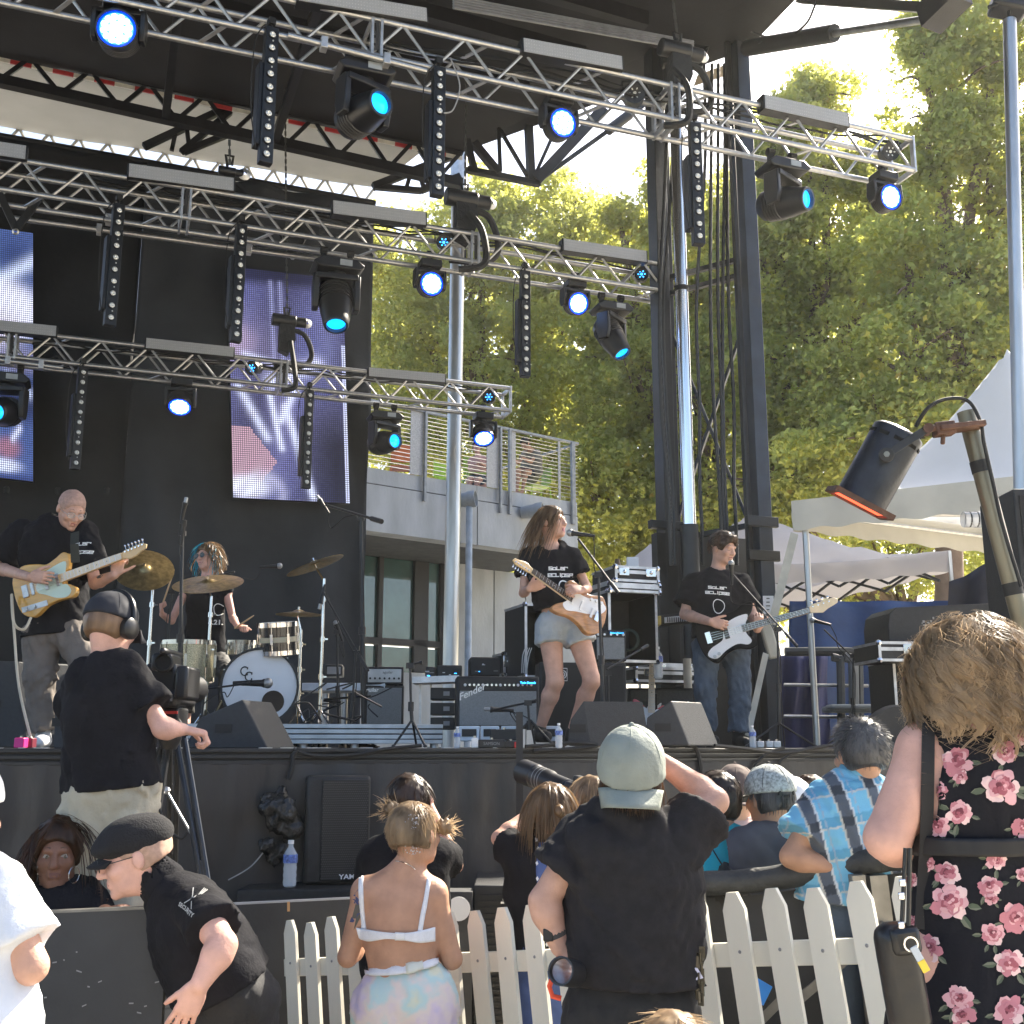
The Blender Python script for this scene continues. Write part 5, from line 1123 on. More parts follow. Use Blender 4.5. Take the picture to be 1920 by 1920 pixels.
# scaffold rails, desk, cases behind the right side of the stage
rs = thing('scaffold_rail', 'dark scaffold guard rail with rounded end in front of the blue tarpaulin', 'guard rail', W(1540, 1395, 11)); RLM = mat('dark_scaffold', (.06, .065, .07), .45, .5)
b = MB(); b.tube(spline([W(1472, 1222, 11), W(1590, 1222, 11), W(1606, 1228, 11), W(1610, 1245, 11), W(1612, 1400, 11)], 5), .045, 8); b.build('frame_tube', RLM, rs)
for y in (1284, 1343): b = MB(); b.cyl(W(1470, y, 11), W(1628, y + 2, 11), .016, n=8); b.build('cross_tube', STEEL, rs)
for x in (1572, 1596): b = MB(); b.tube(spline([W(x - 12, 1232, 10.9), W(x, 1236, 10.9), W(x + 4, 1250, 10.9), W(x + 6, 1400, 10.9)], 4), .04 if x < 1590 else .05, 8); b.build('upright', RLM if x < 1590 else mat('grey_upright', (.16, .17, .18), .5), rs)
dk = thing('mixing_desk', 'black mixing desk with cables in its back standing on road cases', 'mixing desk', W(1780, 1230, 9.5))
o = W(1770, 1180, 9.5); b = MB(); b.prism([(-.60, -.20), (-.60, .0), (-.58, .10), (-.52, .15), (-.35, .16), (.75, .22), (.75, -.20)], o, Vector((1, .1, 0)), Z, .5); b.build('casing', CAB, dk, bevel=.01)
b = MB(); c = o - Vector((0, .27, 0))
for i in range(70): b.box(c + Vector((random.uniform(-.42, .55), 0, random.uniform(-.12, .08))), (random.uniform(.006, .03), .02, random.uniform(.006, .02)))
q = b.build('connector', GREYM, dk); q['kind'] = 'stuff'
for i in range(8): b = MB(); x0 = random.uniform(-.38, .2); b.tube(spline([c + Vector((x0, 0, random.uniform(-.05, .05))), c + Vector((x0 + random.uniform(-.05, .05), -.06, -.12)), c + Vector((x0 + random.uniform(-.1, .1), -.02, -.19))], 4), .005, 5); b.build('plug_lead', [mat('yellow_lead', (.5, .38, .05), .5), BLKM, GREYM][i % 3], dk)
def road_case(label, c, sz, x=U, y=N, m=CAB, trim=ALUF, open_=False, name='road_case', latch=True, txt=None, lid=True):
    c = Vector(c); root = thing(name, label, 'road case', c - Z * sz[2] / 2); w, d, h = sz; e = .022
    b = MB()
    if open_:
        b.box(c + y * (d / 2 - .01), (w - .01, .02, h - .01), x, y); 
        for s_ in (-1, 1): b.box(c + x * s_ * (w / 2 - .012), (.018, d - .03, h - .03), x, y); b.box(c + Z * s_ * (h / 2 - .012), (w - .03, d - .04, .018), x, y)
    else: b.box(c, (w - .008, d - .008, h - .008), x, y)
    b.build('panel', m, root)
    for sx in (-1, 1):
        for sz_ in (-1, 1):
            b = MB(); b.box(c + x * sx * (w / 2 - e / 2) + Z * sz_ * (h / 2 - e / 2) - y * 0, (e, d, e), x, y); b.build('edge_trim', trim, root)
        b = MB(); b.box(c + x * sx * (w / 2 - e / 2) - y * (d / 2 + .001), (e, .006, h - .004), x, y); b.build('edge_trim', trim, root)
    for sz_ in (-1, 1):
        b = MB(); b.box(c + Z * sz_ * (h / 2 - e / 2) - y * (d / 2 + .003), (w - .003, .006, e), x, y); b.build('edge_trim', trim, root)
    if lid and not open_:
        b = MB(); b.box(c + Z * (h * .12) - y * (d / 2 + .004), (w, .006, .028), x, y); b.build('lid_seam', trim, root)
    if latch and not open_:
        for s_ in (-.3, .3):
            b = MB(); b.box(c + x * w * s_ - y * (d / 2 + .008) + Z * h * .12, (.09, .012, min(.10, h * .5)), x, y); b.ball(c + x * w * s_ - y * (d / 2 + .016) + Z * h * .12, .016, 8); b.build('latch', CHROME, root, bevel=.004)
    for sx in (-1, 1):
        for sz_ in (-1, 1): b = MB(); b.ball(c + x * sx * (w / 2 - .01) + Z * sz_ * (h / 2 - .01) - y * (d / 2 - .01), .026, 8); b.build('corner_ball', CHROME, root)
    return root
road_case('black road case under the mixing desk with silver latches', W(1760, 1227, 9.3), (1.25, .5, .16), Vector((1, .1, 0)).normalized(), Vector((-.1, 1, 0)).normalized())
road_case('tall black open road case frame below the desk, behind the blond woman', W(1740, 1322, 9.6), (.80, .5, .72), Vector((1, .1, 0)).normalized(), Vector((-.1, 1, 0)).normalized(), open_=True)
dm = thing('drum_stool_case', 'black rounded case behind the grey-haired man', 'round case', W(1672, 1400, 8.4)); b = MB(); b.lathe([(-.02, .0001), (-.02, .20), (.10, .215), (.18, .20), (.18, .0001)], W(1672, 1378, 8.4), (0, -1, 0), 30); b.build('shell', CAB, dm)
tb = thing('grey_tray', 'grey plastic tray with papers under the scaffold rail', 'tray', W(1600, 1335, 10.7)); b = MB(); b.box(W(1600, 1330, 10.7), (.52, .3, .06)); b.build('tray', mat('grey_plastic', (.3, .32, .33), .5), tb, bevel=.02); b = MB(); b.box(W(1592, 1326, 10.6), (.4, .2, .05)); b.build('lid', mat('grey_plastic', (.3, .32, .33), .5), tb, bevel=.02)
sp = thing('hanging_speaker', 'tall black loudspeaker cut by the right edge of the photo', 'loudspeaker', W(1930, 1250, 6.0)); b = MB(); p0 = W(1895, 918, 6.0); p1 = W(1895, 1252, 6.0); b.box((p0.x + .25, 6.2, (p0.z + p1.z) / 2), (.5, .45, p0.z - p1.z)); b.build('cabinet', CAB, sp, bevel=.01)
b = MB(); b.box((p0.x + .25, 5.972, (p0.z + p1.z) / 2), (.44, .008, p0.z - p1.z - .08)); b.build('grille', BLKM, sp); b = MB(); b.beam((p0.x + .25, 6.2, p1.z), (p0.x + .25, 6.2, gz(p0.x, 6.2)), .06, .06, up=Vector((0, 1, 0))); b.build('stand_pole', BLKP, sp)
# ---------------------------------------------------------------- red par can on its leaning pipe
PY = 4.9; pr = thing('par_can', 'old black par can lamp with a lit red gel on a rusty yoke', 'stage lamp', W(1740, 812, PY)); BC = mat('worn_black_enamel', (.022, .024, .028), .38, .2, .5, 9, bump=.15, bscale=40)
cb = W(1688, 806, PY + .04); vv_ = (cb - Vector((0, 0, CZ))).normalized(); cf = W(1621, 926, PY); L = (cf - cb).length; ax_ = cf - cb; ax_ = (ax_ - vv_ * ax_.dot(vv_)).normalized(); ax_ = (ax_ - vv_ * .16).normalized(); cf = cb + ax_ * L
b = MB(); b.lathe([(.0, .0001), (.0, .095), (.012, .113), (.02, .118), (L * .97, .118), (L, .125), (L, .113), (L * .8, .108)], cb, ax_, 36, up=Vector((0, 1, 0))); b.build('can', BC, pr)
x_, y_, _ = frame_from(ax_, up=Vector((0, 1, 0)))
b = MB()
for a_ in (200, 236, 272, 308, 344, 20):
    q = rad(a_); ro_ = x_ * math.cos(q) + y_ * math.sin(q); ta = ax_.cross(ro_); b.box(cb + ax_ * .055 + ro_ * .1165, (.05, .006, .018), ta, ro_, ax_)
b.build('vent_slot', mat('vent_dark', (.001, .001, .001), 1), pr, bevel=.004)
b = MB(); hw = .145
for sx, sy in ((1, 0), (-1, 0), (0, 1), (0, -1)): b.box(cf + ax_ * .012 + x_ * sx * (hw - .012) + y_ * sy * (hw - .012), ((.024 if sx else hw * 2 - .002), (.024 if sy else hw * 2 - .05), .026), x_, y_, ax_)
RUST = mat('rusty_black_steel', (.09, .045, .03), .7, .2, .5, 14, bump=.3, bscale=60); b.build('gel_holder', RUST, pr)
b = MB(); b.add([cf + ax_ * .014 + x_ * a * .12 + y_ * c_ * .12 for a, c_ in ((-1, -1), (1, -1), (1, 1), (-1, 1))], [(0, 1, 2, 3)]); b.build('gel', mat('lit_red_gel', (.7, .05, .02), .3, 0, .5, 8, emit=(1, .10, .04), estr=.8, bump=.5, bscale=12), pr)
pv = cb.lerp(cf, .40); sdv = ax_.cross(Vector((0, -1, 0))).normalized(); vw = (Vector((0, 0, CZ)) - pv).normalized(); vw = (vw - ax_ * vw.dot(ax_)).normalized()
e1 = W(1738, 806, PY - .04); b = MB(); 
for sg_ in (1, -1):
    p_ = pv + vw * .128 * sg_; e_ = e1 + vw * .05 * sg_; d_ = (e_ - p_); b.box((p_ + e_) / 2, (d_.length + .03, .006, .035), d_.normalized(), vw * 1., d_.normalized().cross(vw))
b.build('yoke', BC, pr, bevel=.002); b = MB(); b.cyl(pv + vw * .12, pv + vw * .150, .034, n=20); b.build('knob', BLKP, pr, bevel=.004); b = MB(); b.cyl(pv + vw * .15, pv + vw * .160, .014, n=6); b.build('bolt', CHROME, pr)
b = MB(); b.cyl(e1 - vw * .06, e1 + vw * .075, .022, n=14); b.cyl(e1, W(1760, 800, PY), .016, n=10); b.build('spigot', RUST, pr)
b = MB(); c1, c2 = W(1757, 806, PY), W(1842, 797, PY); d_ = (c2 - c1).normalized(); b.box((c1 + c2) / 2, ((c2 - c1).length, .10, .028), d_, Vector((0, 1, 0)), d_.cross(Vector((0, 1, 0)))); b.box(c1 + d_ * .03, (.09, .07, .06), d_, Vector((0, 1, 0)), d_.cross(Vector((0, 1, 0)))); b.cyl(c1 + d_ * .03, c1 + d_ * .02 - Z * .07, .012, n=6); b.build('clamp', RUST, pr, bevel=.008)
pp = thing('leaning_pipe', 'thick leaning steel pipe wrapped with tape holding the red par can', 'pipe', W(2010, 1500, PY + .1)); p0 = W(1811, 772, PY + .06); p1 = W(2040, 1640, PY + .06)
b = MB(); b.cyl(p0, p1, .040, n=24); b.build('tube', mat('brassy_pipe', (.22, .19, .13), .35, .8, .35, 4, stretch=(1, 1, .3), bump=.1), pp)
for t in (.115, .39, .60): c = p0.lerp(p1, t); d_ = (p1 - p0).normalized(); b = MB(); b.cyl(c, c + d_ * .055, .0425, n=20); b.build('tape_band', BLKM, pp)
b = MB(); b.tube(spline([W(1717, 800, PY + .05), W(1740, 765, PY), W(1775, 748, PY), W(1815, 752, PY), W(1838, 790, PY - .02), W(1845, 830, PY - .02), W(1862, 905, PY - .02), W(1880, 985, PY - .02), W(1915, 1100, PY - .02)], 8), .009, 6); tag(b.build('lamp_cable', BLKM, off=W(1717, 800, PY)), 'black lamp cable arching from the red par can down the pipe', 'cable')
# ================================================================ BARRIERS, FENCE
fl, fr_ = W(544, 1728, 5.45), W(1606, 1654, 3.6); al = (fr_ - fl).normalized(); stp = (fr_ - fl).length / 19; fn = Vector((al.y, -al.x, 0)).normalized(); fn = fn if fn.y < 0 else -fn; up_ = fn.cross(al); up_ = up_ if up_.z > 0 else -up_
fe = thing('picket_fence', 'white painted picket fence leaning across the lower part of the picture', 'picket fence', fl.lerp(fr_, .5) - Z * 1.0)
NP = 25; pb_ = MB(); w_ = .041; pb_.prism([(-w_, -1.15), (w_, -1.15), (w_, -.055), (.018, 0), (-.018, 0), (-w_, -.055)], (0, 0, 0), al, up_, .018); p0 = pb_.build('picket', WHITEP, fe, off=(0, 0, 0), bevel=.002); bz = Vector(fe.location)
for i in range(NP):
    rr_ = random.Random(i); c = fl + al * stp * i + up_ * rr_.uniform(-.012, .010); M = Matrix.Translation(c - bz) @ Matrix.Rotation(rad(rr_.uniform(-.8, .8)), 4, fn)
    if i == 0: p0.matrix_local = M
    else: inst('picket', p0, fe, M)
    b = MB(); q = c - up_ * .185 + fn * .0095; b.lathe([(0, .006), (.003, .004), (.003, .0001)], q, fn, 8); b.build('screw', GREYM, fe)
for dz in (.20, .95): b = MB(); b.box(fl + al * stp * 12 - up_ * dz - fn * .022, (stp * 25, .024, .075), al, fn * -1, up_); b.build('rail', WHITEP, fe, bevel=.003)
for i in (13.55,): b = MB(); c = fl + al * stp * i - fn * .045; b.box(c - up_ * .70, (.075, .06, 1.05), al, -fn, up_); b.build('post', WHITEP, fe, bevel=.004)
pd = [W(1180, 1664, 4.35), W(1290, 1658, 4.3), W(1411, 1651, 4.25), W(1532, 1633, 4.15), W(1620, 1617, 4.05), W(1690, 1607, 3.95), W(1800, 1600, 3.8), W(1960, 1590, 3.7)]
ba = thing('crowd_barrier', 'dark crowd barrier with a thick black padded top rail the plaid man leans on', 'barrier', (pd[3].x, pd[3].y, gz(pd[3].x, pd[3].y)))
sp_ = spline(pd, 8); b = MB(); b.tube(sp_, [.043 + .0012 * math.sin(i * 1.3) for i in range(len(sp_))], 16); b.build('padded_rail', mat('black_foam_padding', (.035, .037, .037), .6, 0, .3, 20, bump=.3, bscale=60), ba)
PN = mat('dark_grey_panel', (.036, .037, .039), .7, 0, .25, 3, bump=.2, bscale=20)
def dropz(p, z): return Vector((p.x, p.y, z))
b = MB(); vs = []
for p in sp_[6:]: q = p + Vector((0, .06, -.06)); vs += [q, dropz(q, gz(q.x, q.y))]
b.add(vs, [(2 * i, 2 * i + 1, 2 * i + 3, 2 * i + 2) for i in range(len(vs) // 2 - 1)]); b.build('panel', PN, ba)
GST = mat('worn_grey_steel', (.20, .19, .17), .5, .5, .4, 8)
for px, w in ((1606, .045), (1643, .06), (1310, .03)): p = W(px, 1640, 4.02 if px > 1500 else 4.28) ; b = MB(); b.beam(p, dropz(p + Vector((.06, 0, 0)), gz(p.x, p.y)), w, .05, up=Vector((0, 1, 0))); b.build('upright', GST, ba)
for a, e in (((1660, 1735, 3.98), (1480, 1890, 4.1)), ((1660, 1735, 3.98), (1700, 1790, 3.95)), ((1480, 1860, 4.1), (1420, 1920, 4.15))): b = MB(); b.beam(W(*a), W(*e), .03, .03); b.build('brace', GST, ba)
bp_ = thing('blue_strap', 'bright blue strap caught behind the white pickets', 'strap', W(1420, 1860, 4.1)); b = MB(); ribbon(b, [W(1396, 1842, 4.1), W(1440, 1868, 4.1)], .07); b.build('strap', mat('bright_blue', (.03, .25, .75), .6), bp_, bevel=.002); b = MB(); ribbon(b, [W(1396, 1856, 4.12), W(1440, 1884, 4.12)], .03); b.build('black_edge', BLKM, bp_)
sg1 = thing('security_barrier', 'dark grey plywood barrier panel the two security guards lean on', 'barrier', dropz(W(200, 1710, 3.95), 0))
def panel(parent, a, e, top_t=.02, z0=0., m=PN, name='panel', th=.03):
    c = (a + e) / 2; d = (e - a); x = Vector((d.x, d.y, 0)).normalized(); y = Z.cross(x); b = MB(); vs = []
    for o in (-th / 2, th / 2): vs += [a + y * o, e + y * o, dropz(e, z0) + y * o, dropz(a, z0) + y * o]
    b.add(vs, [(0, 1, 2, 3), (7, 6, 5, 4), (0, 4, 5, 1), (1, 5, 6, 2), (3, 7, 4, 0)]); return b.build(name, m, parent)
panel(sg1, W(-20, 1716, 3.95), W(318, 1702, 3.95)); b = MB(); b.beam(W(-20, 1716, 3.95) + Z * .004, W(318, 1702, 3.95) + Z * .004, .035, .008); b.build('top_edge', GST, sg1)
for i in range(14): b = MB(); c = W(random.uniform(60, 300), random.uniform(1730, 1900), 3.93); b.box(c, (random.uniform(.004, .02), .002, .004), (.9, 0, random.uniform(-.4, .4))); b.build('scuff', GREYM, sg1)
sg2 = thing('security_barrier', 'long dark grey barrier panel before the loudspeakers, left of the picket fence', 'barrier', dropz(W(560, 1690, 5.7), 0))
panel(sg2, W(318, 1702, 5.6), W(840, 1676, 6.1)); b = MB(); b.beam(W(318, 1702, 5.6) + Z * .004, W(840, 1676, 6.1) + Z * .004, .035, .008); b.build('top_edge', mat('scraped_edge', (.4, .4, .4), .6), sg2); b = MB(); ribbon(b, [W(541, 1691, 5.63), W(541, 1709, 5.63)], .012); b.build('wood_chip', mat('bare_wood', (.5, .28, .12), .8), sg2)
sg3 = thing('signed_post', 'dark box post with a round white disc beside the girl in the bralette', 'post', dropz(W(862, 1700, 5.9), 0)); b = MB(); a_, e_ = W(828, 1672, 5.9), W(886, 1672, 5.9); b.box(((a_.x + e_.x) / 2, 5.98, a_.z / 2), (e_.x - a_.x, .16, a_.z)); b.build('box', PN, sg3, bevel=.004); b = MB(); c = W(860, 1704, 5.88); b.lathe([(0, .058), (.006, .058), (.006, .0001)], c, (0, -1, 0), 24); b.build('disc', WHITEM, sg3)
# subs, front fill speaker
def sub(label, x0, x1, yt, Y, d=.6):
    a, e = W(x0, yt, Y), W(x1, yt, Y); c = (a + e) / 2; root = thing('subwoofer', label, 'subwoofer', (c.x, Y + d / 2, 0)); b = MB(); b.box((c.x, Y + d / 2, a.z / 2), (e.x - a.x, d, a.z)); b.build('cabinet', CAB, root, bevel=.008)
    n_ = int((e.x - a.x) / .055); g = MB()
    for i in range(int(a.z / .03) - 2): g.box((c.x, Y - .006, .05 + i * .03), (e.x - a.x - .06, .01, .012))
    q = g.build('grille_slats', BLKM, root); q['kind'] = 'stuff'; return root, a.z
_, zs = sub('wide black subwoofer carrying the small front loudspeaker', 445, 830, 1668, 6.15); sub('black slatted subwoofer stack behind the white pickets', 888, 968, 1660, 5.95); sub('second black slatted subwoofer right of the latches', 972, 1010, 1662, 5.95)
lt = thing('flight_latch', 'black steel latch hardware between the two slatted subwoofers', 'latch', W(968, 1690, 5.9)); b = MB(); [b.box(W(948 + random.uniform(-6, 10), 1668 + i * 6, 5.93), (.02, .02, .01)) for i in range(8)]; b.build('latch', CHROME, lt)
ff = thing('front_loudspeaker', 'black loudspeaker with perforated grille standing upright before the stage', 'loudspeaker', W(620, 1665, 6.3)); a_, e_ = W(552, 1665, 6.3), W(686, 1455, 6.3); zc = zs + .003; x = Vector((.97, .2, 0)).normalized(); y = Z.cross(x); c = Vector(((a_.x + e_.x) / 2, 6.5, zc + (e_.z - zc) / 2)); h = e_.z - zc; w = (e_.x - a_.x) * .95
b = MB(); b.box(c + y * .02, (w, .36, h), x, y); b.build('cabinet', CAB, ff, bevel=.02); b = MB(); c2 = c + x * .04 - y * .165; b.box(c2, (w * .74, .02, h * .93), x, y); b.build('grille_frame', BLKM, ff, bevel=.006)
g = MB(); rws = 42; cl = 22
for i in range(rws):
    for j in range(cl): p = c2 + x * (w * .70) * ((j + (.5 if i % 2 else 0)) / cl - .5) + Z * h * .90 * ((i + .5) / rws - .5) - y * .0112; s_ = .0052; g.add([p - x * s_, p - Z * s_ * .8, p + x * s_, p + Z * s_ * .8], [(0, 1, 2, 3)])
q = g.build('perforations', mat('grille_sheen', (.05, .05, .052), .4, .3), ff, flat=True); q['kind'] = 'stuff'; text(ff, 'YAMAHA', c2 - Z * h * .43 + x * .06 - y * .014, x, Z, .035, WHITEM, bold=.001, sx=1.2)
tbg = thing('rubbish_bag', 'crumpled shiny black rubbish bag tied to the stage front', 'bag', W(525, 1655, 6.3)); Fd = Fld(); c = W(524, 1560, 6.32)
for i in range(11): Fd.ell(c + Vector((random.uniform(-.07, .07), random.uniform(-.03, .05), random.uniform(-.2, .16))), (random.uniform(.035, .065),) * 3, None, .03)
Fd.cone(c + Z * .15, W(530, 1478, 6.35), .05, .015); Fd.wrinkle(.009, 45, seed=2); Fd.wrinkle(.006, 90, seed=3); V_, Q_ = Fd.mesh(.009); np_obj('bag', V_, Q_, mat('shiny_black_plastic', (.012, .012, .012), .18, 0, .2, 10, bump=.8, bscale=35), tbg, smooth=False)
cable('thin grey wire hanging below the rubbish bag', [W(500, 1590, 6.3), W(470, 1625, 6.3), W(428, 1650, 6.3)], .004, mat('grey_cable', (.3, .3, .3), .5))
PET = mat('clear_bottle', (.75, .8, .85), .06, 0, .05, alpha=.38, spec=1.)
def bottle(p, h, label, water=True):
    root = thing('water_bottle', label, 'bottle', p, 'drink bottles'); r = h * .155; b = MB(); pr_ = [(0, r * .7), (.01, r)] + [(h * (.05 + .07 * i), r * (1 if i % 2 else .93)) for i in range(8)] + [(h * .62, r), (h * .72, r * .95), (h * .86, r * .38), (h * .93, r * .36)]
    b.lathe(pr_, p, Z, 18); b.build('bottle', PET, root); b = MB(); b.cyl(p + Z * h * .92, p + Z * h, r * .42, n=14); b.build('cap', WHITEM, root)
    b = MB(); b.lathe([(h * .52, r * 1.02), (h * .70, r * 1.02)], p, Z, 18); b.build('wrapper', mat('blue_wrapper', (.10, .16, .42), .4, 0, .8, 60), root)
    b = MB(); b.lathe([(h * .02, 0), (h * .02, r * .9), (h * .55, r * .9), (h * .55, 0)], p, Z, 16); b.build('water', mat('water_in_bottle', (.8, .85, .9), .03, alpha=.25, spec=1.), root)
bottle(Vector((W(535, 1680, 6.0).x * 1.02, 6.22, zs + .004)), .24, 'clear plastic water bottle with blue wrapper on the subwoofer')
bl = thing('steel_pole', 'thin black steel pole standing in front of the stage beside the singer', 'pole', dropz(W(974, 1500, 5.6), 0)); b = MB(); p = W(974, 1335, 5.6); b.box((p.x, 5.6, p.z / 2), (.034, .034, p.z)); b.build('tube', BLKP, bl)
# ================================================================ INSTRUMENTS
MAPLE = mat('maple_neck', (.62, .42, .20), .35, 0, .12, 12, coat=.3, stretch=(1, 1, .3)); BSC = mat('butterscotch_body', (.60, .33, .07), .25, 0, .15, 9, coat=.5, stretch=(1, 1, 4)); NATW = mat('natural_ash_body', (.42, .20, .07), .28, 0, .3, 14, coat=.5, stretch=(1, 1, 5))
MINT = mat('mint_pickguard', (.55, .68, .58), .4, 0, .04); WPG = mat('white_pickguard', (.78, .78, .78), .3, 0, .03); ROSEW = mat('rosewood_board', (.045, .028, .02), .5, 0, .3, 30); BLKG = mat('gloss_black_body', (.003, .003, .004), .5, 0, .1, spec=.12); PALEM = mat('pale_maple', (.74, .60, .40), .4, 0, .1, 10)
TELE = [(-.21, 0), (-.20, .10), (-.13, .155), (-.04, .138), (.02, .115), (.08, .130), (.135, .150), (.165, .12), (.150, .05), (.125, .028), (.105, -.030), (.135, -.05), (.165, -.085), (.14, -.125), (.05, -.118), (-.03, -.125), (-.12, -.162), (-.19, -.11)]
STRAT = [(-.21, 0), (-.195, .09), (-.12, .150), (-.03, .125), (.05, .122), (.13, .150), (.19, .150), (.175, .10), (.12, .045), (.10, .02), (.10, -.025), (.12, -.05), (.15, -.09), (.14, -.125), (.09, -.135), (.02, -.115), (-.05, -.128), (-.13, -.168), (-.19, -.10)]
def sp2(p, n=4): return [(q.x, q.y) for q in spline([Vector((a[0], a[1], 0)) for a in p + [p[0]]], n)][:-1]
def guitar(label, cat, o, x, y, kind, body, guard, board, headm, k=1., neckL=.46, ntun=6, parent_name='electric_guitar', nf=14, bodyk=None):
    o = Vector(o); x = Vector(x).normalized(); y = Vector(y); y = (y - x * y.dot(x)).normalized(); z = x.cross(y); bk = bodyk or k
    root = thing(parent_name, label, cat, o); P = lambda a, b_, c=0: o + x * a * k + y * b_ * k + z * c * k; OB = lambda a, b_, c=0: o + x * a * bk + y * b_ * bk + z * c * bk
    b = MB(); b.prism([(a * bk, c * bk) for a, c in sp2(TELE if kind == 'tele' else STRAT)], o, x, y, .042 * bk); b.build('body', body, root, bevel=.006)
    if kind == 'tele': pg = [(.125, .028), (.14, .09), (.06, .085), (-.02, .06), (-.06, .02), (-.065, -.03), (-.02, -.06), (.04, -.10), (.10, -.115), (.135, -.09), (.12, -.045), (.09, -.03)]
    elif kind == 'strat': pg = [(.11, .03), (.13, .07), (.09, .095), (.02, .06), (-.07, .02), (-.15, -.03), (-.18, -.10), (-.11, -.125), (-.03, -.085), (.05, -.075), (.10, -.09), (.115, -.05), (.10, -.02)]
    else: pg = [(.115, .03), (.14, .08), (.06, .08), (-.02, .05), (-.04, .0), (-.06, -.04), (-.14, -.07), (-.17, -.11), (-.12, -.140), (-.05, -.105), (.03, -.085), (.09, -.105), (.12, -.085), (.10, -.03)]
    b = MB(); b.prism([(a * bk, c * bk) for a, c in sp2(pg)], o + z * .0225 * bk, x, y, .003); b.build('pickguard', guard, root)
    x1 = .09 * bk / k; xe = x1 + neckL
    b = MB(); b.prism([(x1 * k, -.028 * k), (x1 * k, .028 * k), (xe * k, .0215 * k), (xe * k, -.0215 * k)], o + z * .022 * k, x, y, .022 * k); b.build('neck', headm if board is None else PALEM, root, bevel=.003)
    b = MB(); b.prism([(x1 * k - .01, -.028 * k), (x1 * k - .01, .028 * k), (xe * k, .0215 * k), (xe * k, -.0215 * k)], o + z * .0355 * k, x, y, .005 * k); b.build('fingerboard', board or headm, root)
    f0 = MB()
    for i in range(nf): t = xe - (neckL) * (1 - 2 ** (-(i + 1) / 12)) * 1.75; f0.box(P(t, 0, .0385), (.0018, .046 * k, .0015), x, y, z)
    f0.build('fret', ALU, root)
    for i in (3, 5, 7, 9): t = xe - neckL * (1 - 2 ** (-(i - .5) / 12)) * 1.75; b = MB(); b.lathe([(0, .0035 * k), (.001, .0001)], P(t, 0, .0383), z, 8); b.build('inlay', (BLKM if board is None else PALEM), root)
    hs = [(xe, .0215), (xe + .02, .030), (xe + .14, .038), (xe + .175, .020), (xe + .165, -.005), (xe + .12, -.016), (xe + .09, -.030), (xe + .05, -.035), (xe + .02, -.024), (xe, -.0215)] if ntun == 6 else [(xe, .0215), (xe + .03, .038), (xe + .15, .045), (xe + .20, .044), (xe + .225, .025), (xe + .215, .0), (xe + .18, -.012), (xe + .14, -.022), (xe + .09, -.045), (xe + .05, -.035), (xe, -.0215)]
    b = MB(); b.prism([(a * k, c * k) for a, c in hs], o + z * .024 * k, x, y, .014 * k); b.build('headstock', headm, root, bevel=.003)
    for i in range(ntun):
        t = xe + .03 + i * (.024 if ntun == 6 else .042); yy = .018 + .006 * i / ntun
        b = MB(); b.cyl(P(t, yy, .03), P(t, yy, .042), .0055 * k, n=10); b.cyl(P(t, .035, .018), P(t, .055, .018), .003 * k, n=6); b.ball(P(t, .062, .018), (.007 * k, .009 * k, .005 * k) if ntun == 6 else (.012 * k, .012 * k, .004 * k), 8, x, y, z); b.build('tuner', CHROME, root)
    S = MB(); nst = ntun
    for i in range(nst): q = (i - (nst - 1) / 2) / nst; S.cyl(OB(-.13, q * .062, .036), P(xe, q * .036, .043), .0007 * k if nst == 6 else .0012 * k, n=3)
    q = S.build('strings', CHROME, root); q['kind'] = 'stuff'
    b = MB(); b.box(OB(-.135, 0, .028), (.035 * bk, .075 * bk, .010 * bk), x, y, z); b.build('bridge', CHROME if kind != 'tele' else ALU, root, bevel=.002)
    for t, w in (((-.02, .075),) if kind == 'bass' else ((.07, .02), (-.0, .02), (-.09, .02))):
        b = MB(); b.box(OB(t, 0, .027), ((.03 if kind == 'bass' else .018) * bk, .075 * bk, .008 * bk), x, y, z); b.build('pickup', BLK if kind == 'bass' else (WPG if kind == 'strat' else ALU), root, bevel=.002)
    if kind == 'tele': b = MB(); b.box(OB(-.10, -.105, .024), (.16 * bk, .032 * bk, .004), (x * .96 + y * -.05).normalized(), y, z); b.build('control_plate', ALU, root); kn = [(-.15, -.105), (-.10, -.105)]
    elif kind == 'bass': kn = [(-.10, -.115), (-.13, -.125)]
    else: kn = [(-.05, -.085), (-.09, -.10), (-.13, -.11)]
    for a, c in kn: b = MB(); b.cyl(OB(a, c, .024), OB(a, c, .038), .011 * bk, n=12); b.build('knob', ALU if kind != 'strat' else WPG, root)
    return root
def dirpx(a, e): return (Vector(e) - Vector(a)).normalized()
g0, g1 = W(98, 1090, 7.24), W(312, 1012, 7.12)
guitar('butterscotch electric guitar with mint pickguard held by the bald guitarist', 'guitar', g0 + Vector((-.02, 0, -.02)), g1 - g0, Z, 'tele', BSC, MINT, None, MAPLE, 1.02, .43, bodyk=1.12)
g1 = W(967, 1054, 7.10); g0 = W(1086, 1138, 7.30); xx = (g1 - g0).normalized(); yy = xx.cross(Vector((.25, -.9, .35))); yy = yy if yy.z < 0 else -yy
guitar('natural wood electric guitar with white pickguard held by the singer', 'guitar', g0, xx, yy * -1 if xx.cross(yy * -1).y < 0 else yy, 'strat', NATW, WPG, ROSEW, MAPLE, .86, .38, bodyk=.98)
g0, g1 = W(1368, 1186, 8.72), W(1590, 1125, 8.50)
guitar('black electric bass with white pickguard played by the bassist', 'bass guitar', g0, g1 - g0, Z, 'bass', BLKG, WPG, ROSEW, PALEM, 1.0, .52, 4, 'bass_guitar', 18, bodyk=1.22)
g0, g1 = W(1222, 1345, 9.4), W(1243, 1180, 9.55)
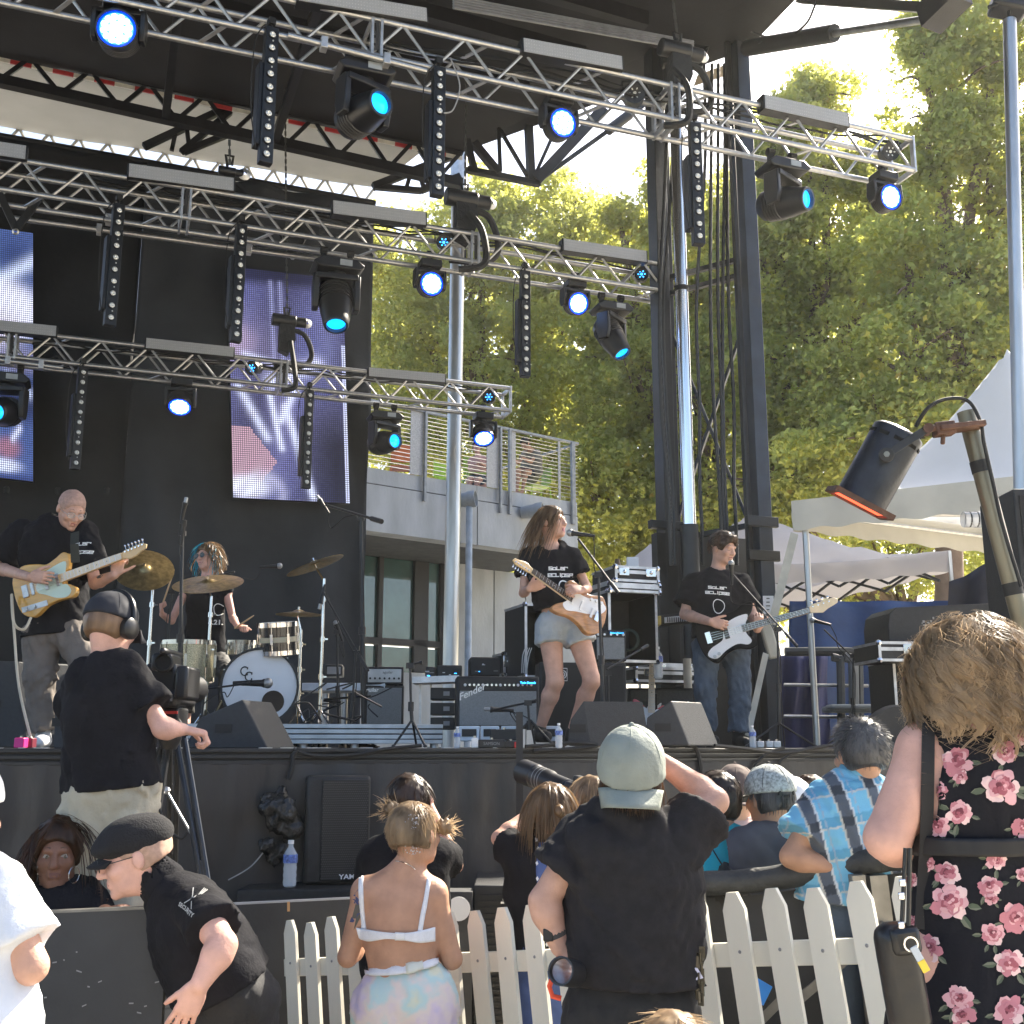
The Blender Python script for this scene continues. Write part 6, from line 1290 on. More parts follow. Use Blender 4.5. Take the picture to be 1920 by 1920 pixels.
guitar('red and white electric guitar standing on its stand between the wedges', 'guitar', g0 + (g0 - g1).normalized() * .05, (W(1224, 1180, 9.55) - g0), Vector((1, 0, .1)) * -1, 'strat', mat('fiesta_red', (.55, .06, .06), .25, coat=.5), WPG, None, PALEM, 1.0, .50)
# ================================================================ DRUM KIT
BRZ = mat('bronze_cymbal', (.42, .30, .13), .28, .9, .35, 26, bump=.15, bscale=90); SPK = mat('champagne_sparkle', (.48, .44, .30), .3, .5, .5, 160, detail=1); DHEAD = mat('white_drum_head', (.72, .74, .76), .5, 0, .04)
DS = []
def drum(label, c, ax, r, h, shell, band=None, headm=DHEAD, lugs=8, hoop=CHROME, name='drum', txt=None, legs=0):
    c = Vector(c); ax = Vector(ax).normalized(); x, y, _ = frame_from(ax); root = thing(name, label, 'drum', c)
    b = MB(); b.lathe([(-h / 2, r * .99), (-h / 2, r), (h / 2, r), (h / 2, r * .99)], c, ax, 36); b.build('shell', shell, root)
    if band: b = MB(); b.lathe([(-h * .12, r * 1.004), (h * .06, r * 1.004)], c, ax, 36); b.build('band', band, root)
    for s_ in (-1, 1):
        b = MB(); b.lathe([(s_ * h / 2 - .018, r * 1.015), (s_ * h / 2 - .018, r * 1.05), (s_ * h / 2 + .018, r * 1.05), (s_ * h / 2 + .018, r * .985), (s_ * h / 2, r * .985)], c, ax, 36); b.build('hoop', hoop, root)
        b = MB(); b.lathe([(s_ * (h / 2 + .004), r * .99), (s_ * (h / 2 + .004), .0001)], c, ax, 36); b.build('head', headm if s_ > 0 else DHEAD, root)
    for i in range(lugs):
        a = 2 * math.pi * i / lugs + .2; d = x * math.cos(a) + y * math.sin(a); b = MB(); b.cyl(c + d * r * 1.05 - ax * h / 2, c + d * r * 1.05 + ax * h / 2, .0045, n=6); b.box(c + d * (r * 1.02), (.022, .022, h * .35), ax.cross(d), d, ax); b.build('lug', CHROME, root)
    return root
bdc = W(487, 1287, 8.75); bax = Vector((.24, -.97, .0)).normalized(); bd_ = drum('large bass drum with white head lettered CC facing the audience', bdc - bax * .2, bax, .285, .40, SPK, None, DHEAD, 10, BLKP, 'bass_drum')
xb = bax.cross(Z).normalized(); xb = xb if xb.x > 0 else -xb; fc = bdc + bax * .006
INK = mat('black_ink', (.02, .02, .02), .6)
for a, c_ in ((-.118, .115), (-.083, .075)): b = MB(); pts = [fc + xb * (a + .030 * math.cos(t)) + Z * (c_ + .033 * math.sin(t)) + bax * .003 for t in [rad(q) for q in range(50, 311, 20)]]; b.tube(pts, .0045, 4); b.build('lettering', INK, bd_); b = MB(); b.cyl(pts[0] - Z * .012, pts[0] + Z * .006, .0045, n=4); b.cyl(pts[-1] - Z * .006, pts[-1] + Z * .012, .0045, n=4); b.build('lettering', INK, bd_)
b = MB(); b.lathe([(.003, .075), (.006, .082), (.002, .085)], fc + xb * .105 - Z * .115, bax, 24); b.lathe([(.002, .078), (.002, .0001)], fc + xb * .105 - Z * .115, bax, 24); b.build('port_hole', mat('brown_port', (.035, .022, .014), .7), bd_)
for s_ in (-1, 1): b = MB(); p = bdc - bax * .15 + xb * s_ * .27 - Z * .08; b.cyl(p, p + xb * s_ * .12 + bax * .1 - Z * (p.z - SZ - .12), .010, n=8); b.build('spur', CHROME, bd_)
drum('black rack tom with cream band mounted above the bass drum', W(522, 1197, 8.85), (-.05, -.15, 1), .155, .22, mat('black_gloss_shell', (.015, .015, .018), .2, coat=.6), mat('cream_band', (.55, .48, .33), .4), name='rack_tom')
drum('champagne sparkle floor tom left of the bass drum', W(352, 1240, 9.0), (0, -.03, 1), .205, .29, SPK, name='floor_tom')
drum('shallow chrome snare drum in front of the drummer', W(452, 1214, 9.2), (0, -.05, 1), .115, .08, mat('chrome_shell', (.6, .6, .58), .2, .9), name='snare_drum')
def cymbal(label, c, nrm, r, stand=None, sb_=None):
    c = Vector(c); nrm = Vector(nrm).normalized(); root = thing('cymbal', label, 'cymbal', c, 'bronze cymbals of the drum kit'); pr_ = [(.028, .0001), (.026, .02), (.016, .042), (.008, .055)] + [(.008 - .024 * (t / 9), .055 + (r - .055) * t / 9 + (.0012 if t % 2 else 0)) for t in range(1, 10)] + [(-.018, r), (-.014, r * .6), (.004, .05)]
    b = MB(); b.lathe(pr_, c, nrm, 44); b.build('plate', BRZ, root); b = MB(); b.cyl(c + nrm * .02, c + nrm * .05, .010, n=8); b.build('wing_nut', CHROME, root)
    if stand:
        s_ = thing('cymbal_stand', label.replace('cymbal', 'stand under the cymbal') if False else stand, 'cymbal stand', sb_); b = MB(); top = c - nrm * .04; j = Vector((sb_.x, sb_.y, top.z - .12)); b.tube([top + nrm * .03, top, j], .008, 6); b.build('tilter', CHROME, s_); b = MB(); b.cyl(j + Z * .02, Vector((sb_.x, sb_.y, SZ + .25)), .011, .014, n=10); b.build('tube', CHROME, s_)
        for t in (.12, .42, .7): b = MB(); q = j.lerp(Vector((sb_.x, sb_.y, SZ + .25)), t); b.cyl(q, q - Z * .04, .02, n=10); b.box(q + Vector((.025, 0, -.02)), (.04, .012, .012)); b.build('collar', CHROME, s_)
        for a in (40, 160, 280): b = MB(); d = Vector((math.cos(rad(a)), math.sin(rad(a)), 0)); q = Vector((sb_.x, sb_.y, SZ + .30)); b.cyl(q, q + d * .22 - Z * .29, .008, n=6); b.cyl(q - Z * .16, q + d * .11 - Z * .15, .006, n=6); b.build('leg', CHROME, s_)
def onst(px, Y): return F(px, Y, SZ)
cymbal('large bronze cymbal beside the guitarist, tilted towards the audience', W(270, 1066, 8.9), (.25, -.75, .62), .235, 'chrome cymbal stand behind the cameraman', onst(267, 8.95))
cymbal('large bronze cymbal hiding the chin of the drummer', W(390, 1091, 9.1), (-.02, -.40, .92), .285, 'chrome cymbal stand left of the bass drum', onst(381, 8.95))
cymbal('thin tilted bronze cymbal high above the rack tom', W(590, 1057, 9.0), (-.36, -.06, .93), .24, 'tall chrome cymbal stand right of the bass drum', onst(597, 8.9))
cymbal('small flat pair of hi-hat cymbals behind the rack tom', W(560, 1149, 9.3), (0, -.02, 1), .19, 'chrome hi-hat stand behind the rack tom', onst(556, 9.3))
# microphones and stands
MESHM = mat('silver_mic_mesh', (.32, .33, .33), .4, .7, .3, 200)
def mic(root, tip, d, k=1., ball=True):
    tip = Vector(tip); d = Vector(d).normalized()      # d from handle to head
    b = MB(); b.ball(tip, .026 * k, 12) if ball else b.cyl(tip - d * .02, tip + d * .03, .013 * k, n=10); b.build('mic_head', MESHM, root); b = MB(); b.lathe([(-.17 * k, .0001), (-.17 * k, .010 * k), (-.03 * k, .017 * k), (-.02 * k, .022 * k), (-.012 * k, .022 * k)], tip, d, 12); b.build('mic_body', BLK, root)
def mic_stand(label, base, top, tail, tip=None, mdir=None, Rb=.0, r=.010, ball=True, legs=3, leg=.28, name='microphone_stand', k=1.):
    root = thing(name, label, 'microphone stand', base); base = Vector(base); top = Vector(top)
    b = MB(); mid = base.lerp(top, .5); b.cyl(base + Z * .16, mid, r * 1.25, n=10); b.cyl(mid, top, r * .85, n=10); b.build('pole', BLKP, root); b = MB(); b.cyl(mid - Z * .03, mid + Z * .03, r * 1.9, n=10); b.box(top, (.05, .035, .035)); b.build('clutch', BLK, root)
    if tail is not None:
        t0, t1 = tail; b = MB(); b.cyl(t0, t1, r * .75, n=8); b.cyl(Vector(t1).lerp(Vector(t0), .18), t1, r * 1.3, n=8); b.build('boom', BLKP, root)
    if legs == 3:
        for a in (80, 200, 320): b = MB(); d = Vector((math.cos(rad(a)), math.sin(rad(a)), 0)); b.cyl(base + Z * .18, base + d * leg + Z * .012, .008, n=6); b.ball(base + d * leg + Z * .012, .013, 6); b.build('leg', BLKP, root)
    elif legs == 1: b = MB(); b.lathe([(0, .0001), (0, .13), (.012, .13), (.03, .03), (.16, .02)], base, Z, 24); b.build('round_base', BLKP, root)
    if tip is not None: mic(root, tip, mdir, k, ball); b = MB(); 
    if tip is not None and tail is not None:
        m0 = Vector(tip) - Vector(mdir).normalized() * .16 * k; b.tube(spline([m0, m0 - Z * .10 + Vector(mdir) * -.05, Vector(tail[0]).lerp(Vector(tail[1]), .4) - Z * .04, top - Z * .1, base.lerp(top, .4) + Vector((.02, 0, 0)), base + Vector((.03, -.03, .01))], 6), .004, 5); b.build('lead', BLKM, root)
    return root
Yt = 7.25
mic_stand("singer's boom microphone stand with round base", onst(1133, Yt), W(1122, 1078, Yt), (W(1084, 1010, 7.3), W(1160, 1112, 7.15)), W(1069, 999, 7.32), W(1068, 999, 7.32) - W(1090, 1002, 7.30), r=.011)
mic_stand("bassist's boom microphone stand on tripod legs", onst(1462, 8.35), W(1458, 1180, 8.35), (W(1375, 1078, 8.6), W(1495, 1212, 8.25)), W(1371, 1056, 8.66), (0, -.05, 1), r=.010)
mic_stand('tall overhead boom stand before the right edge of the backdrop', onst(681, 8.9), W(677, 972, 8.9), (W(612, 947, 9.2), W(716, 978, 8.7)), W(598, 935, 9.25), (-.5, .2, .7), legs=1, r=.016, ball=False)
mic_stand('tall black boom stand with a glinting microphone behind the cameraman', onst(334, 8.2), W(342, 1000, 8.2), (W(338, 1040, 8.2), W(346, 975, 8.15)), W(348, 940, 8.15), (.15, 0, 1), r=.014, ball=False)
mic_stand('drummer vocal boom stand reaching in from the left', onst(300, 9.6), W(322, 1110, 9.6), (W(440, 1072, 9.5), W(400, 1080, 9.6)), W(524, 1061, 9.3), (1, -.1, .05))
b = MB(); 
mic_stand('low boom stand with a silver microphone at the bass drum', onst(372, 8.3), W(384, 1294, 8.3), (W(384, 1292, 8.3), W(470, 1281, 8.3)), W(502, 1281, 8.32), (1, 0, 0), leg=.16, k=1.5)
mic_stand('slanted boom stand right of the rack tom', onst(655, 8.6), W(668, 1215, 8.6), (W(606, 1110, 8.8), W(690, 1258, 8.5)), W(600, 1135, 8.82), (-.2, 0, -1), ball=False)
mic_stand('low stand with microphone pointing at the large combo amplifier', onst(995, 7.5), W(990, 1318, 7.5), (W(925, 1331, 7.6), W(1005, 1314, 7.5)), W(916, 1330, 7.62), (-1, 0, .05), leg=.2, ball=False)
mic_stand('low black stand before the drawer case', onst(772, 7.3), W(769, 1248, 7.3), (W(765, 1246, 7.3), W(792, 1242, 7.3)), None, None, leg=.12)
mic_stand('short microphone stand behind the rack tom and cymbal', onst(634, 9.6), W(632, 1185, 9.6), (W(632, 1190, 9.6), W(628, 1175, 9.6)), W(630, 1168, 9.6), (-.4, 0, 1))
mic_stand('boom stand pointing left in front of the mixing desk', onst(1598, 9.9), W(1600, 1230, 9.9), (W(1545, 1180, 9.9), W(1612, 1245, 9.9)), W(1523, 1163, 9.9), (-1, 0, .25))
mic_stand('short stand behind the singer pointing at the small combo', onst(1142, 7.9), W(1140, 1262, 7.9), (W(1138, 1255, 7.9), W(1215, 1210, 8.1)), None, None, leg=.15)
# riser
RI = mat('ribbed_aluminium_riser', (.50, .52, .54), .4, .75, .15, 10, bump=.05)
rr0 = thing('drum_riser', 'low aluminium drum riser with ribbed edge under the kit', 'riser', W(680, 1395, 8.4)); c0_, c1_ = W(350, 1372, 8.1), W(830, 1372, 8.4); c0_.z = c1_.z = SZ + .10; d = (c1_ - c0_).normalized(); n_ = Z.cross(d)
b = MB(); b.box((c0_ + c1_) / 2 + n_ * 1.2 + Z * .0, ((c1_ - c0_).length, 2.4, .12), d, n_); b.build('deck', BLKP, rr0)
for z_, pr_ in ((.055, .02), (.018, .012), (-.02, .016), (-.055, .02)): b = MB(); b.box((c0_ + c1_) / 2 - n_ * pr_ / 2 + Z * z_, ((c1_ - c0_).length, pr_ + .004, .030), d, n_); b.build('edge_rib', RI, rr0, bevel=.003)
for t in (.1, .45, .65, .97): b = MB(); q = c0_.lerp(c1_, t) + n_ * .05; b.cyl((q.x, q.y, SZ), (q.x, q.y, SZ + .05), .03, n=10); b.build('foot', RI, rr0)
# ================================================================ AMPLIFIERS, CASES, WEDGES
def amp(label, x0, y0, x1, y1, Y, panel_h=.0, grill=GREYGRILL, name='amplifier', tilt=0, depth=.28, knobs=0, frame_=.022, body=None, floor_=False, panel_m=None, yaw=.1, cat='amplifier'):
    a, e = W(x0, y1, Y), W(x1, y0, Y); w, h = e.x - a.x, e.z - a.z
    if floor_: h = e.z - SZ; a.z = SZ
    c = Vector(((a.x + e.x) / 2, Y + depth / 2, a.z + h / 2)); x = Vector((1, yaw, 0)).normalized(); y = Z.cross(x); root = thing(name, label, cat, c - Z * h / 2)
    b = MB(); b.box(c, (w, depth, h), x, y); b.build('cabinet', body or CAB, root, bevel=.012); gh = h - panel_h - 2 * frame_
    b = MB(); b.box(c - y * (depth / 2 + .002) - Z * (panel_h / 2), (w - 2 * frame_, .008, gh), x, y); b.build('grille', grill, root, bevel=.003)
    if panel_h:
        b = MB(); pc = c - y * (depth / 2 + .003) + Z * (h / 2 - frame_ - panel_h / 2); b.box(pc, (w - 2 * frame_, .008, panel_h - .01), x, y); b.build('control_panel', panel_m or BLK, root)
        for i in range(knobs): b = MB(); q = pc + x * (w * .8) * (i / max(1, knobs - 1) - .5) - y * .004; b.cyl(q, q - y * .018, .011, .009, n=10); b.build('knob', CHROME if i % 4 else WHITEM, root)
    return root, c, x, y, w, h
SILV = mat('silver_script', (.7, .7, .7), .3, .6)
r_, c, x, y, w, h = amp('large grey grille combo amplifier with silver script and a row of knobs', 852, 1268, 1008, 1366, 8.3, .085, knobs=16)
text(r_, 'Fender', c - x * w * .31 + Z * h * .20 - y * .148, (x + Z * .45).normalized(), Z, .075, SILV, bold=.001); text(r_, 'Twin Reverb', c + x * w * .36 + Z * h * .375 - y * .152, x, Z, .022, BL7, bold=.0005)  # blue model name given the LED glow
r_, c, x, y, w, h = amp('small grey combo amplifier stacked on the black bass cabinet', 1112, 1181, 1171, 1240, 8.9, .045, knobs=5, frame_=.016)
text(r_, 'Deluxe Reverb', c + x * w * .2 + Z * h * .40 - y * .152, x, Z, .018, BL7)  # glowing blue print again, no lamp behind it
r_, c, x, y, w, h = amp('black bass speaker cabinet behind the singer with a square white logo', 1008, 1242, 1172, 1392, 8.8, 0, grill=mat('black_grille_cloth', (.018, .018, .018), .8, bump=.2, bscale=200), name='bass_cabinet')
lc = W(1061, 1262, 8.6); 
for w_, m_ in ((.10, WHITEM), (.09, BLK)): b = MB(); b.box(c - y * (.150 + (.10 - w_) * .3) + (lc - c).dot(x) * x + Z * (lc.z - c.z), (w_ * .75, .004, w_), x, y); b.build('badge', m_, r_)
for rr_ in (.030, .016): b = MB(); q0 = c - y * .158 + (lc - c).dot(x) * x + Z * (lc.z - c.z); b.tube([q0 + x * rr_ * math.cos(t) + Z * rr_ * math.sin(t) for t in [rad(i) for i in range(-90, 181, 15)]] , .0035, 4); b.build('badge_mark', WHITEM, r_)
r_, c, x, y, w, h = amp('silver fronted valve bass amplifier head on a grey cabinet', 682, 1250, 754, 1284, 10.2, .0, grill=mat('silver_amp_face', (.50, .50, .49), .4, .3), name='valve_amplifier', depth=.3)
for i in range(7): b = MB(); q = c - y * .158 - Z * .025 + x * w * .75 * (i / 6 - .5); b.cyl(q, q - y * .02, .010, n=8); b.build('knob', BLK, r_)
text(r_, 'aguilar', c - y * .158 + x * w * .08 + Z * .03, x, Z, .035, INK)
r_, c, x, y, w, h = amp('grey grille bass cabinet under the silver amplifier head', 680, 1285, 755, 1362, 10.2, 0, name='bass_cabinet'); text(r_, 'aguilar', c - y * .16 - x * w * .34 + Z * h * .38, x, Z, .05, SILV, bold=.001)
r_, c, x, y, w, h = amp('dark grey amplifier partly hidden by the white guitar neck, lettered in white', 1176, 1290, 1302, 1400, 9.9, 0, grill=mat('dark_grille', (.055, .058, .06), .7, 0, .2, 60), name='amplifier_cabinet'); text(r_, 'AM  SON', c - y * .16 + Z * h * .18 + x * .04, (x + Z * .06).normalized(), (Z + x * .25).normalized(), .085, WHITEM, bold=.003, sx=1.1)
for i in (-1, 1): b = MB(); [b.box(c - y * .16 + x * (.04 + i * .26) + Z * (h * .15 + j * .022), (.09 - j * .015, .003, .007), x, y) for j in range(3)]; b.build('speed_lines', WHITEM, r_)
road_case('long shallow silver trimmed case lying under the open rack', W(1232, 1268, 9.9), (.62, .4, .13)); road_case('second shallow case on the dark amplifier behind the bassist', W(1250, 1255, 10.3), (.55, .4, .08))
road_case('black flight case lid with silver trim topmost behind the singer', W(1172, 1084, 9.2), (.40, .45, .13)); road_case('flat silver edged case lid under the topmost flight case', W(1166, 1110, 9.2), (.46, .5, .075), latch=False)
road_case('tall open black rack case with silver edges behind the singer', W(1162, 1180, 9.25), (.44, .5, .58), open_=True); road_case('open rack case with tangled white cables left of the singer', W(995, 1206, 9.6), (.30, .5, .62), open_=True)
cc = thing('cable_coil', 'coiled black cable hanging inside the tall open rack case', 'cable', W(1178, 1200, 9.3)); b = MB(); [b.tube([W(1178, 1200, 9.25 - i * .01) + Vector((math.cos(t) * (.09 - .006 * i), 0, math.sin(t) * (.09 - .004 * i))) for t in [rad(q) for q in range(0, 360, 20)]], .006, 5, closed=True) for i in range(4)]; b.build('coil', mat('green_black_cable', (.03, .05, .045), .5), cc)
tw_ = mat('white_cable', (.55, .55, .53), .5)
for i in range(4): cable(('leftmost', 'second', 'third', 'rightmost')[i] + ' thin white cable trailing down inside the open rack by the singer', [W(985 + i * 4, 1215, 9.3), W(980 + i * 4, 1230, 9.25), W(978 + i * 3, 1262, 9.25)], .004, tw_, group='white cables in the open rack')
for nm, x0, y0, x1, y1, Y, d_ in (('black wireless receiver with white legend between the silver pole and the singer', 878, 1232, 940, 1268, 9.8, .3), ('black box amplifier on the drawer case', 816, 1247, 864, 1272, 9.6, .25), ('small black box beside the drawer case top', 796, 1250, 815, 1272, 9.6, .2)):
    r_, c, x, y, w, h = amp(nm, x0, y0, x1, y1, Y, 0, grill=BLK, name='equipment_box', depth=d_, frame_=.008, cat='equipment')
    for i in range(5): b = MB(); b.box(c - y * (d_ / 2 + .008) + x * random.uniform(-.4, .4) * w + Z * random.uniform(-.3, .3) * h, (random.uniform(.01, .04), .003, .006), x, y); b.build('legend', (GREYM, WHITEM, BL7)[i % 3], r_)  # every third stroke cycles to the glowing blue
road_case('black rack case with silver corner behind the large combo', W(955, 1248, 9.9), (.22, .3, .20)); 
dc = thing('drawer_case', 'black drawer case on an aluminium frame left of the large combo', 'equipment case', F(818, 9.3)); 
for i, yy_ in enumerate((1302, 1330, 1357)): b = MB(); q = W(830, yy_, 9.3); b.box(q, (.20, .3, .095), (1, .08, 0), (-.08, 1, 0)); o_ = b.build('drawer', BLK, dc, bevel=.004); b = MB(); b.box(q + Vector((.04, -.155, 0)), (.05, .006, .035)); b.build('handle', GREYM, o_)
for px in (788, 808, 856): b = MB(); q = W(px, 1280, 9.25); b.beam(F(px, 9.25), q, .018, .018, up=Vector((0, 1, 0))); b.build('frame_post', ALU, dc)
b = MB(); q0, q1 = W(776, 1277, 9.2), W(862, 1274, 9.2); b.beam(q0, q1, .3, .05, up=Vector((0, 0, 1))); b.build('frame_top', ALUF, dc)
for i in range(6): cable('cable', [W(0, 0, 9)] * 2) if False else None
# cased tubs along the back and pedals
for i, (x0, x1, nm) in enumerate(((862, 900, 'leftmost'), (902, 936, 'second'), (940, 976, 'third'), (1005, 1046, 'rightmost'))):
    a, e = W(x0, 1366, 7.8), W(x1, 1366, 7.8); r0 = thing('pedal_case', nm + ' white trimmed pedal case lying open below the large combo', 'pedal case', (a + e) / 2 - Z * .06); b = MB(); b.box((a + e) / 2 + Z * -.035, (e.x - a.x, .25, .10)); b.build('shell', mat('pale_blue_white', (.62, .68, .74), .4), r0, bevel=.006); b = MB(); b.box((a + e) / 2 + Z * -.03 - Vector((0, .127, 0)), (e.x - a.x - .04, .006, .05)); b.build('recess', BLK, r0)
def small_box(label, cat, nm, px, py, Y, sz, m, extra=None):
    p = F(px, Y, SZ + sz[2] / 2 + .002) if py is None else W(px, py, Y); r0 = thing(nm, label, cat, p - Z * sz[2] / 2); b = MB(); b.box(p, sz); b.build('casing', m, r0, bevel=.006); b = MB(); b.cyl(p + Z * sz[2] / 2, p + Z * (sz[2] / 2 + .012), .010, n=8); b.build('switch', CHROME, r0)
    if extra: text(r0, extra, p - Vector((0, sz[1] / 2 + .002, 0)), (1, 0, 0), Z, sz[2] * .5, GREYM)
small_box('flat black wireless unit lying left of the steel pole', 'effects unit', 'effects_unit', 922, None, 6.95, (.16, .12, .05), BLK, 'SAMSON'); small_box('flat black effects pedal right of the wireless unit', 'effects pedal', 'effects_pedal', 957, None, 6.95, (.10, .10, .04), BLK); small_box('small red effects pedal beside the foot of the singer', 'effects pedal', 'effects_pedal', 972, None, 6.85, (.05, .07, .035), mat('pedal_red', (.6, .05, .04), .4)); small_box('small white plastic cup on the stage lip', 'cup', 'cup', 890, None, 6.9, (.04, .04, .06), WHITEM)
small_box('bright pink effects pedal at the feet of the guitarist', 'effects pedal', 'effects_pedal', 39, None, 6.9, (.06, .07, .06), mat('hot_pink', (.8, .03, .25), .4)); small_box('dark red effects pedal at the feet of the guitarist', 'effects pedal', 'effects_pedal', 52, None, 7.0, (.08, .07, .06), mat('maroon', (.18, .02, .04), .4)); small_box('large black effects unit between the pedal cases', 'effects unit', 'effects_unit', 945, 1378, 7.4, (.18, .12, .07), BLK)
for i, px in enumerate((1425, 1442, 1456)): small_box(('first', 'second', 'third')[i] + ' small chrome effects pedal right of the bassist foot', 'effects pedal', 'effects_pedal', px, None, 7.9, (.05, .06, .045), ALUF)
bottle(F(857, 6.95), .13, 'small clear bottle standing at the left end of the pedals'); bottle(F(1048, 6.95), .15, 'steel grey drink bottle left of the singer wedge'); bottle(F(1412, 7.7), .15, 'small water bottle at the feet of the bassist'); bottle(F(1238, 9.2) + Z * .55, .26, 'water bottle standing behind the white guitar neck')
WEDM = mat('wedge_textured_paint', (.022, .024, .028), .5, 0, .2, 40, bump=.3, bscale=250)
def wedge(label, poly, Y, e):
    P_ = [W(x_, y_, Y) for x_, y_ in poly]; e = Vector(e); root = thing('stage_monitor', label, 'monitor speaker', F(poly[0][0], Y), 'black wedge monitors along the stage front'); k = len(P_)
    b = MB(); a = P_ + [p + e for p in P_]; fs = [tuple(range(k))[::-1], tuple(range(k, 2 * k))] + [(i, (i + 1) % k, k + (i + 1) % k, k + i) for i in range(k)]
    b.add(a, fs); o_ = b.build('cabinet', WEDM, root, bevel=.010, flat=True)
    b = MB(); c = sum(P_, Vector()) / k; q = c - Vector((0, .004, 0)); b.box(q, (.10, .006, .05)); b.build('handle_recess', BLKM, root); return root
wedge('wedge monitor with a sunlit bright side, nearest the cameraman', [(343, 1404), (376, 1345), (455, 1311), (503, 1404)], 6.75, (.085, .42, 0))
wedge('wedge monitor in front of the singer', [(1062, 1400), (1068, 1350), (1094, 1313), (1108, 1400)], 7.1, (.385, .10, 0)); wedge('wedge monitor in front of the bassist, rightmost', [(1208, 1399), (1212, 1345), (1258, 1313), (1292, 1399)], 7.2, (.235, .25, 0))
wedge('dark wedge monitor beside the leg of the guitarist', [(100, 1404), (102, 1306), (122, 1303), (132, 1404)], 6.6, (.05, .40, 0)); wedge('large dark speaker behind the legs of the guitarist at the left edge', [(-60, 1402), (-60, 1238), (25, 1240), (50, 1402)], 8.2, (.3, .3, 0))
small = thing('gear_clutter', 'tangle of black stands and cables under the drum kit', 'stage gear', W(560, 1360, 8.6)); b = MB(); rg = random.Random(9)
for i in range(26):
    a = W(rg.uniform(430, 700), rg.uniform(1290, 1370), 8.7 + rg.uniform(-.2, .5)); b.tube(spline([a, a + Vector((rg.uniform(-.15, .15), rg.uniform(-.05, .05), rg.uniform(-.12, .12))), a + Vector((rg.uniform(-.25, .25), 0, rg.uniform(-.15, .05)))], 4), rg.uniform(.004, .011), 5)
b.build('cables', BLKP, small)['kind'] = 'stuff'
tb_ = thing('gear_table', 'white topped table with silver legs behind the drum kit', 'table', F(640, 10.4)); b = MB(); b.box(W(650, 1290, 10.4), (.75, .4, .07)); b.build('top', mat('pale_blue_white', (.6, .6, .6), .4), tb_, bevel=.005)
for px in (610, 645, 690): b = MB(); q = W(px, 1300, 10.3); b.cyl((q.x, q.y, SZ), q, .035, n=12); b.build('leg', ALU, tb_)
r_, c, x, y, w, h = amp('small white keyboard amplifier on the table behind the kit', 606, 1246, 640, 1268, 10.3, 0, grill=GREYM, frame_=.02); kb = thing('keyboard', 'gold and black keyboard end sticking out left of the bassist', 'keyboard', W(1255, 1165, 9.6)); b = MB(); x = Vector((1, -.05, .09)).normalized(); b.box(W(1262, 1162, 9.6), (.34, .25, .075), x, (0, 1, 0)); b.build('casing', CAB, kb, bevel=.006); b = MB(); b.box(W(1231, 1166, 9.5), (.055, .2, .078), x, (0, 1, 0)); b.build('end_cheek', mat('gold_paint', (.45, .33, .08), .4, .4), kb, bevel=.006)
b = MB(); b.box(W(1268, 1161, 9.46), (.20, .006, .05), x, (0, 1, 0)); b.build('legend_plate', WHITEM, kb); b = MB(); [b.box(W(1252 + i * 4, 1162, 9.45), (.008, .006, .04), x, (0, 1, 0)) for i in range(9)]; b.build('legend', INK, kb)
sl_ = thing('set_list', 'white set list sheet taped to the tower right of the bassist', 'paper sheet', W(1441, 1134, 9.9)); b = MB(); b.box(W(1441, 1134, 9.9), (.095, .003, .16)); b.build('sheet', WHITEM, sl_); b = MB(); [b.box(W(1440, 1122 + i * 7, 9.885), (random.uniform(.02, .06), .002, .008)) for i in range(5)]; b.build('lettering', INK, sl_)
ptn = thing('work_lamp', 'bright work lamp and small dark cone fitting on the flight cases', 'lamp', W(1158, 1063, 9.4)); b = MB(); b.lathe([(0, .06), (.05, .03), (.11, .02), (.11, .0001)], W(1158, 1072, 9.4), Z, 16); b.build('cone', mat('bronze_fitting', (.12, .08, .04), .4, .6), ptn); b = MB(); b.box(W(1186, 1058, 9.6), (.10, .06, .12)); b.build('white_box', WHITEM, ptn, bevel=.005)
rw = thing('paper_roll', 'cream paper roll lying against the tower base behind the bassist', 'roll', W(1288, 1260, 9.6)); b = MB(); b.cyl(W(1288, 1235, 9.6), W(1290, 1290, 9.6), .035, n=16); b.build('roll', mat('cream_paper', (.55, .5, .4), .8), rw)
gst = thing('guitar_stand', 'black guitar stand holding the red guitar', 'guitar stand', F(1232, 9.5)); b = MB(); b.tube(spline([W(1225, 1330, 9.45), W(1222, 1290, 9.5), W(1228, 1270, 9.5), W(1236, 1268, 9.5)], 5), .009, 6); b.cyl(F(1232, 9.6), W(1230, 1300, 9.5), .010, n=8); b.build('frame', BLKP, gst)
cable('white guitar lead hanging from the butterscotch guitar to the floor', [W(58, 1158, 7.2), W(45, 1180, 7.15), W(26, 1168, 7.1), W(22, 1115, 7.2), W(27, 1190, 7.2), W(36, 1290, 7.1), W(60, 1392, 7.0)], .009, mat('cream_lead', (.55, .48, .36), .5))
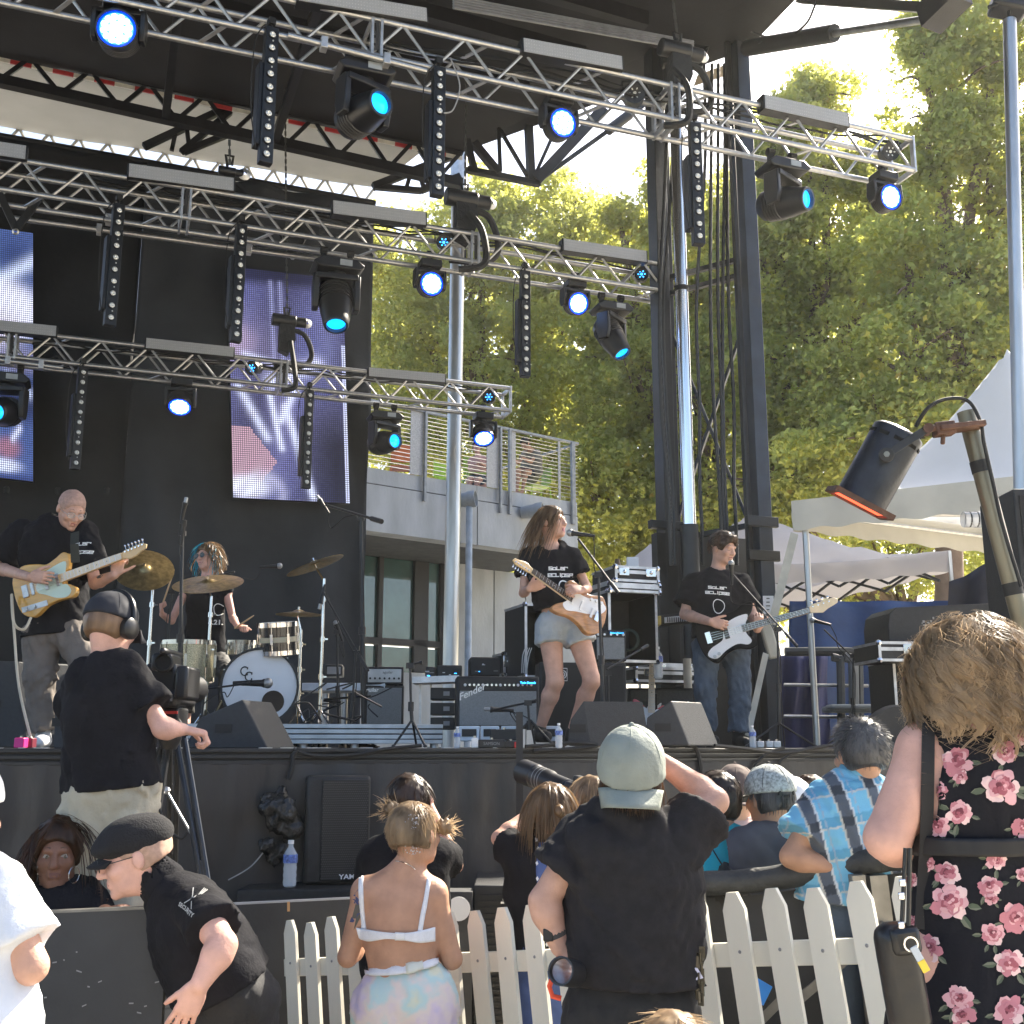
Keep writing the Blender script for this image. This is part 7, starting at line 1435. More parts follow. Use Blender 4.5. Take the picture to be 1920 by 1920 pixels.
# ================================================================ THE BAND
HB = hair_mat('dark_brown_hair', (.035, .018, .010), (.10, .05, .025), .35); HL = hair_mat('light_brown_hair', (.13, .075, .040), (.30, .19, .10), .45); HBL = hair_mat('blond_brown_hair', (.25, .17, .10), (.58, .43, .27), .55); HK = hair_mat('black_hair', (.010, .008, .007), (.06, .03, .015), .25); HG = hair_mat('grey_black_hair', (.02, .02, .02), (.16, .16, .165), .25); HT = hair_mat('turquoise_hair', (.0, .22, .40), (.05, .45, .60), .45); HA = hair_mat('auburn_dark_hair', (.012, .007, .005), (.11, .045, .018), .45)
PRINT = mat('white_shirt_print', (.78, .78, .76), .7); KHG = mat('taupe_cargo_cotton', (.16, .135, .115), .85, 0, .12, 10, bump=.2, bscale=60); DEN = mat('dark_denim', (.060, .085, .12), .8, 0, .35, 6, bump=.2, bscale=120); DENL = mat('pale_washed_denim', (.36, .40, .43), .85, 0, .2, 12, bump=.3, bscale=120)
def JJ(Y, **k): return {a: W(v[0], v[1], Y + (v[2] if len(v) > 2 else 0)) for a, v in k.items()}
def hairs(P, m, cnt, L, name='hair', **k):
    k.setdefault('lift', .30); kk = dict(front=k.pop('front', .5), low=k.pop('low', -.35), back_low=k.pop('back_low', -.7), top=k.pop('top', 2.), rx=.090, ry=.109, rz=.102); ro, dr, cc = scalp(P.J['hd'], P.hf, P.hs, cnt, k.get('seed', 0), **kk); b = k.pop('bias', None)
    if b is not None: dr = [(d + Vector(b)).normalized() for d in dr]
    return strands(P.root, m, ro, dr, L, center=cc, face=(P.J['hd'], P.hf), radius=.092 * P.hs, name=name, **k)
# --- guitarist
P = Person('bald guitarist in glasses and long black printed tee playing a butterscotch guitar', JJ(7.5, hd=(134, 955, -.10), nk=(116, 997), sl=(42, 992), sr=(160, 996, -.03), el=(-8, 1064), wl=(56, 1082, -.37), er=(178, 1094, -.12), wr=(215, 1078, -.30), hl=(80, 1185), hr=(136, 1182), kl=(74, 1272, -.05), al=(82, 1374), kr=(172, 1262, -.1), ar=(188, 1374, .05)), 15, 42, 32, 0, 1.06, SKIN, 1.0)
P.body(arms=1.12, head_kw=dict(jaw=1.05)); P.handat('l', (1, -.2, -.05), (0, 1, 0), (0, 0, 1), curl=(40, 45, 50, 50), tcurl=30); P.handat('r', (.28, -.1, .95), (0, 1, .1), (1, 0, 0), curl=(55, 50, 45, 40), tspread=50, s=1.05); P.done()
face_bits(P.root, P.J['hd'], P.hf, P.hs, P.bvh, eyes='closed', glasses='wire')
P.tee(hem=W(100, 1192, 7.5), loose=.034, sl=.78, armr=.10, wr=.008, low=.10, seed=11)
for s_, y_, w_ in (('SOLAR', 1010, .022), ('ECLIPSE', 1027, .022)): v_, f_ = techno(s_, w_, .018, .006); print_on(P.teebvh, P.root, v_, f_, W(124, y_, 7.1), (1, .12, 0), Z, (0, 1, 0), PRINT, 'lettering')
P.pants(KHG, to=1.95, o=.034, wr=.010, top=W(100, 1168, 7.5)); P.shoes(mat('white_trainer', (.7, .7, .7), .6))
b = MB(); ribbon(b, [q - Vector((0, .005, 0)) for q in [W(141, 998, 7.22), W(140, 1020, 7.16), W(142, 1055, 7.18)]], .055); tag(b.build('strap', mat('olive_black_strap', (.03, .032, .025), .8)), 'dark webbing guitar strap over the shoulder of the bald guitarist', 'strap').name = 'guitar_strap'
v_ = [Vector((.03 * math.cos(a), .014 * math.sin(a), 0)) for a in [i * math.pi / 3 for i in range(6)]]; print_on(P.bvh, P.root, v_, [(0, 1, 2, 3, 4, 5)], W(180, 1078, 7.2), (1, 0, .1), Z, (0, 1, 0), mat('tattoo_ink', (.05, .05, .055), .6), 'tattoo')
hair_cap(P, mat('shaved_stubble', (.40, .245, .19), .65, 0, .2, 60), .0015, low=.01, name='stubble')
# --- singer
P = Person('long haired singer in black printed tee and cut-off denim shorts playing guitar', JJ(7.6, hd=(1034, 981, -.02), nk=(1032, 1034), sl=(990, 1042, .02), sr=(1072, 1042), el=(981, 1112, -.02), wl=(992, 1104, -.34), er=(1102, 1104, -.03), wr=(1094, 1106, -.38), hl=(1030, 1172), hr=(1078, 1172), kl=(1041, 1278, -.06), al=(1013, 1366, .05), kr=(1110, 1276, -.05), ar=(1072, 1372, .10)), 15, 58, -6, 0, .97, SKIN, .93, fem=1)
P.body(legs=1.08, head_kw=dict(mouth_open=1., jaw=.95, nose=.95)); P.handat('l', (.9, -.3, .35), (-.2, 1, .1), (0, 0, 1), curl=(45, 50, 50, 45), s=.92); P.handat('r', (-.75, -.5, -.05), (0, .8, -.5), (0, 0, 1), curl=(50, 55, 60, 60), s=.92); P.done()
face_bits(P.root, P.J['hd'], P.hf, P.hs, P.bvh, mouth_open=1., eyes='open', look=(0, .001), browlift=-.002)
P.tee(hem=W(1035, 1142, 7.6), loose=.022, sl=.55, armr=.075, wr=.006, seed=21)
for s_, x_, y_ in (('SOLAR', 1049, 1060), ('ECLIPSE', 1053, 1073)): v_, f_ = techno(s_, .0205, .019, .0065); print_on(P.teebvh, P.root, v_, f_, W(x_, y_, 7.3), (1, 0, .04), Z, (0, 1, 0), PRINT, 'lettering')
v_, f_ = ring(.036, .046, .2); print_on(P.teebvh, P.root, v_, f_, W(1060, 1094, 7.3), (1, 0, 0), Z, (0, 1, 0), PRINT, 'ring_print')
P.pants(DENL, 'shorts', top=W(1050, 1136, 7.6), to=.34, o=.022, wr=.005, wide=.016); P.shoes(BLKM, 'boot', [(.3, -1, 0), (.5, -1, 0)])
hair_cap(P, HL, .012, low=-.04, extra=lambda F, L, M: (F.cone(L(-.0, -.09, .0), W(1012, 1018, 7.66), .06, .045, .03), F.cone(W(1012, 1018, 7.66), W(988, 1052, 7.6), .045, .018, .03)), wr=.004)
ro, dr, cc = scalp(P.J['hd'], P.hf, P.hs, 420, 3, front=.3, low=-.1, back_low=-.6); strands(P.root, HL, ro, [(d + Vector((-.7, .2, 0))).normalized() for d in dr], .34, n=11, w=.006, grav=.9, spread=.3, seed=4, center=cc, radius=.098 * P.hs, wind=Vector((-4.5, 0, 0)), lift=.1, clump=6)
# --- bassist
P = Person('bassist with short brown hair in black printed tee and rolled jeans', JJ(9.0, hd=(1356, 1029, -.05), nk=(1343, 1072), sl=(1300, 1092), sr=(1388, 1092, -.02), el=(1284, 1152, -.05), wl=(1332, 1166, -.38), er=(1408, 1146, .02), wr=(1420, 1180, -.31), hl=(1324, 1208), hr=(1378, 1208), kl=(1322, 1292, -.04), al=(1326, 1374, .02), kr=(1388, 1294), ar=(1384, 1378)), 12, 38, 14, 0, 1.03, SKIN, 1.15)
P.body(arms=1.1, head_kw=dict(jaw=1.1)); P.handat('l', (.95, -.2, -.25), (0, 1, 0), (0, 0, 1), curl=(40, 45, 45, 50)); P.handat('r', (.1, -.2, .95), (0, 1, .1), (1, 0, 0), curl=(60, 60, 55, 50), s=1.02); P.done()
face_bits(P.root, P.J['hd'], P.hf, P.hs, P.bvh, eyes='closed')
P.tee(hem=W(1348, 1196, 9), loose=.034, sl=.72, armr=.085, wr=.007, seed=31)
for s_, y_ in (('SOLAR', 1100), ('ECLIPSE', 1110)): v_, f_ = techno(s_, .0235, .018, .0065); print_on(P.teebvh, P.root, v_, f_, W(1351, y_, 8.7), (1, 0, -.06), Z, (0, 1, 0), PRINT, 'lettering')
v_, f_ = ring(.045, .055, .13); print_on(P.teebvh, P.root, v_, f_, W(1353, 1133, 8.7), (1, 0, 0), Z, (0, 1, 0), PRINT, 'ring_print')
P.pants(DEN, 'jeans', top=W(1350, 1188, 9), to=1.92, o=.024, wr=.008, wide=.008); P.shoes(BLKM); hair_cap(P, HB, .020, low=.0, wr=.006, extra=lambda F, L, M: F.ell(L(.0, .065, .095), (.055, .04, .025), M, .02)); hairs(P, HB, 420, .045, n=4, w=.006, grav=.3, lift=.6, seed=2, front=.4, back_low=-.45, low=-.1)
# --- drummer
P = Person('drummer with turquoise streaked hair and round sunglasses holding two sticks', JJ(9.9, hd=(389, 1045, -.03), nk=(387, 1090), sl=(349, 1104), sr=(424, 1108), el=(322, 1164, -.10), wl=(304, 1152, -.28), er=(436, 1158, -.05), wr=(445, 1174, -.25), hl=(362, 1235), hr=(408, 1235), kl=(350, 1262, -.4), kr=(425, 1262, -.4), al=(350, 1345, -.4), ar=(425, 1345, -.4)), 0, -25, 0, 4, 1.0, SKIN_P, .95)
P.body(); P.handat('l', (-.15, -.2, .95), (.9, .2, 0), (.3, -1, 0), curl=(75, 80, 80, 80), s=.95); P.handat('r', (.8, -.5, -.1), (0, .2, -1), (0, 0, 1), curl=(75, 80, 80, 80), s=.95); P.done()
face_bits(P.root, P.J['hd'], P.hf, P.hs, P.bvh, glasses='round'); P.tee(name='tank_top', hem=W(388, 1232, 9.9), loose=.020, sl=.10, armr=.04, wr=.006, seed=41)
v_, f_ = ring(.040, .050, .15); print_on(P.teebvh, P.root, v_, f_, W(398, 1137, 9.6), (1, 0, 0), Z, (0, 1, 0), PRINT, 'ring_print')
v_, f_ = text_mesh('8.21.17', .058, .002); print_on(P.teebvh, P.root, v_, f_, W(399, 1162, 9.6), (1, 0, .05), Z, (0, 1, 0), PRINT, 'lettering'); P.pants(BLKM, to=1.9)
hair_cap(P, HL, .012, low=-.08, wr=.006); hairs(P, HT, 170, .20, n=7, w=.010, grav=.7, spread=.6, seed=3, front=.5, bias=(-1.2, 0, .3)); hairs(P, HL, 330, .20, n=7, w=.009, grav=.6, spread=.8, curl=.010, seed=6, front=.35, bias=(.7, 0, .1))
WOOD = mat('hickory_stick', (.62, .42, .24), .5)
for a, e, nm in ((W(301, 1144, 9.6), W(327, 1068, 9.5), 'left'), (W(440, 1178, 9.6), W(476, 1154, 9.5), 'right')):
    b = MB(); b.tube([a, a.lerp(e, .85), e], [.0075, .007, .0035], 8); tag(b.build('drumstick', WOOD, off=a), 'wooden drumstick in the %s hand of the drummer' % ('raised' if nm == 'left' else 'lower'), 'drumstick', 'drumsticks')
# ================================================================ CREW AND CROWD
CAPM = mat('washed_sage_cap', (.25, .275, .24), .85, 0, .12, 10, bump=.2, bscale=120)
def cap(P, m, label, back=True, bm=None, lift=.0, off=(0, 0, 0), k=1., pk=None):
    r, f, u = P.hf; s = P.hs * k * 1.07; c = P.J['hd'] + Vector(off); L = lambda x, y, z: c + (r * x + f * y + u * z) * s; root = thing('cap', label, 'cap', L(0, 0, .1)); F = Fld()
    F.ell(L(0, -.008, .038), (.090 * s, .112 * s, .096 * s), (r, f, u), .02); F.ell(L(0, -.022, .0), (.088 * s, .096 * s, .08 * s), (r, f, u), .02); F.wrinkle(.0016, 50, seed=8); F.cut(L(0, 0, .018 + lift), -(u + f * (-.22 if back else .12))); V_, Q_ = F.mesh(.008); np_obj('crown', V_, Q_, m, root)
    d = -1 if back else 1; b = MB(); vs = []; nn = 14
    for j in range(5):
        for i in range(nn + 1):
            t = (i / nn - .5) * 2; rr_ = j / 4; x = math.sin(t * 1.25) * .090; y = d * (.072 * math.cos(t * 1.1) + .03 + rr_ * .080 * math.cos(t * 1.25)); z = (.0 if back else .012) + lift - rr_ * .030 - .018 * t * t * rr_ - .012 * t * t; vs.append(L(x * (1 - .12 * rr_), y, z))
    b.add(vs, [(j * (nn + 1) + i, j * (nn + 1) + i + 1, (j + 1) * (nn + 1) + i + 1, (j + 1) * (nn + 1) + i) for j in range(4) for i in range(nn)]); o_ = b.build('brim', bm or m, root); q = o_.modifiers.new('thickness', 'SOLIDIFY'); q.thickness = .004; q.offset = 0
    b = MB(); b.ball(L(0, -.008, .135), .008 * s, 8); b.build('button', bm or m, root); b = MB()
    for a in range(0, 180, 60):
        q = rad(a + 30); b.tube([L(.0905 * math.cos(q) * math.cos(t), -.008 + .1125 * math.sin(q) * math.cos(t), .038 + .0965 * math.sin(t)) for t in [rad(i) for i in range(5, 176, 10)]], .0012, 4)
    b.build('seam', bm or m, root); return root
def stick_legs(J, Y, xl, xr, hip, knee=None):     # hips and legs that run on below the picture
    for q, x in (('l', xl), ('r', xr)):
        h = W(x, hip, Y); J['h' + q] = h; g = gz(h.x, h.y); J['k' + q] = Vector((h.x, h.y - .02, g + (h.z - g) * .52)); J['a' + q] = Vector((h.x, h.y, g + .09))
    return J
KHK = mat('stone_khaki_cotton', (.42, .38, .29), .85, 0, .08, 8, bump=.2, bscale=70)
# cameraman
J = JJ(4.5, hd=(208, 1176, -.0), nk=(197, 1240), sl=(158, 1272), sr=(242, 1274, -.03), el=(142, 1362, .25), wl=(190, 1395, .42), er=(304, 1366, -.05), wr=(342, 1368, .02), hl=(178, 1492), hr=(240, 1492)); zg = .75
for q in 'lr': h = J['h' + q]; J['k' + q] = Vector((h.x + (.02 if q == 'r' else -.02), h.y, h.z - .42)); J['a' + q] = Vector((h.x, h.y, zg + .09))
P = Person('cameraman seen from behind in black tee, khaki shorts and headphones', J, 165, 160, 8, 0, 1.0, SKIN_P, .98); P.body(arms=1.2, head_kw=dict(jaw=1.1)); P.handat('r', (.85, .5, -.15), (0, .2, -1), (0, 1, 0), curl=(60, 60, 65, 65), tcurl=40); P.done()
P.tee(hem=W(205, 1480, 4.5), loose=.031, sl=.62, armr=.085, wr=.008, seed=51, low=.05); 
P.pants(KHK, 'shorts', top=W(205, 1462, 4.5), to=1.12, o=.035, wr=.010, wide=.012); P.shoes(BLKM); hair_cap(P, hair_mat('cropped_ginger', (.16, .09, .05), (.30, .18, .10), .2), .004, low=-.07)
cp = cap(P, mat('navy_cap', (.012, .014, .022), .8), 'navy baseball cap worn backwards by the cameraman', back=False); b = MB(); r, f, u = P.hf; L = lambda x, y, z: P.J['hd'] + (r * x + f * y + u * z) * P.hs
HPM = mat('black_headphone', (.012, .012, .013), .35); hp = thing('headphones', 'large black over-ear headphones worn by the cameraman', 'headphones', L(0, 0, .1)); b.tube([L(.105 * math.cos(t), -.0, .03 + .118 * math.sin(t)) for t in [rad(i) for i in range(-10, 191, 10)]], .011, 8); b.build('headband', HPM, hp)
for s_ in (-1, 1): b = MB(); b.lathe([(-.015, .0001), (-.015, .038), (.0, .045), (.02, .044), (.03, .03), (.03, .0001)], L(.088 * s_, -.004, -.01), r * s_, 20); b.build('ear_cup', HPM, hp)
pf = thing('camera_platform', 'black low platform behind the barrier the cameraman stands on', 'platform', (P.root.location.x, P.root.location.y, 0)); b = MB(); b.box((P.root.location.x - .02, P.root.location.y + .1, zg / 2), (.62, .7, zg)); b.build('deck', BLKP, pf)
# video camera and tripod
vc = thing('video_camera', 'black professional video camera mounted on the tripod before the cameraman', 'video camera', W(325, 1300, 4.92)); c = W(322, 1285, 4.98); b = MB(); b.box(c, (.13, .34, .17)); b.build('body', HEADM, vc, bevel=.012)
for nm, px, py, sz in (('viewfinder', 312, 1243, (.085, .16, .075)), ('battery', 316, 1310, (.09, .08, .075)), ('side_grip', 352, 1282, (.055, .2, .14)), ('top_handle', 322, 1225, (.03, .28, .03))): b = MB(); b.box(W(px, py, 4.84), sz); b.build(nm, HEADM, vc, bevel=.014)
b = MB(); b.lathe([(0, .0001), (0, .035), (.03, .042), (.035, .036), (.02, .03), (.02, .0001)], W(310, 1243, 4.78), (0, -1, 0), 20); b.build('eyepiece', BLKM, vc); b = MB(); b.cyl(c + Vector((0, .17, .0)), c + Vector((0, .36, .0)), .055, .065, 20); b.build('lens', HEADM, vc); b = MB(); b.box(W(312, 1308, 4.785), (.05, .004, .03)); b.build('sticker', GREYM, vc)
b = MB(); b.box(W(338, 1262, 4.77), (.03, .05, .035)); b.build('chrome_fitting', CHROME, vc, bevel=.01)
tr_ = thing('tripod', 'tall black camera tripod with spreader in front of the stage', 'tripod', W(330, 1700, 5.02)); hd_ = W(322, 1378, 4.98); b = MB(); b.box(W(318, 1345, 4.92), (.12, .16, .08)); b.lathe([(0, .05), (-.08, .05), (-.12, .03)], W(320, 1352, 4.92), Z, 18); b.build('fluid_head', HEADM, tr_, bevel=.01)
b = MB(); b.cyl(W(330, 1345, 4.88), W(350, 1376, 4.55), .010, n=8); b.build('pan_handle', BLKM, tr_); b = MB(); b.box(W(320, 1336, 4.84), (.06, .02, .012)); b.build('red_band', mat('pedal_red', (.6, .05, .04), .4), tr_)
for (x0, y0, x1, y1, Yd) in ((310, 1385, 262, 1720, 4.83), (326, 1385, 322, 1680, 5.3), (338, 1385, 385, 1660, 4.88)):
    a, e = W(x0, y0, 4.98), W(x1, y1, Yd); e = a + (e - a) * ((a.z - 0.0) / (a.z - e.z)); m_ = a.lerp(e, .38)
    b = MB(); b.cyl(a + Vector((.018, 0, 0)), m_ + Vector((.012, 0, 0)), .013, n=8); b.cyl(a - Vector((.018, 0, 0)), m_ - Vector((.012, 0, 0)), .013, n=8); b.cyl(m_ - (e - a) * .1, e, .012, n=8); b.box(m_, (.06, .04, .05)); b.build('leg', NAVY if x0 == 338 else BLKP, tr_)
hub = W(312, 1482, 5.02); b = MB(); [b.cyl(hub, q, .005, n=6) for q in (W(288, 1500, 4.92), W(368, 1580, 4.98), W(322, 1470, 5.2))]; b.ball(hub, .018, 8); b.build('spreader', ALUF, tr_)
cable('thin black headphone lead looping beside the tripod', [W(300, 1400, 4.5), W(284, 1450, 4.5), W(292, 1500, 4.5), W(318, 1555, 4.5), W(340, 1572, 4.5), W(352, 1560, 4.5)], .005)
# security woman
J = JJ(4.4, hd=(110, 1600), nk=(108, 1672), sl=(62, 1694), sr=(168, 1696), el=(45, 1790, -.1), wl=(98, 1730, -.35), er=(196, 1770, -.05), wr=(196, 1712, -.30)); stick_legs(J, 4.4, 85, 145, 1880)
P = Person('security woman with long dark hair and hoop earrings leaning on the barrier', J, 12, 14, 3, 0, 1.0, SKIN_B, 1.12, fem=1); P.body(arms=1.1, legs=1.1, head_kw=dict(jaw=1.18, nose=1.25)); P.handat('r', (.85, -.3, .25), (0, -.1, -1), (0, -1, 0), curl=(50, 52, 55, 55), s=.95); P.done(hf=.0055)
face_bits(P.root, P.J['hd'], P.hf, P.hs, P.bvh, lip=mat('brown_lips', (.20, .08, .07), .4), look=(.003, -.003))
P.tee(hem=W(110, 1860, 4.4), loose=.022, sl=.6, neckr=.062, seed=61, name='polo_shirt', wr=.004); P.pants(BLKM, to=1.95)
hair_cap(P, HA, .016, low=-.10, wr=.004, f=90, extra=lambda F, L, M: (F.cone(L(.085, -.03, .0), W(165, 1660, 4.45), .045, .035, .03), F.cone(W(165, 1660, 4.45), W(205, 1702, 4.30), .035, .015, .03), F.cone(L(-.08, -.03, .02), W(72, 1650, 4.5), .045, .05, .03))); hairs(P, HA, 420, .36, n=10, w=.006, grav=.55, spread=.35, seed=8, front=.55, bias=(.9, .1, .0), curl=.004, clump=6); hairs(P, HA, 300, .34, n=10, w=.007, grav=.9, spread=.3, seed=9, front=.55, bias=(-.5, .3, .0))
for i, (x_, y_) in enumerate(((80, 1628), (139, 1640))): b = MB(); c = W(x_, y_, 4.33); b.tube([c + Vector((.012 * math.cos(t), .02 * math.cos(t), .030 * math.sin(t))) for t in [rad(q) for q in range(0, 360, 20)]], .0014, 5, closed=True); b.build('earring', CHROME, P.root)
def emblem(P, bvh, c, d, k=1., rot=0., txt=None):
    b_ = []; 
    for a in (-1, 1): b_ += [[(-.018 * a, .020), (.018 * a, -.020)]] + [[(-.018 * a + j * .004, .020), (-.022 * a + j * .006, .030)] for j in (-1, 0, 1)]
    v_, f_ = strokes([[(p[0] * k, p[1] * k) for p in s_] for s_ in b_], .0032 * k); x = Vector((math.cos(rot), 0, math.sin(rot))); y = Vector((-math.sin(rot), 0, math.cos(rot))); print_on(bvh, P.root, v_, f_, c, x, y, d, mat('grey_embroidery', (.42, .42, .40), .8), 'emblem')
    if txt: v_, f_ = text_mesh(txt, .017 * k, .0006); print_on(bvh, P.root, v_, f_, c - y * .032 * k, x, y, d, mat('grey_embroidery', (.42, .42, .40), .8), 'lettering')
emblem(P, P.teebvh, W(152, 1692, 4.0), (0, 1, 0), .9)
# security man
J = JJ(3.85, hd=(254, 1606, -.02), nk=(300, 1652), sl=(318, 1706, .16), sr=(372, 1700, -.14), el=(330, 1745, .25), wl=(318, 1706, .34), er=(418, 1772, -.28), wr=(374, 1846, -.34)); stick_legs(J, 3.9, 400, 452, 1870)
P = Person('security man in black flat cap and glasses bending towards the security woman', J, -62, -72, 14, 0, 1.02, SKIN_P, 1.08); P.body(arms=1.18, head_kw=dict(nose=1.1, jaw=1.05)); P.handat('r', (-.42, .05, -.9), (-.2, .95, 0), (-.8, 0, .5), curl=(14, 16, 20, 24), spread=5, tspread=32, s=.94); P.handat('l', (-.9, -.1, -.1), (0, .1, -1), (0, 1, 0), curl=(40, 40, 45, 45)); P.done(hf=.0055)
face_bits(P.root, P.J['hd'], P.hf, P.hs, P.bvh, glasses='rect', look=(0, -.002)); P.tee(hem=W(440, 1840, 3.9), loose=.026, sl=.62, armr=.072, seed=71, name='polo_shirt', wr=.007)
F_ = Fld(); F_.cone(P.J['nk'] - (P.J['hd'] - P.J['nk']).normalized() * .01, P.J['nk'] + (P.J['hd'] - P.J['nk']).normalized() * .035, .078, .070); F_.cone(P.J['nk'] - (P.J['hd'] - P.J['nk']).normalized() * .1, P.J['nk'] + (P.J['hd'] - P.J['nk']).normalized() * .1, .064, .062, .004, 's'); V_, Q_ = F_.mesh(.008); np_obj('collar', V_, Q_, TEE, P.root)
emblem(P, P.teebvh, W(318, 1704, 3.4), (0, 1, 0), 1.0, -.3, 'SECURITY'); P.pants(mat('black_trouser_twill', (.012, .012, .014), .8, bump=.2), to=1.95, o=.03); hair_cap(P, mat('pale_stubble', (.40, .25, .18), .7, 0, .2, 60), .002, low=-.05)
fcap = thing('flat_cap', 'black flat cap worn low by the security man', 'cap', P.J['hd'] + Z * .1); r, f, u = P.hf; L = lambda x, y, z: P.J['hd'] + (r * x + f * y + u * z) * P.hs; F_ = Fld(); F_.ell(L(0, -.01, .060), (.096, .122, .074), (r, f, (u)), .02); F_.ell(L(0, .065, .046), (.078, .060, .028), (r, (f - u * .25).normalized(), u), .03); F_.wrinkle(.002, 40, seed=2); F_.cut(L(0, -.02, .020), -(u + f * .08)); V_, Q_ = F_.mesh(.008); np_obj('crown', V_, Q_, mat('black_wool', (.008, .008, .010), .95, bump=.3, bscale=150), fcap)
b = MB(); vs = []; 
for j in range(4):
    for i in range(13): t = (i / 12 - .5) * 2; vs.append(L(math.sin(t * 1.3) * .074, .075 * math.cos(t) + .028 + j / 3 * .045 * math.cos(t), .020 - j * .006 - .01 * t * t))
b.add(vs, [(j * 13 + i, j * 13 + i + 1, (j + 1) * 13 + i + 1, (j + 1) * 13 + i) for j in range(3) for i in range(12)]); o_ = b.build('brim', mat('black_wool', (.008, .008, .010), .95), fcap); q = o_.modifiers.new('thickness', 'SOLIDIFY'); q.thickness = .006
# white tee man at the left edge
WT = mat('white_cotton', (.74, .77, .82), .85, 0, .04, 8, bump=.15, bscale=70, trans=.12)
J = JJ(2.9, hd=(-78, 1530), nk=(-80, 1620), sl=(-185, 1680, .1), sr=(4, 1690, .0), er=(58, 1812, -.02), wr=(-10, 1850, .16)); stick_legs(J, 2.9, -140, -55, 1990)
P = Person('man in plain white tee and white cap cut by the left edge', J, 170, 165, 0, 0, 1.02, SKIN, 1.12); P.body(arms=1.1); P.done(); P.tee(WT, loose=.026, sl=.66, armr=.072, seed=81, wr=.006, hem=W(-60, 1985, 2.85)); P.pants(DEN, to=1.95); hair_cap(P, HB, .008)
cap(P, WHITEM, 'white cap just visible at the left edge of the photo', back=True)
# ---- girl in white bralette
J = JJ(4.35, hd=(778, 1566, .0), nk=(757, 1628), sl=(686, 1672), sr=(812, 1676), el=(652, 1794, .02), wl=(690, 1750, .26), er=(848, 1798, .02), wr=(818, 1752, .26)); stick_legs(J, 4.35, 722, 798, 1880)
P = Person('girl with two small blond buns seen from behind in a white bralette', J, 178, 150, -4, -6, .97, SKIN_W, 1.0, fem=1); P.body(arms=1.16, legs=1.15); P.done()
PRM = mat('pastel_tie_dye', (.66, .58, .62), .8, 0, .1, 4); m = PRM; nt = m.node_tree; rp = [n for n in nt.nodes if n.type == 'VALTORGB'][0]; e_ = rp.color_ramp.elements; e_[0].position = .30; e_[0].color = (.34, .34, .68, 1); e_[1].position = .72; e_[1].color = (.72, .70, .52, 1)
for p_, c_ in ((.40, (.66, .55, .66, 1)), (.50, (.74, .64, .60, 1)), (.60, (.50, .66, .66, 1))): q = e_.new(p_); q.color = c_
[n for n in nt.nodes if n.type == 'TEX_NOISE'][0].inputs['Scale'].default_value = 7; rp.color_ramp.interpolation = 'EASE'; nt.links.new(rp.outputs[0], nt.nodes['Principled BSDF'].inputs['Base Color'])
P.pants(PRM, 'trousers', top=W(755, 1796, 4.35), to=1.9, o=.042, wr=.005)
def grid_decal(P, bvh, top, bot, m, name, lift=.006, n=24, rows=4, d=(0, 1, 0)):
    T, B2 = spline([Vector((a[0], a[1], 0)) for a in top], 8), spline([Vector((a[0], a[1], 0)) for a in bot], 8); Y = 3.9; vs = []
    def at(S, t): x = t * (len(S) - 1); i = min(int(x), len(S) - 2); return S[i].lerp(S[i + 1], x - i)
    for j in range(rows + 1):
        for i in range(n + 1): q = at(T, i / n).lerp(at(B2, i / n), j / rows); vs.append((q.x, q.y))
    out = []
    for x_, y_ in vs:
        dr_ = ray(x_, y_).normalized(); h = bvh.ray_cast(Vector((0, 0, CZ)), dr_, 20); out.append(h[0] + h[1] * lift if h[0] is not None else None)
    fs = [(j * (n + 1) + i, j * (n + 1) + i + 1, (j + 1) * (n + 1) + i + 1, (j + 1) * (n + 1) + i) for j in range(rows) for i in range(n)]; fs = [f_ for f_ in fs if all(out[i] is not None for i in f_)]
    b = MB(); b.add([p if p is not None else P.root.location for p in out], fs); o_ = b.build(name, m, P.root); s_ = o_.modifiers.new('thickness', 'SOLIDIFY'); s_.thickness = .006; s_.offset = -1; return o_
BR = mat('white_ribbed_elastic', (.78, .78, .80), .7, 0, .05, 60, bump=.2, bscale=200)
grid_decal(P, P.bvh, [(668, 1738), (690, 1742), (720, 1747), (750, 1749), (780, 1746), (812, 1738)], [(672, 1756), (695, 1764), (725, 1760), (755, 1762), (785, 1767), (812, 1764)], BR, 'band', n=44, rows=5)
grid_decal(P, P.bvh, [(676, 1634), (673, 1660), (675, 1700), (679, 1742)], [(684, 1634), (681, 1660), (683, 1700), (687, 1742)], BR, 'strap', n=30, rows=2); grid_decal(P, P.bvh, [(800, 1648), (795, 1680), (788, 1715), (783, 1746)], [(808, 1650), (803, 1682), (796, 1717), (791, 1746)], BR, 'strap', n=30, rows=2)
grid_decal(P, P.bvh, [(742, 1747), (759, 1748)], [(742, 1762), (759, 1762)], WHITEM, 'clasp', lift=.011, n=6, rows=3)
v_ = [Vector(q + (0,)) for q in ((-.006, .045), (.022, .045), (.006, .012), (.020, .012), (-.012, -.048), (-.004, -.006), (-.020, -.006))]; print_on(P.bvh, P.root, v_, [tuple(range(7))], W(646, 1745, 4.0), (1, 0, 0), Z, (0, 1, 0), mat('tattoo_grey', (.10, .09, .075), .7), 'tattoo', .002)
v_ = []; f_ = []; rg = random.Random(5)
for i in range(24): a = len(v_); x_, y_ = rg.uniform(-.02, .015), rg.uniform(-.12, .16); v_ += [Vector((x_ + rg.uniform(-.016, .016), y_ + rg.uniform(-.018, .018), 0)) for _ in range(4)]; f_.append((a, a + 1, a + 2, a + 3))
print_on(P.bvh, P.root, v_, f_, W(648, 1690, 4.0), (1, 0, 0), Z, (0, 1, 0), mat('blue_tattoo', (.06, .07, .16), .7), 'tattoo', .002)
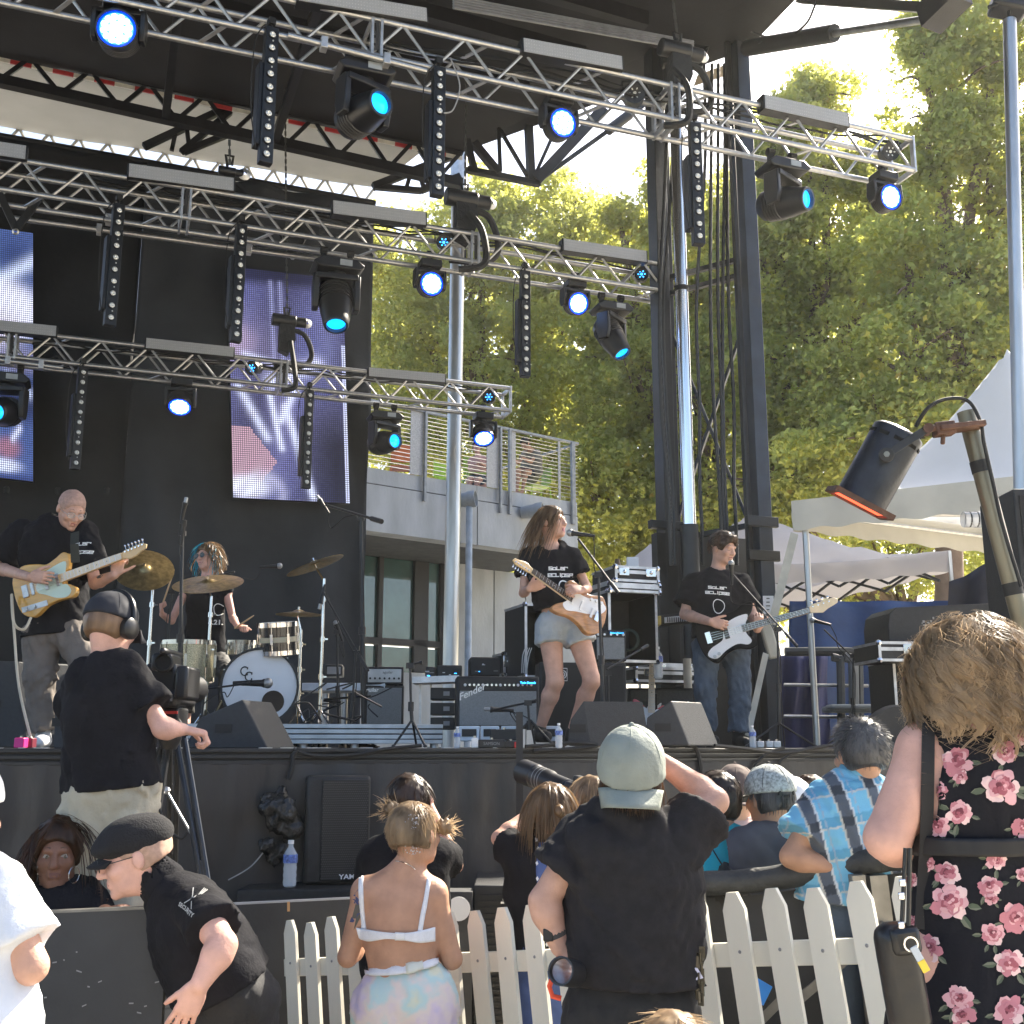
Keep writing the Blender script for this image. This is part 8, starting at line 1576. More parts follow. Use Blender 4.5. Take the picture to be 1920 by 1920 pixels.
b = MB(); b.tube(spline([q[0] - Vector((0, .004, 0)) for q in [P.bvh.ray_cast(Vector((0, 0, CZ)), ray(x_, y_).normalized(), 20) for x_, y_ in ((730, 1616), (742, 1614), (758, 1617), (772, 1624), (778, 1630))] if q[0] is not None], 6), .0018, 5); b.build('necklace', CHROME, P.root)
def tie(px0, py0, px1, py1, rad_, name, m, h0=4.35):
    a, e = W(px0, py0, h0), W(px1, py1, h0); wb_ = MB(); wb_.beam(a, e, rad_, rad_); return wb_
bt = thing('belt', 'white webbing belt with plastic buckle worn by the girl in the bralette', 'belt', W(758, 1818, 4.3)); cts = [(686, 1812), (712, 1817), (742, 1819), (775, 1814), (815, 1800)]; o_ = None
V2 = P.cv; bv2 = bvh_of(*V2); Pr = P.root; P.root = bt; grid_decal(P, bv2, [(672, 1811), (712, 1816), (755, 1815), (790, 1808), (822, 1797)], [(676, 1830), (714, 1832), (755, 1829), (790, 1822), (820, 1812)], BR, 'webbing', lift=.010, n=40, rows=3); grid_decal(P, bv2, [(764, 1811), (792, 1804)], [(765, 1830), (793, 1822)], mat('ivory_buckle', (.62, .62, .52), .3), 'buckle', lift=.016, n=6, rows=3); P.root = Pr
hair_cap(P, HBL, .008, low=-.06, wr=.003, f=120); r, f, u = P.hf
for (x_, y_) in ((735, 1517), (833, 1550)):
    c = W(x_, y_, 4.4); F_ = Fld(); F_.ell(c, (.032, .030, .026)); F_.wrinkle(.007, 110, seed=int(x_)); V_, Q_ = F_.mesh(.006); np_obj('hair_bun', V_, Q_, HBL, P.root); rg = random.Random(int(x_))
    rs_ = [c + Vector((rg.gauss(0, .015), rg.gauss(0, .012), rg.gauss(0, .012))) for _ in range(110)]; sgn = -1 if x_ < 780 else 1; strands(P.root, HBL, rs_, [Vector((sgn * rg.uniform(.2, 1.4), rg.gauss(0, .5), rg.uniform(-.8, 1.0))) for _ in rs_], .055, n=5, w=.0032, grav=.1, spread=1.5, seed=int(x_), name='flyaway_hair')
ro, dr, cc = scalp(P.J['hd'], P.hf, P.hs, 150, 5, front=.2, low=-.5, back_low=-.9); strands(P.root, HBL, ro, dr, .04, n=4, w=.003, grav=.5, spread=1., seed=2, center=cc, radius=.1, lift=.15, name='flyaway_hair'); hairs(P, HBL, 600, .045, n=5, w=.0028, grav=.4, spread=.25, seed=4, front=.5, low=-.2, back_low=-.35, lift=.02)
b = MB(); rg = random.Random(2)
for i in range(150): dr_ = ray(783 + rg.gauss(0, 6) - (i % 50) * .25, 1530 + rg.uniform(0, 70)).normalized(); h = P.bvh.ray_cast(Vector((0, 0, CZ)), dr_, 20); (b.ball(h[0] + h[1] * .013, rg.uniform(.0012, .0024), 4) if h[0] is not None else None)
b.build('glitter', mat('silver_glitter', (.85, .85, .9), .2, .3), P.root)['kind'] = 'stuff'
# ---- people taking pictures and crowd heads, built the same way
def back_person(label, J, yaw, hyaw, hp, sc, skin, bd, tee_m, pant_m=BLKM, hair=HB, fem=0, cap_=None, hl=None, arms=1.1, sl=.6, hroll=0, hems=None, loose=.024, seed=1, hands=None, hlow=-.06, hthick=.012, tname='t_shirt', wr=.005, o=.018):
    P = Person(label, J, yaw, hyaw, hp, hroll, sc, skin, bd, fem=fem); P.body(arms=arms, legs=1.08)
    for hq in (hands or []): P.handat(*hq[:4], **(hq[4] if len(hq) > 4 else {}))
    P.done(); P.tee(tee_m, tname, sl=sl, seed=seed, loose=loose, hem=hems, wr=wr, armr=.07); P.pants(pant_m, to=1.95, o=o)
    hair_cap(P, hair, .004 if cap_ else hthick, low=hlow, wr=.004, f=80)
    if cap_: hl = (160, .03, 3, dict(top=.0))
    if hl: hairs(P, hair, hl[0], hl[1], n=hl[2] if len(hl) > 2 else 8, w=.0055, grav=.9, spread=.3, seed=seed, **({'front': .5, **(hl[3] if len(hl) > 3 else {})}))
    if cap_: cap(P, cap_[0], cap_[1], back=cap_[2], bm=cap_[3] if len(cap_) > 3 else None)
    return P
J = JJ(5.1, hd=(768, 1508), nk=(762, 1570), sl=(705, 1600), sr=(818, 1600), el=(690, 1670, .1), wl=(720, 1600, .3), er=(852, 1622, .15), wr=(806, 1518, .22)); stick_legs(J, 5.1, 735, 790, 1800)
back_person('person in black raising a phone, mostly hidden behind the bun haired girl', J, 178, 175, 0, 1., SKIN, 1.05, TEE, hair=HK, hl=(160, .08, 5, dict(spread=.9)) if False else (160, .08, 5), seed=4, hands=[('r', (-.5, .3, .8), (0, 1, 0), (-1, 0, 0), dict(curl=(50, 50, 50, 50)))])
PAT = mat('blue_white_sprigged_cotton', (.06, .10, .26), .8, 0, .1, 20); 
J = JJ(4.75, hd=(1036, 1527, 0), nk=(1030, 1580), sl=(972, 1603), sr=(1070, 1603), el=(936, 1572, .12), wl=(1004, 1518, .28), er=(1088, 1650, .2), wr=(1052, 1560, .3)); stick_legs(J, 4.75, 1005, 1050, 1800)
P = back_person('woman with half-tied brown hair and raised elbow in black tee and sprigged dress', J, 172, 150, -8, .97, SKIN, .92, TEE, PAT, HL, 1, hl=(420, .19, 9), seed=6, hthick=.012, hands=[('l', (.5, .3, .8), (.3, 1, 0), (1, 0, 0), dict(curl=(50, 50, 50, 50)))], hems=None, o=.05)
grid_decal(P, P.teebvh, [(1012, 1580), (1006, 1620), (1008, 1680), (1010, 1740)], [(1075, 1585), (1070, 1620), (1072, 1680), (1075, 1740)], PAT, 'pinafore', lift=.006, n=24, rows=12)
v_ = []; f_ = []; rg = random.Random(3)
for i in range(170): a = len(v_); x_, y_ = rg.uniform(-.07, .10), rg.uniform(-.32, .12); v_ += [Vector((x_ + .006 * math.cos(t + i), y_ + .010 * math.sin(t + i), 0)) for t in (0, 1.6, 3.1, 4.7)]; f_.append((a, a + 1, a + 2, a + 3))
print_on(P.teebvh, P.root, v_, f_, W(1045, 1640, 4.3), (1, 0, 0), Z, (0, 1, 0), WHITEM, 'sprig_print', .012)
F_ = Fld(); F_.cone(W(1030, 1500, 4.85), W(1048, 1520, 4.62), .03, .022); F_.wrinkle(.006, 90); V_, Q_ = F_.mesh(.006); np_obj('hair_twist', V_, Q_, HL, P.root)
J = JJ(4.95, hd=(1104, 1512, .0), nk=(1110, 1565), sl=(1070, 1592), sr=(1160, 1592), el=(1062, 1592, .2), wl=(1078, 1528, .35), er=(1150, 1580, .2), wr=(1100, 1520, .3)); stick_legs(J, 4.95, 1090, 1140, 1800)
P = back_person('fair haired photographer aiming a long lens at the stage', J, 190, 245, 0, .97, SKIN, .92, TEE, hair=HBL, fem=1, hl=(300, .14, 8), seed=9)
ph = thing('camera_with_long_lens', 'black camera with a long telephoto lens and sunlit hood', 'camera', W(1080, 1485, 5.0)); a, e = W(1082, 1486, 5.0), W(982, 1447, 5.35); d = (e - a).normalized(); L_ = (e - a).length; b = MB(); b.lathe([(0, .035), (.06, .036), (.065, .043), (L_ * .45, .045), (L_ * .5, .052), (L_ * .74, .052), (L_ * .75, .056), (L_, .058), (L_, .050), (L_ * .9, .046), (L_ * .9, .0001)], a, d, 28); b.build('lens', HEADM, ph)
b = MB(); b.box(a - d * .03, (.13, .08, .10), d.cross(Z).normalized(), d, Z); b.box(a - d * .03 + Z * .06, (.05, .07, .03), d.cross(Z).normalized(), d, Z); b.build('body', HEADM, ph, bevel=.012); b = MB(); [b.lathe([(t, .0535), (t + .006, .0535)], a, d, 28) for t in (L_ * .55, L_ * .60, L_ * .66)]; b.build('ring', GREYM, ph)
b = MB(); b.tube(spline([a - d * .03 - Z * .03, W(1040, 1540, 5.05), W(1020, 1600, 5.0), W(1030, 1650, 5.0)], 6), .006, 5); b.build('strap', BLKM, ph)
# ---- person in backwards sage cap
J = JJ(3.45, hd=(1184, 1452, .0), nk=(1180, 1540), sl=(1092, 1580), sr=(1272, 1562), el=(1018, 1690, -.02), wl=(1050, 1775, -.02), er=(1340, 1502, .06), wr=(1236, 1426, .20)); stick_legs(J, 3.45, 1125, 1245, 1905)
P = Person('person in backwards sage cap and charcoal tee with one hand on the hip', J, 176, 172, -12, 2, 1.04, SKIN, 1.06); P.body(arms=1.16, legs=1.05); P.handat('l', (.75, -.25, -.35), (-.2, -.7, -.9) if False else (.1, .9, -.3), (.3, -.5, .8), curl=(30, 35, 40, 40), tspread=10, tcurl=0); P.handat('r', (-.8, .2, -.1), (0, 1, 0), (0, 0, -1), curl=(15, 15, 15, 20)); P.done()
CH = mat('charcoal_jersey', (.020, .019, .021), .9, 0, .15, 30, bump=.15, bscale=150, spec=.2); P.tee(CH, hem=W(1190, 1842, 3.45), loose=.030, sl=.50, armr=.066, seed=91, wr=.011, low=.05, h=.009)
P.pants(mat('black_jeans', (.009, .009, .010), .8, bump=.15), 'jeans', top=W(1190, 1815, 3.45), to=1.9, o=.020); hair_cap(P, HB, .006, low=-.085, wr=.005); hairs(P, HB, 420, .085, n=6, w=.0042, grav=.7, spread=.8, seed=12, front=.9, top=-.25, low=-.6, back_low=-.75, curl=.004, lift=.5); cap(P, CAPM, 'washed sage green cap worn backwards, brim over the neck', back=True, lift=-.012, k=1.0)
b = MB(); w0_, w1_ = P.J['wl'], (P.J['wl'] - P.J['el']).normalized(); b.lathe([(-.055, .034), (-.055, .036), (-.028, .035), (-.028, .033)], w0_, w1_, 20); wt = b.build('strap', mat('woven_watch_strap', (.06, .055, .05), .8), None); wr_ = thing('wristwatch', 'dark watch on the wrist resting on the hip', 'watch', w0_); wt.parent = wr_; wt.location = -Vector(w0_); b = MB(); b.box(w0_ - w1_ * .04 + Vector((-.02, -.03, 0)), (.03, .012, .036)); b.build('case', BLKP, wr_, bevel=.004)
ct = thing('hanging_cup', 'black camera lens with copper glass hanging at the hip', 'camera lens', W(1068, 1820, 3.3)); a, e = W(1058, 1822, 3.25), W(1092, 1830, 3.36); d = (a - e).normalized(); b = MB(); b.lathe([(-.05, .0001), (-.05, .036), (.045, .038), (.045, .033), (.03, .031)], a + d * -.02, d, 28); b.build('barrel', HEADM, ct); b = MB(); b.lathe([(.030, .031), (.026, .018), (.024, .0001)], a + d * -.02, d, 24); b.build('glass', mat('copper_glass', (.35, .12, .06), .1, .3, .5, 20, col2=(.3, .32, .36)), ct); b = MB(); b.tube([W(1048, 1795, 3.4), W(1030, 1850, 3.4), W(1036, 1868, 3.4), W(1052, 1872, 3.4)], .008, 6); b.build('strap', mat('red_orange_strap', (.75, .08, .03), .6), ct)
pc_ = thing('folded_paper', 'white paper sticking out of the back pocket under the charcoal tee', 'paper', W(1282, 1815, 3.3)); b = MB(); c = P.bvh.ray_cast(Vector((0, 0, CZ)), ray(1284, 1822).normalized(), 20)[0] or W(1284, 1822, 3.4); b.prism([(-.045, .03), (.03, .018), (.045, -.008), (-.035, -.03)], c + Vector((0, -.045, 0)), (1, 0, 0), Z, .004); b.build('sheet', mat('lilac_white_paper', (.68, .66, .80), .7), pc_)
ky = thing('key_bunch', 'bunch of keys and tassels hanging at the right hip', 'keys', W(1318, 1810, 3.3)); b = MB(); rg = random.Random(6)
for i in range(16): q = W(1306 + rg.uniform(-4, 14), 1785 + i * 6, 3.36); b.box(q, (.016, .006, .030), (math.cos(i), math.sin(i), 0), (-math.sin(i), math.cos(i), 0))
b.build('keys', mat('dark_brass', (.08, .07, .05), .4, .7), ky)
# ---- crowd to the right
TEAL = mat('turquoise_jersey', (.02, .40, .50), .8, 0, .05, 10, bump=.1, trans=.1)
J = JJ(4.6, hd=(1346, 1505, .0), nk=(1340, 1562), sl=(1306, 1592), sr=(1396, 1592), el=(1290, 1680, .05), er=(1412, 1680, .05)); stick_legs(J, 4.6, 1330, 1380, 1790)
P = back_person('man with cropped dark hair in turquoise tank top with drawstring straps', J, 180, 190, 0, .98, SKIN, 1.0, TEAL, hair=HK, hl=(150, .02, 3), sl=.08, seed=3, tname='tank_top', hlow=-.09, hthick=.006)
for x0, y0, x1, y1 in ((1320, 1568, 1356, 1628), (1384, 1568, 1369, 1628)): grid_decal(P, P.teebvh, [(x0, y0), (x1, y1)], [(x0 + 2.5, y0), (x1 + 2.5, y1)], BLKM, 'cord', lift=.006, n=14, rows=1)
dbg = thing('drawstring_bag', 'black drawstring bag top on the back of the turquoise tank top', 'bag', W(1362, 1632, 4.4)); F_ = Fld(); F_.cone(W(1362, 1626, 4.42), W(1362, 1665, 4.40), .02, .085); F_.wrinkle(.008, 90); V_, Q_ = F_.mesh(.008); np_obj('bag', V_, Q_, mat('black_nylon', (.012, .012, .012), .6), dbg)
J = JJ(5.3, hd=(1380, 1492), nk=(1385, 1545), sl=(1345, 1570), sr=(1425, 1570), el=(1335, 1650), er=(1435, 1650)); stick_legs(J, 5.3, 1365, 1405, 1750)
back_person('person in pink tee and backwards brown cap behind the turquoise top', J, 175, 172, 0, 1., SKIN, .95, mat('pale_pink_cotton', (.62, .42, .40), .85), hair=HB, seed=5, cap_=(mat('brown_cap', (.10, .07, .06), .85), 'brown cap worn backwards behind the turquoise tank top', True))
J = JJ(4.6, hd=(1442, 1498, 0), nk=(1444, 1556), sl=(1412, 1588), sr=(1482, 1596, -.1), el=(1404, 1660, .05), er=(1490, 1660), wr=(1470, 1600, .2)); stick_legs(J, 4.6, 1430, 1470, 1780)
P = back_person('man in grey and black cap and dark grey tee beside the plaid shirt', J, 195, 205, 0, .96, SKIN_W, 1.0, mat('dark_grey_cotton', (.055, .055, .065), .88), hair=HG, seed=7, hl=(150, .035, 4, dict(top=.0)), hlow=-.07, hthick=.004)
cg = cap(P, mat('speckled_grey_cap', (.34, .36, .34), .85, 0, .5, 90), 'speckled grey cap with black side panel and strap opening', back=False, bm=BLKM); b = MB(); r, f, u = P.hf; cL = lambda x, y, z: P.J['hd'] + (r * x + f * y + u * z) * P.hs
b.tube([cL(.035 * math.cos(t), -.112 - .006 * math.sin(t), .02 + .045 * math.sin(t)) for t in [rad(q) for q in range(0, 181, 15)]], .006, 6); b.tube([cL(.06 * math.sin(t), -.008 - .108 * math.cos(t), .016) for t in [rad(q) for q in range(-50, 51, 10)]], .007, 6); b.build('strap_opening', BLKM, cg)
J = JJ(5.5, hd=(1486, 1513), nk=(1486, 1560), sl=(1455, 1585), sr=(1525, 1585), el=(1450, 1650), er=(1530, 1650)); stick_legs(J, 5.5, 1470, 1505, 1740)
back_person('distant person in white cap between the grey cap and the plaid shirt', J, 180, 175, 0, 1., SKIN, .95, mat('pale_shirt', (.6, .58, .58), .85), hair=HK, seed=8, cap_=(WHITEM, 'white cap in the crowd between grey cap and plaid shirt', True))
J = JJ(5.9, hd=(1518, 1505), nk=(1516, 1560), sl=(1480, 1580), sr=(1550, 1580), el=(1478, 1650), er=(1555, 1650)); stick_legs(J, 5.9, 1500, 1530, 1730)
back_person('distant person with long brown hair left of the plaid shirt', J, 180, 180, 0, 1., SKIN, .9, BLKM, hair=HB, fem=1, seed=9, hl=(220, .22, 7), hthick=.02)
# plaid man
def plaid(V):
    x = V[:, 0] - P_PL.x; z = V[:, 2] - P_PL.z; u_ = x * .97 + z * .20; v_ = z * .97 - x * .20
    c = np.tile(np.array([.20, .52, .72]), (len(V), 1)); s_ = (u_ / .118) % 1; dk_ = (s_ > .12) & (s_ < .44); h_ = (v_ / .105) % 1
    c[(h_ > .55) & (h_ < .85)] *= np.array([.62, .72, .78]); c[dk_] = np.array([.10, .12, .15]); c[(s_ > .06) & (s_ < .12)] = np.array([.60, .58, .50]); c[(s_ > .44) & (s_ < .50)] = np.array([.66, .70, .72]); c[(h_ > .49) & (h_ < .55) & ~dk_] = np.array([.58, .60, .58]); c[dk_ & (h_ > .5) & (h_ < .8)] *= .45; c[(s_ > .62) & (s_ < .66)] = np.array([.34, .46, .58]); return c
J = JJ(4.2, hd=(1612, 1414, .0), nk=(1608, 1474), sl=(1548, 1508), sr=(1668, 1504), el=(1484, 1606, -.05), wl=(1560, 1625, -.10), er=(1705, 1600), wr=(1660, 1615, -.1)); stick_legs(J, 4.2, 1580, 1650, 1730)
P = Person('grey haired man in blue plaid shirt leaning on the padded barrier rail', J, 182, 195, 2, 0, 1.0, SKIN_W, 1.12); P.body(arms=1.12); P.done(); P_PL = Vector(P.sm); PLM = mat('plaid_cotton', (1, 1, 1), .85, 0, .06, 20, attr='col', bump=.15, bscale=200, trans=.08)
def cloth_col(s, name, fn, m, h=.012): Fd = Fld(); fn(Fd); V, Q = Fd.mesh(h); ob = np_obj(name, V, Q, m, s.root, cols=plaid(V)); s.cv = (V, Q); return ob
P.cloth = lambda name, fn, m, h=.012: cloth_col(P, name, fn, m, h); P.tee(PLM, 'plaid_shirt', loose=.034, sl=.68, armr=.078, seed=101, h=.0062, wr=.006, hem=W(1610, 1690, 4.2)); del P.cloth
F_ = Fld(); F_.cone(P.J['nk'] - Z * .005, P.J['nk'] + Z * .035, .080, .070); V_, Q_ = F_.mesh(.007); np_obj('collar', V_, Q_, PLM, P.root, cols=np.tile(np.array([.16, .42, .58]), (len(V_), 1)))
P.pants(DEN, to=1.95); hair_cap(P, HG, .012, low=-.075, wr=.003, f=150); hairs(P, HG, 1300, .030, n=3, w=.003, grav=.1, spread=.8, lift=.9, seed=12, front=.35, back_low=-.62, low=-.25)
# ---- woman in floral dress
J = JJ(2.45, hd=(1822, 1290, .0), nk=(1838, 1368), sl=(1738, 1408), sr=(1946, 1408), el=(1662, 1572, -.04), wl=(1722, 1600, .22), er=(2030, 1580), wr=(1985, 1600, .2)); stick_legs(J, 2.45, 1785, 1905, 1840)
P = Person('woman with wavy blond-brown hair in black floral dress, nearest on the right', J, 180, 176, 6, 0, 1.02, SKIN_P, 1.08, fem=1); P.body(arms=1.25, legs=1.1); P.done()
DR = mat('black_dress_crepe', (.007, .007, .011), .8, 0, .2, 10, bump=.15, bscale=120, spec=.25); DRT = mat('black_sash', (.004, .004, .006), .6)
def dress(F):
    J = P.J; k = P.sc; F.ell(P.sm - P.up * .10, (.168, .120, .21), (P.rt, P.fw, P.up), .04); F.ell(P.sm.lerp(P.hm, .55), (.142, .108, .16), (P.rt, P.fw, P.up), .05); w_ = P.sm.lerp(P.hm, .60)
    F.cone(w_ - Z * .05, P.hm - Z * .15, .15, .20, .05, flat=P.fw, ratio=.8); F.cone(P.hm - Z * .15, P.hm - Z * .62, .20, .25, .05, flat=P.fw, ratio=.85)
    for q in 'lr': F.cone(J['nk'] - Z * .03, J['s' + q] + (J['nk'] - J['s' + q]) * .25, .05, .058, .04); F.cone(J['s' + q] + (J['nk'] - J['s' + q]) * .25, P.sm + (J['s' + q] - P.sm) * .55 - Z * .16, .062, .07, .04)
    F.wrinkle(.004, 22, seed=3, stretch=(1.6, 1, .3)); F.cone(J['nk'] + Z * .02, J['nk'] + Z * .2, .070, .075, .01, 's')
    for q in 'lr': F.cone(J['s' + q] - Z * .01, J['s' + q].lerp(J['e' + q], .7), .074, .072, .01, 's')
P.cloth('dress', dress, DR, .009); bvd = bvh_of(*P.cv)
grid_decal(P, bvd, [(1702, 1566), (1760, 1570), (1840, 1572), (1925, 1570)], [(1702, 1602), (1760, 1604), (1840, 1606), (1925, 1604)], DRT, 'sash', lift=.008, n=40, rows=5)
PK = [mat('petal_pale', (.66, .36, .38), .8), mat('petal_rose', (.50, .19, .22), .8), mat('petal_deep', (.32, .085, .11), .8), mat('petal_darkest', (.16, .035, .05), .8), mat('leaf_print', (.075, .095, .06), .8), mat('leaf_print_light', (.15, .16, .11), .8), mat('petal_cream', (.74, .52, .50), .8)]  # printed petal and leaf tones, pale to darkest
def rose(px, py, rpx, seed):
    rg = random.Random(seed); b = MB(); R_ = rpx; lay = [0]
    def poly(pts, mi, lift):
        out = []
        for x_, y_ in pts:
            h = bvd.ray_cast(Vector((0, 0, CZ)), ray(x_, y_).normalized(), 20)
            if h[0] is None: return
            out.append(h[0] + h[1] * lift)
        b.mi(mi); b.add(out, [tuple(range(len(out)))])
    def petal(cx, cy, ang, L, w, mi, lift):
        pts = []; 
        for i in range(9): t = math.pi * (i / 8 - .5); rr_ = 1 + rg.uniform(-.10, .10); x_ = L * (.55 + .5 * math.cos(t)) * rr_; y_ = w * math.sin(t); pts.append((cx + math.cos(ang) * x_ - math.sin(ang) * y_, cy + math.sin(ang) * x_ + math.cos(ang) * y_))
        poly([(cx, cy)] + pts, mi, lift)
    for k in range(rg.randint(2, 4)):      # leaves
        a = rg.uniform(.2, 2.9) if k else rg.uniform(-.5, .5) + math.pi * rg.choice((0, 1)); cx, cy = px + math.cos(a) * R_ * .9, py + math.sin(a) * R_ * .9; L = R_ * rg.uniform(.7, 1.1); pts = [(0, 0), (.3, .2), (.65, .2), (1, 0), (.65, -.2), (.3, -.2)]; P2 = [(cx + L * (x_ * math.cos(a) - y_ * math.sin(a)), cy + L * (x_ * math.sin(a) + y_ * math.cos(a))) for x_, y_ in pts]; poly(P2, 4, .0020); poly([P2[0], P2[1], P2[2], P2[3]], 5, .0024)
    z = .003; sq = rg.uniform(.8, 1.0)
    for n_, r0, L, w, ms in ((7, .30, .75, .34, (0, 1, 6)), (6, .12, .62, .28, (1, 0, 1)), (6, .05, .48, .20, (0, 2, 1)), (5, .0, .34, .15, (2, 1, 3)), (4, .0, .2, .09, (3, 2, 0))):
        a0 = rg.uniform(0, 6)
        for i in range(n_): a = a0 + 2 * math.pi * i / n_ + rg.uniform(-.2, .2); z += .00012; petal(px + math.cos(a) * r0 * R_, py + math.sin(a) * r0 * R_ * sq - (0 if n_ > 6 else R_ * .08), a, L * R_ * rg.uniform(.85, 1.15), w * R_ * 1.15, rg.choice(ms), z)
    if b.f: b.build('rose_print', PK, P.root, flat=True)
for i, (x_, y_, r_) in enumerate(((1840, 1345, 27), (1794, 1428, 27), (1801, 1457, 13), (1883, 1412, 23), (1877, 1475, 33), (1757, 1483, 18), (1800, 1524, 24), (1761, 1550, 20), (1914, 1552, 20), (1867, 1612, 20), (1743, 1620, 13), (1777, 1638, 22), (1783, 1690, 34), (1855, 1662, 20), (1858, 1685, 12), (1903, 1724, 28), (1861, 1752, 22), (1893, 1806, 26), (1743, 1778, 25), (1714, 1728, 12), (1798, 1872, 25), (1806, 1905, 22), (1891, 1896, 28), (1916, 1384, 15), (1918, 1640, 14), (1716, 1812, 12), (1712, 1650, 14), (1955, 1480, 28), (1960, 1700, 30), (1958, 1850, 28))): rose(x_, y_, r_, i)
# hair: a soft wavy mass
ro, dr, cc = scalp(P.J['hd'], P.hf, P.hs, 1500, 21, front=.2, low=-.45, back_low=-.8, rx=.098, ry=.116, rz=.112)
hair_cap(P, HBL, .018, low=-.10, wr=.003, f=70, h=.009, extra=lambda F, L, M: F.ell(L(0, -.03, -.05), (.095, .075, .085), M, .05))
zb_h = W(1820, 1345, 2.5).z; LL = lambda p: max(.06, (p.z - zb_h) * 1.35 + .02)
def locks(P, m, n, zbot, rad_, amp, wl, w, per, seed, name, wild=0., gap=.55):
    rg = random.Random(seed); r, f, u = P.hf; cc = P.J['hd'] + Z * .02; b = MB(); vs = []; fs = []
    for i in range(n):
        p0 = rg.uniform(gap, 2 * math.pi - gap); t0 = rg.uniform(.03, 1.0) ** 1.4 * 1.2; rm = rg.uniform(.88, 1.12); ph = rg.uniform(0, 6.28); A = amp * rg.uniform(.6, 1.4); wv = wl * rg.uniform(.8, 1.3); zb = zbot + rg.gauss(0, .022)
        for j in range(per):
            pj = p0 + rg.gauss(0, .035 + wild * .1); rj = rm + rg.gauss(0, .010 + wild * .03); phj = ph + rg.gauss(0, .12 + wild); th = t0 + rg.uniform(0, .1); s_ = 0; o = len(vs); k = 0; z = None; ww = w * rg.uniform(.7, 1.3); Aj = A * (1 + wild * rg.uniform(0, 2)); zbj = zb + rg.gauss(0, .01 + wild * .03)
            while k < 44:
                wob = Aj * math.sin(s_ / wv * 6.28 + phj) * min(1, s_ / .05); rr_ = rj * (1 + .06 * math.sin(s_ / wv * 6.28 + phj + 1.4) * min(1, s_ / .08)) * (1 + .35 * s_)
                a = pj + wob / .11 + .15 * math.sin(s_ * 9 + ph); tt = min(th, 1.75); hx = rad_[0] * rr_ * math.sin(tt); hy = rad_[1] * rr_ * math.sin(tt)
                zz = rad_[2] * rr_ * math.cos(tt) if z is None else z; q = cc + r * math.sin(a) * hx + f * math.cos(a) * hy + Z * zz; sd_ = (r * math.cos(a) - f * math.sin(a)); wk = ww * (1 - .6 * k / 44); vs += [q - sd_ * wk / 2, q + sd_ * wk / 2]
                if q.z < zbj and k > 2: break
                if th < 1.75: th += .11
                else: z = (rad_[2] * rr_ * math.cos(1.75) if z is None else z) - .0125
                s_ += .0125; k += 1
            kk = (len(vs) - o) // 2; fs += [(o + 2 * q_, o + 2 * q_ + 1, o + 2 * q_ + 3, o + 2 * q_ + 2) for q_ in range(kk - 1)]
    b.add(vs, fs); return b.build(name, m, P.root)
locks(P, HBL, 330, zb_h, (.118, .126, .120), .012, .10, .0036, 18, 5, 'hair'); locks(P, HBL, 260, zb_h - .01, (.126, .134, .126), .016, .07, .0016, 3, 6, 'flyaway_hair', .8)
hb = thing('handbag', 'black leather handbag hanging on a wide strap from the shoulder of the floral dress', 'handbag', W(1690, 1830, 2.3)); LE = mat('black_leather', (.012, .012, .013), .34, 0, .2, 12, bump=.12, bscale=30)
F_ = Fld(); F_.rbox(W(1692, 1835, 2.28), (.040, .035, .105), ((1, 0, .12), (0, 1, 0), (-.12, 0, 1)), .03); V_, Q_ = F_.mesh(.008); np_obj('body', V_, Q_, LE, hb); b = MB(); b.box(W(1694, 1762, 2.26), (.055, .05, .05), (1, 0, .12), (0, 1, 0), (-.12, 0, 1)); b.build('gusset', LE, hb, bevel=.01)
bvs = P.bvh; b = MB(); pts = []
for x_, y_ in ((1738, 1344), (1736, 1380), (1735, 1450), (1733, 1540), (1728, 1640), (1722, 1740)):
    h = bvd.ray_cast(Vector((0, 0, CZ)), ray(x_, y_).normalized(), 20); h2 = bvs.ray_cast(Vector((0, 0, CZ)), ray(x_, y_).normalized(), 20); cs_ = [q[0] for q in (h, h2) if q[0] is not None]; p = min(cs_, key=lambda q: q.y) if cs_ else W(x_, y_, 2.35); pts.append(p + Vector((0, -.014, 0)))
pts = spline(pts, 4); ribbon(b, pts, .026); b.build('strap', mat('black_webbing', (.006, .006, .008), .7), hb)
for xs in ((1698, 1590, 1690, 1755), (1706, 1590, 1703, 1755)): b = MB(); b.cyl(W(xs[0], xs[1], 2.25), W(xs[2], xs[3], 2.25), .0045, n=6); b.build('handle', LE, hb)
for x_, y_ in ((1692, 1655), (1690, 1680), (1690, 1735)): b = MB(); b.box(W(x_, y_, 2.243), (.012, .006, .014)); b.build('buckle', CHROME, hb, bevel=.002)
b = MB(); b.lathe([(0, .014), (.004, .014), (.004, .011)], W(1707, 1770, 2.19), (0, -1, 0), 16); b.build('ring', CHROME, hb); kt = thing('key_tag', 'clear and yellow plastic tag hanging from the black handbag', 'tag', W(1722, 1800, 2.18)); d = (W(1738, 1822, 2.18) - W(1712, 1775, 2.18)).normalized(); x = Vector((0, 1, 0)).cross(d)
for t0, t1, m_ in ((0, .55, mat('pale_plastic', (.6, .66, .72), .2, alpha=.7)), (.55, 1, mat('yellow_plastic', (.75, .55, .05), .3))): b = MB(); a, e = W(1712, 1775, 2.18).lerp(W(1738, 1822, 2.18), t0), W(1712, 1775, 2.18).lerp(W(1738, 1822, 2.18), t1); b.box((a + e) / 2, (.014, .004, (e - a).length), x, (0, 1, 0), d); b.build('tag', m_, kt, bevel=.001)
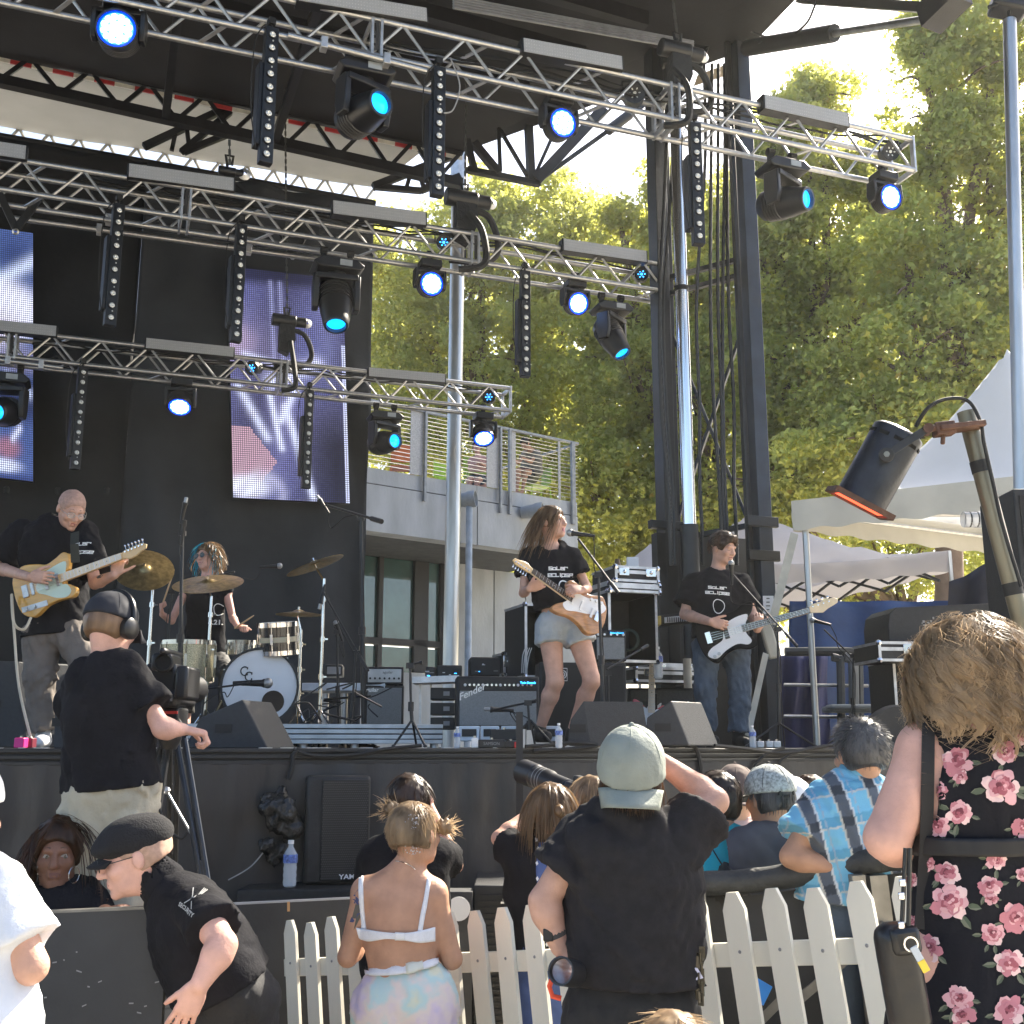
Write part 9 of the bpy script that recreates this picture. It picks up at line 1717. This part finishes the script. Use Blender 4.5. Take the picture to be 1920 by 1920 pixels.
# head at the very bottom
J = JJ(2.6, hd=(1262, 2000), nk=(1262, 2090), sl=(1170, 2120), sr=(1355, 2120), el=(1160, 2300), er=(1365, 2300)); stick_legs(J, 2.6, 1220, 1310, 2450)
P = Person('child with ginger blond hair whose head just reaches into the bottom edge', J, 180, 180, 0, 0, .85, SKIN, 1., fem=1); P.body(); P.done(h=.016, hf=.009); P.tee(WT); hair_cap(P, HBL, .014); hairs(P, HBL, 400, .06, n=5, w=.003, grav=.2, spread=1.2, seed=3, front=.3)
# balcony visitors
def balc(label, J, yaw, hyaw, hp, tm, hair, skin, fem=0, pm=DEN):
    P = Person(label, J, yaw, hyaw, hp, 0, 1., skin, 1.0, fem=fem); P.body(); P.done(h=.02, hf=.011); P.tee(tm, h=.02, sl=.5, wr=.003); P.pants(pm, 'shorts', to=.6, h=.02); hair_cap(P, hair, .014, h=.014, low=-.08); return P
Y0 = B(895, 905, .9).y; J = JJ(Y0, hd=(894, 838), nk=(898, 856), sl=(884, 863), sr=(913, 863), el=(880, 880, .0), wl=(896, 868, -.15), er=(918, 880), wr=(900, 866, -.2), hl=(890, 898), hr=(905, 898), kl=(880, 900, -.4), kr=(895, 900, -.4), al=(880, 915, -.4), ar=(895, 915, -.4)); balc('woman with brown hair sitting on the balcony by the lime chair', J, 10, 5, 0, mat('pink_top', (.55, .3, .25), .8), HL, SKIN_P, 1)
Y0 = B(985, 925, 1.2).y; J = JJ(Y0, hd=(985, 832, -.35), nk=(998, 845, -.2), sl=(985, 850, -.15), sr=(1008, 848, -.1), el=(972, 868, -.35), wl=(965, 862, -.5), er=(996, 866, -.35), wr=(978, 858, -.55), hl=(990, 885), hr=(1003, 885), kl=(972, 882, -.4), kr=(985, 884, -.4), al=(969, 918, -.4), ar=(980, 918, -.35)); balc('man in grey tee and dark shorts sitting bent forward on the balcony', J, -35, -40, 35, mat('olive_grey_tee', (.22, .20, .16), .85), HK, SKIN_W, pm=mat('navy_shorts', (.02, .025, .05), .8))
# ---------------------------------------------------------------- thin scattering box added to veil the trees with sun glare
hz = MB(); hz.box((0, 40, 18), (150, 110, 42)); hm = bpy.data.materials.new('glare_haze'); hm.use_nodes = True; hn = hm.node_tree; hn.nodes.remove(hn.nodes['Principled BSDF']); pv_ = hn.nodes.new('ShaderNodeVolumePrincipled'); pv_.inputs['Color'].default_value = (.95, .95, .9, 1); pv_.inputs['Density'].default_value = .0008; pv_.inputs['Anisotropy'].default_value = .35
hn.links.new(pv_.outputs[0], hn.nodes['Material Output'].inputs['Volume']); tag(hz.build('glare_haze', hm, flat=True), kind='stuff')
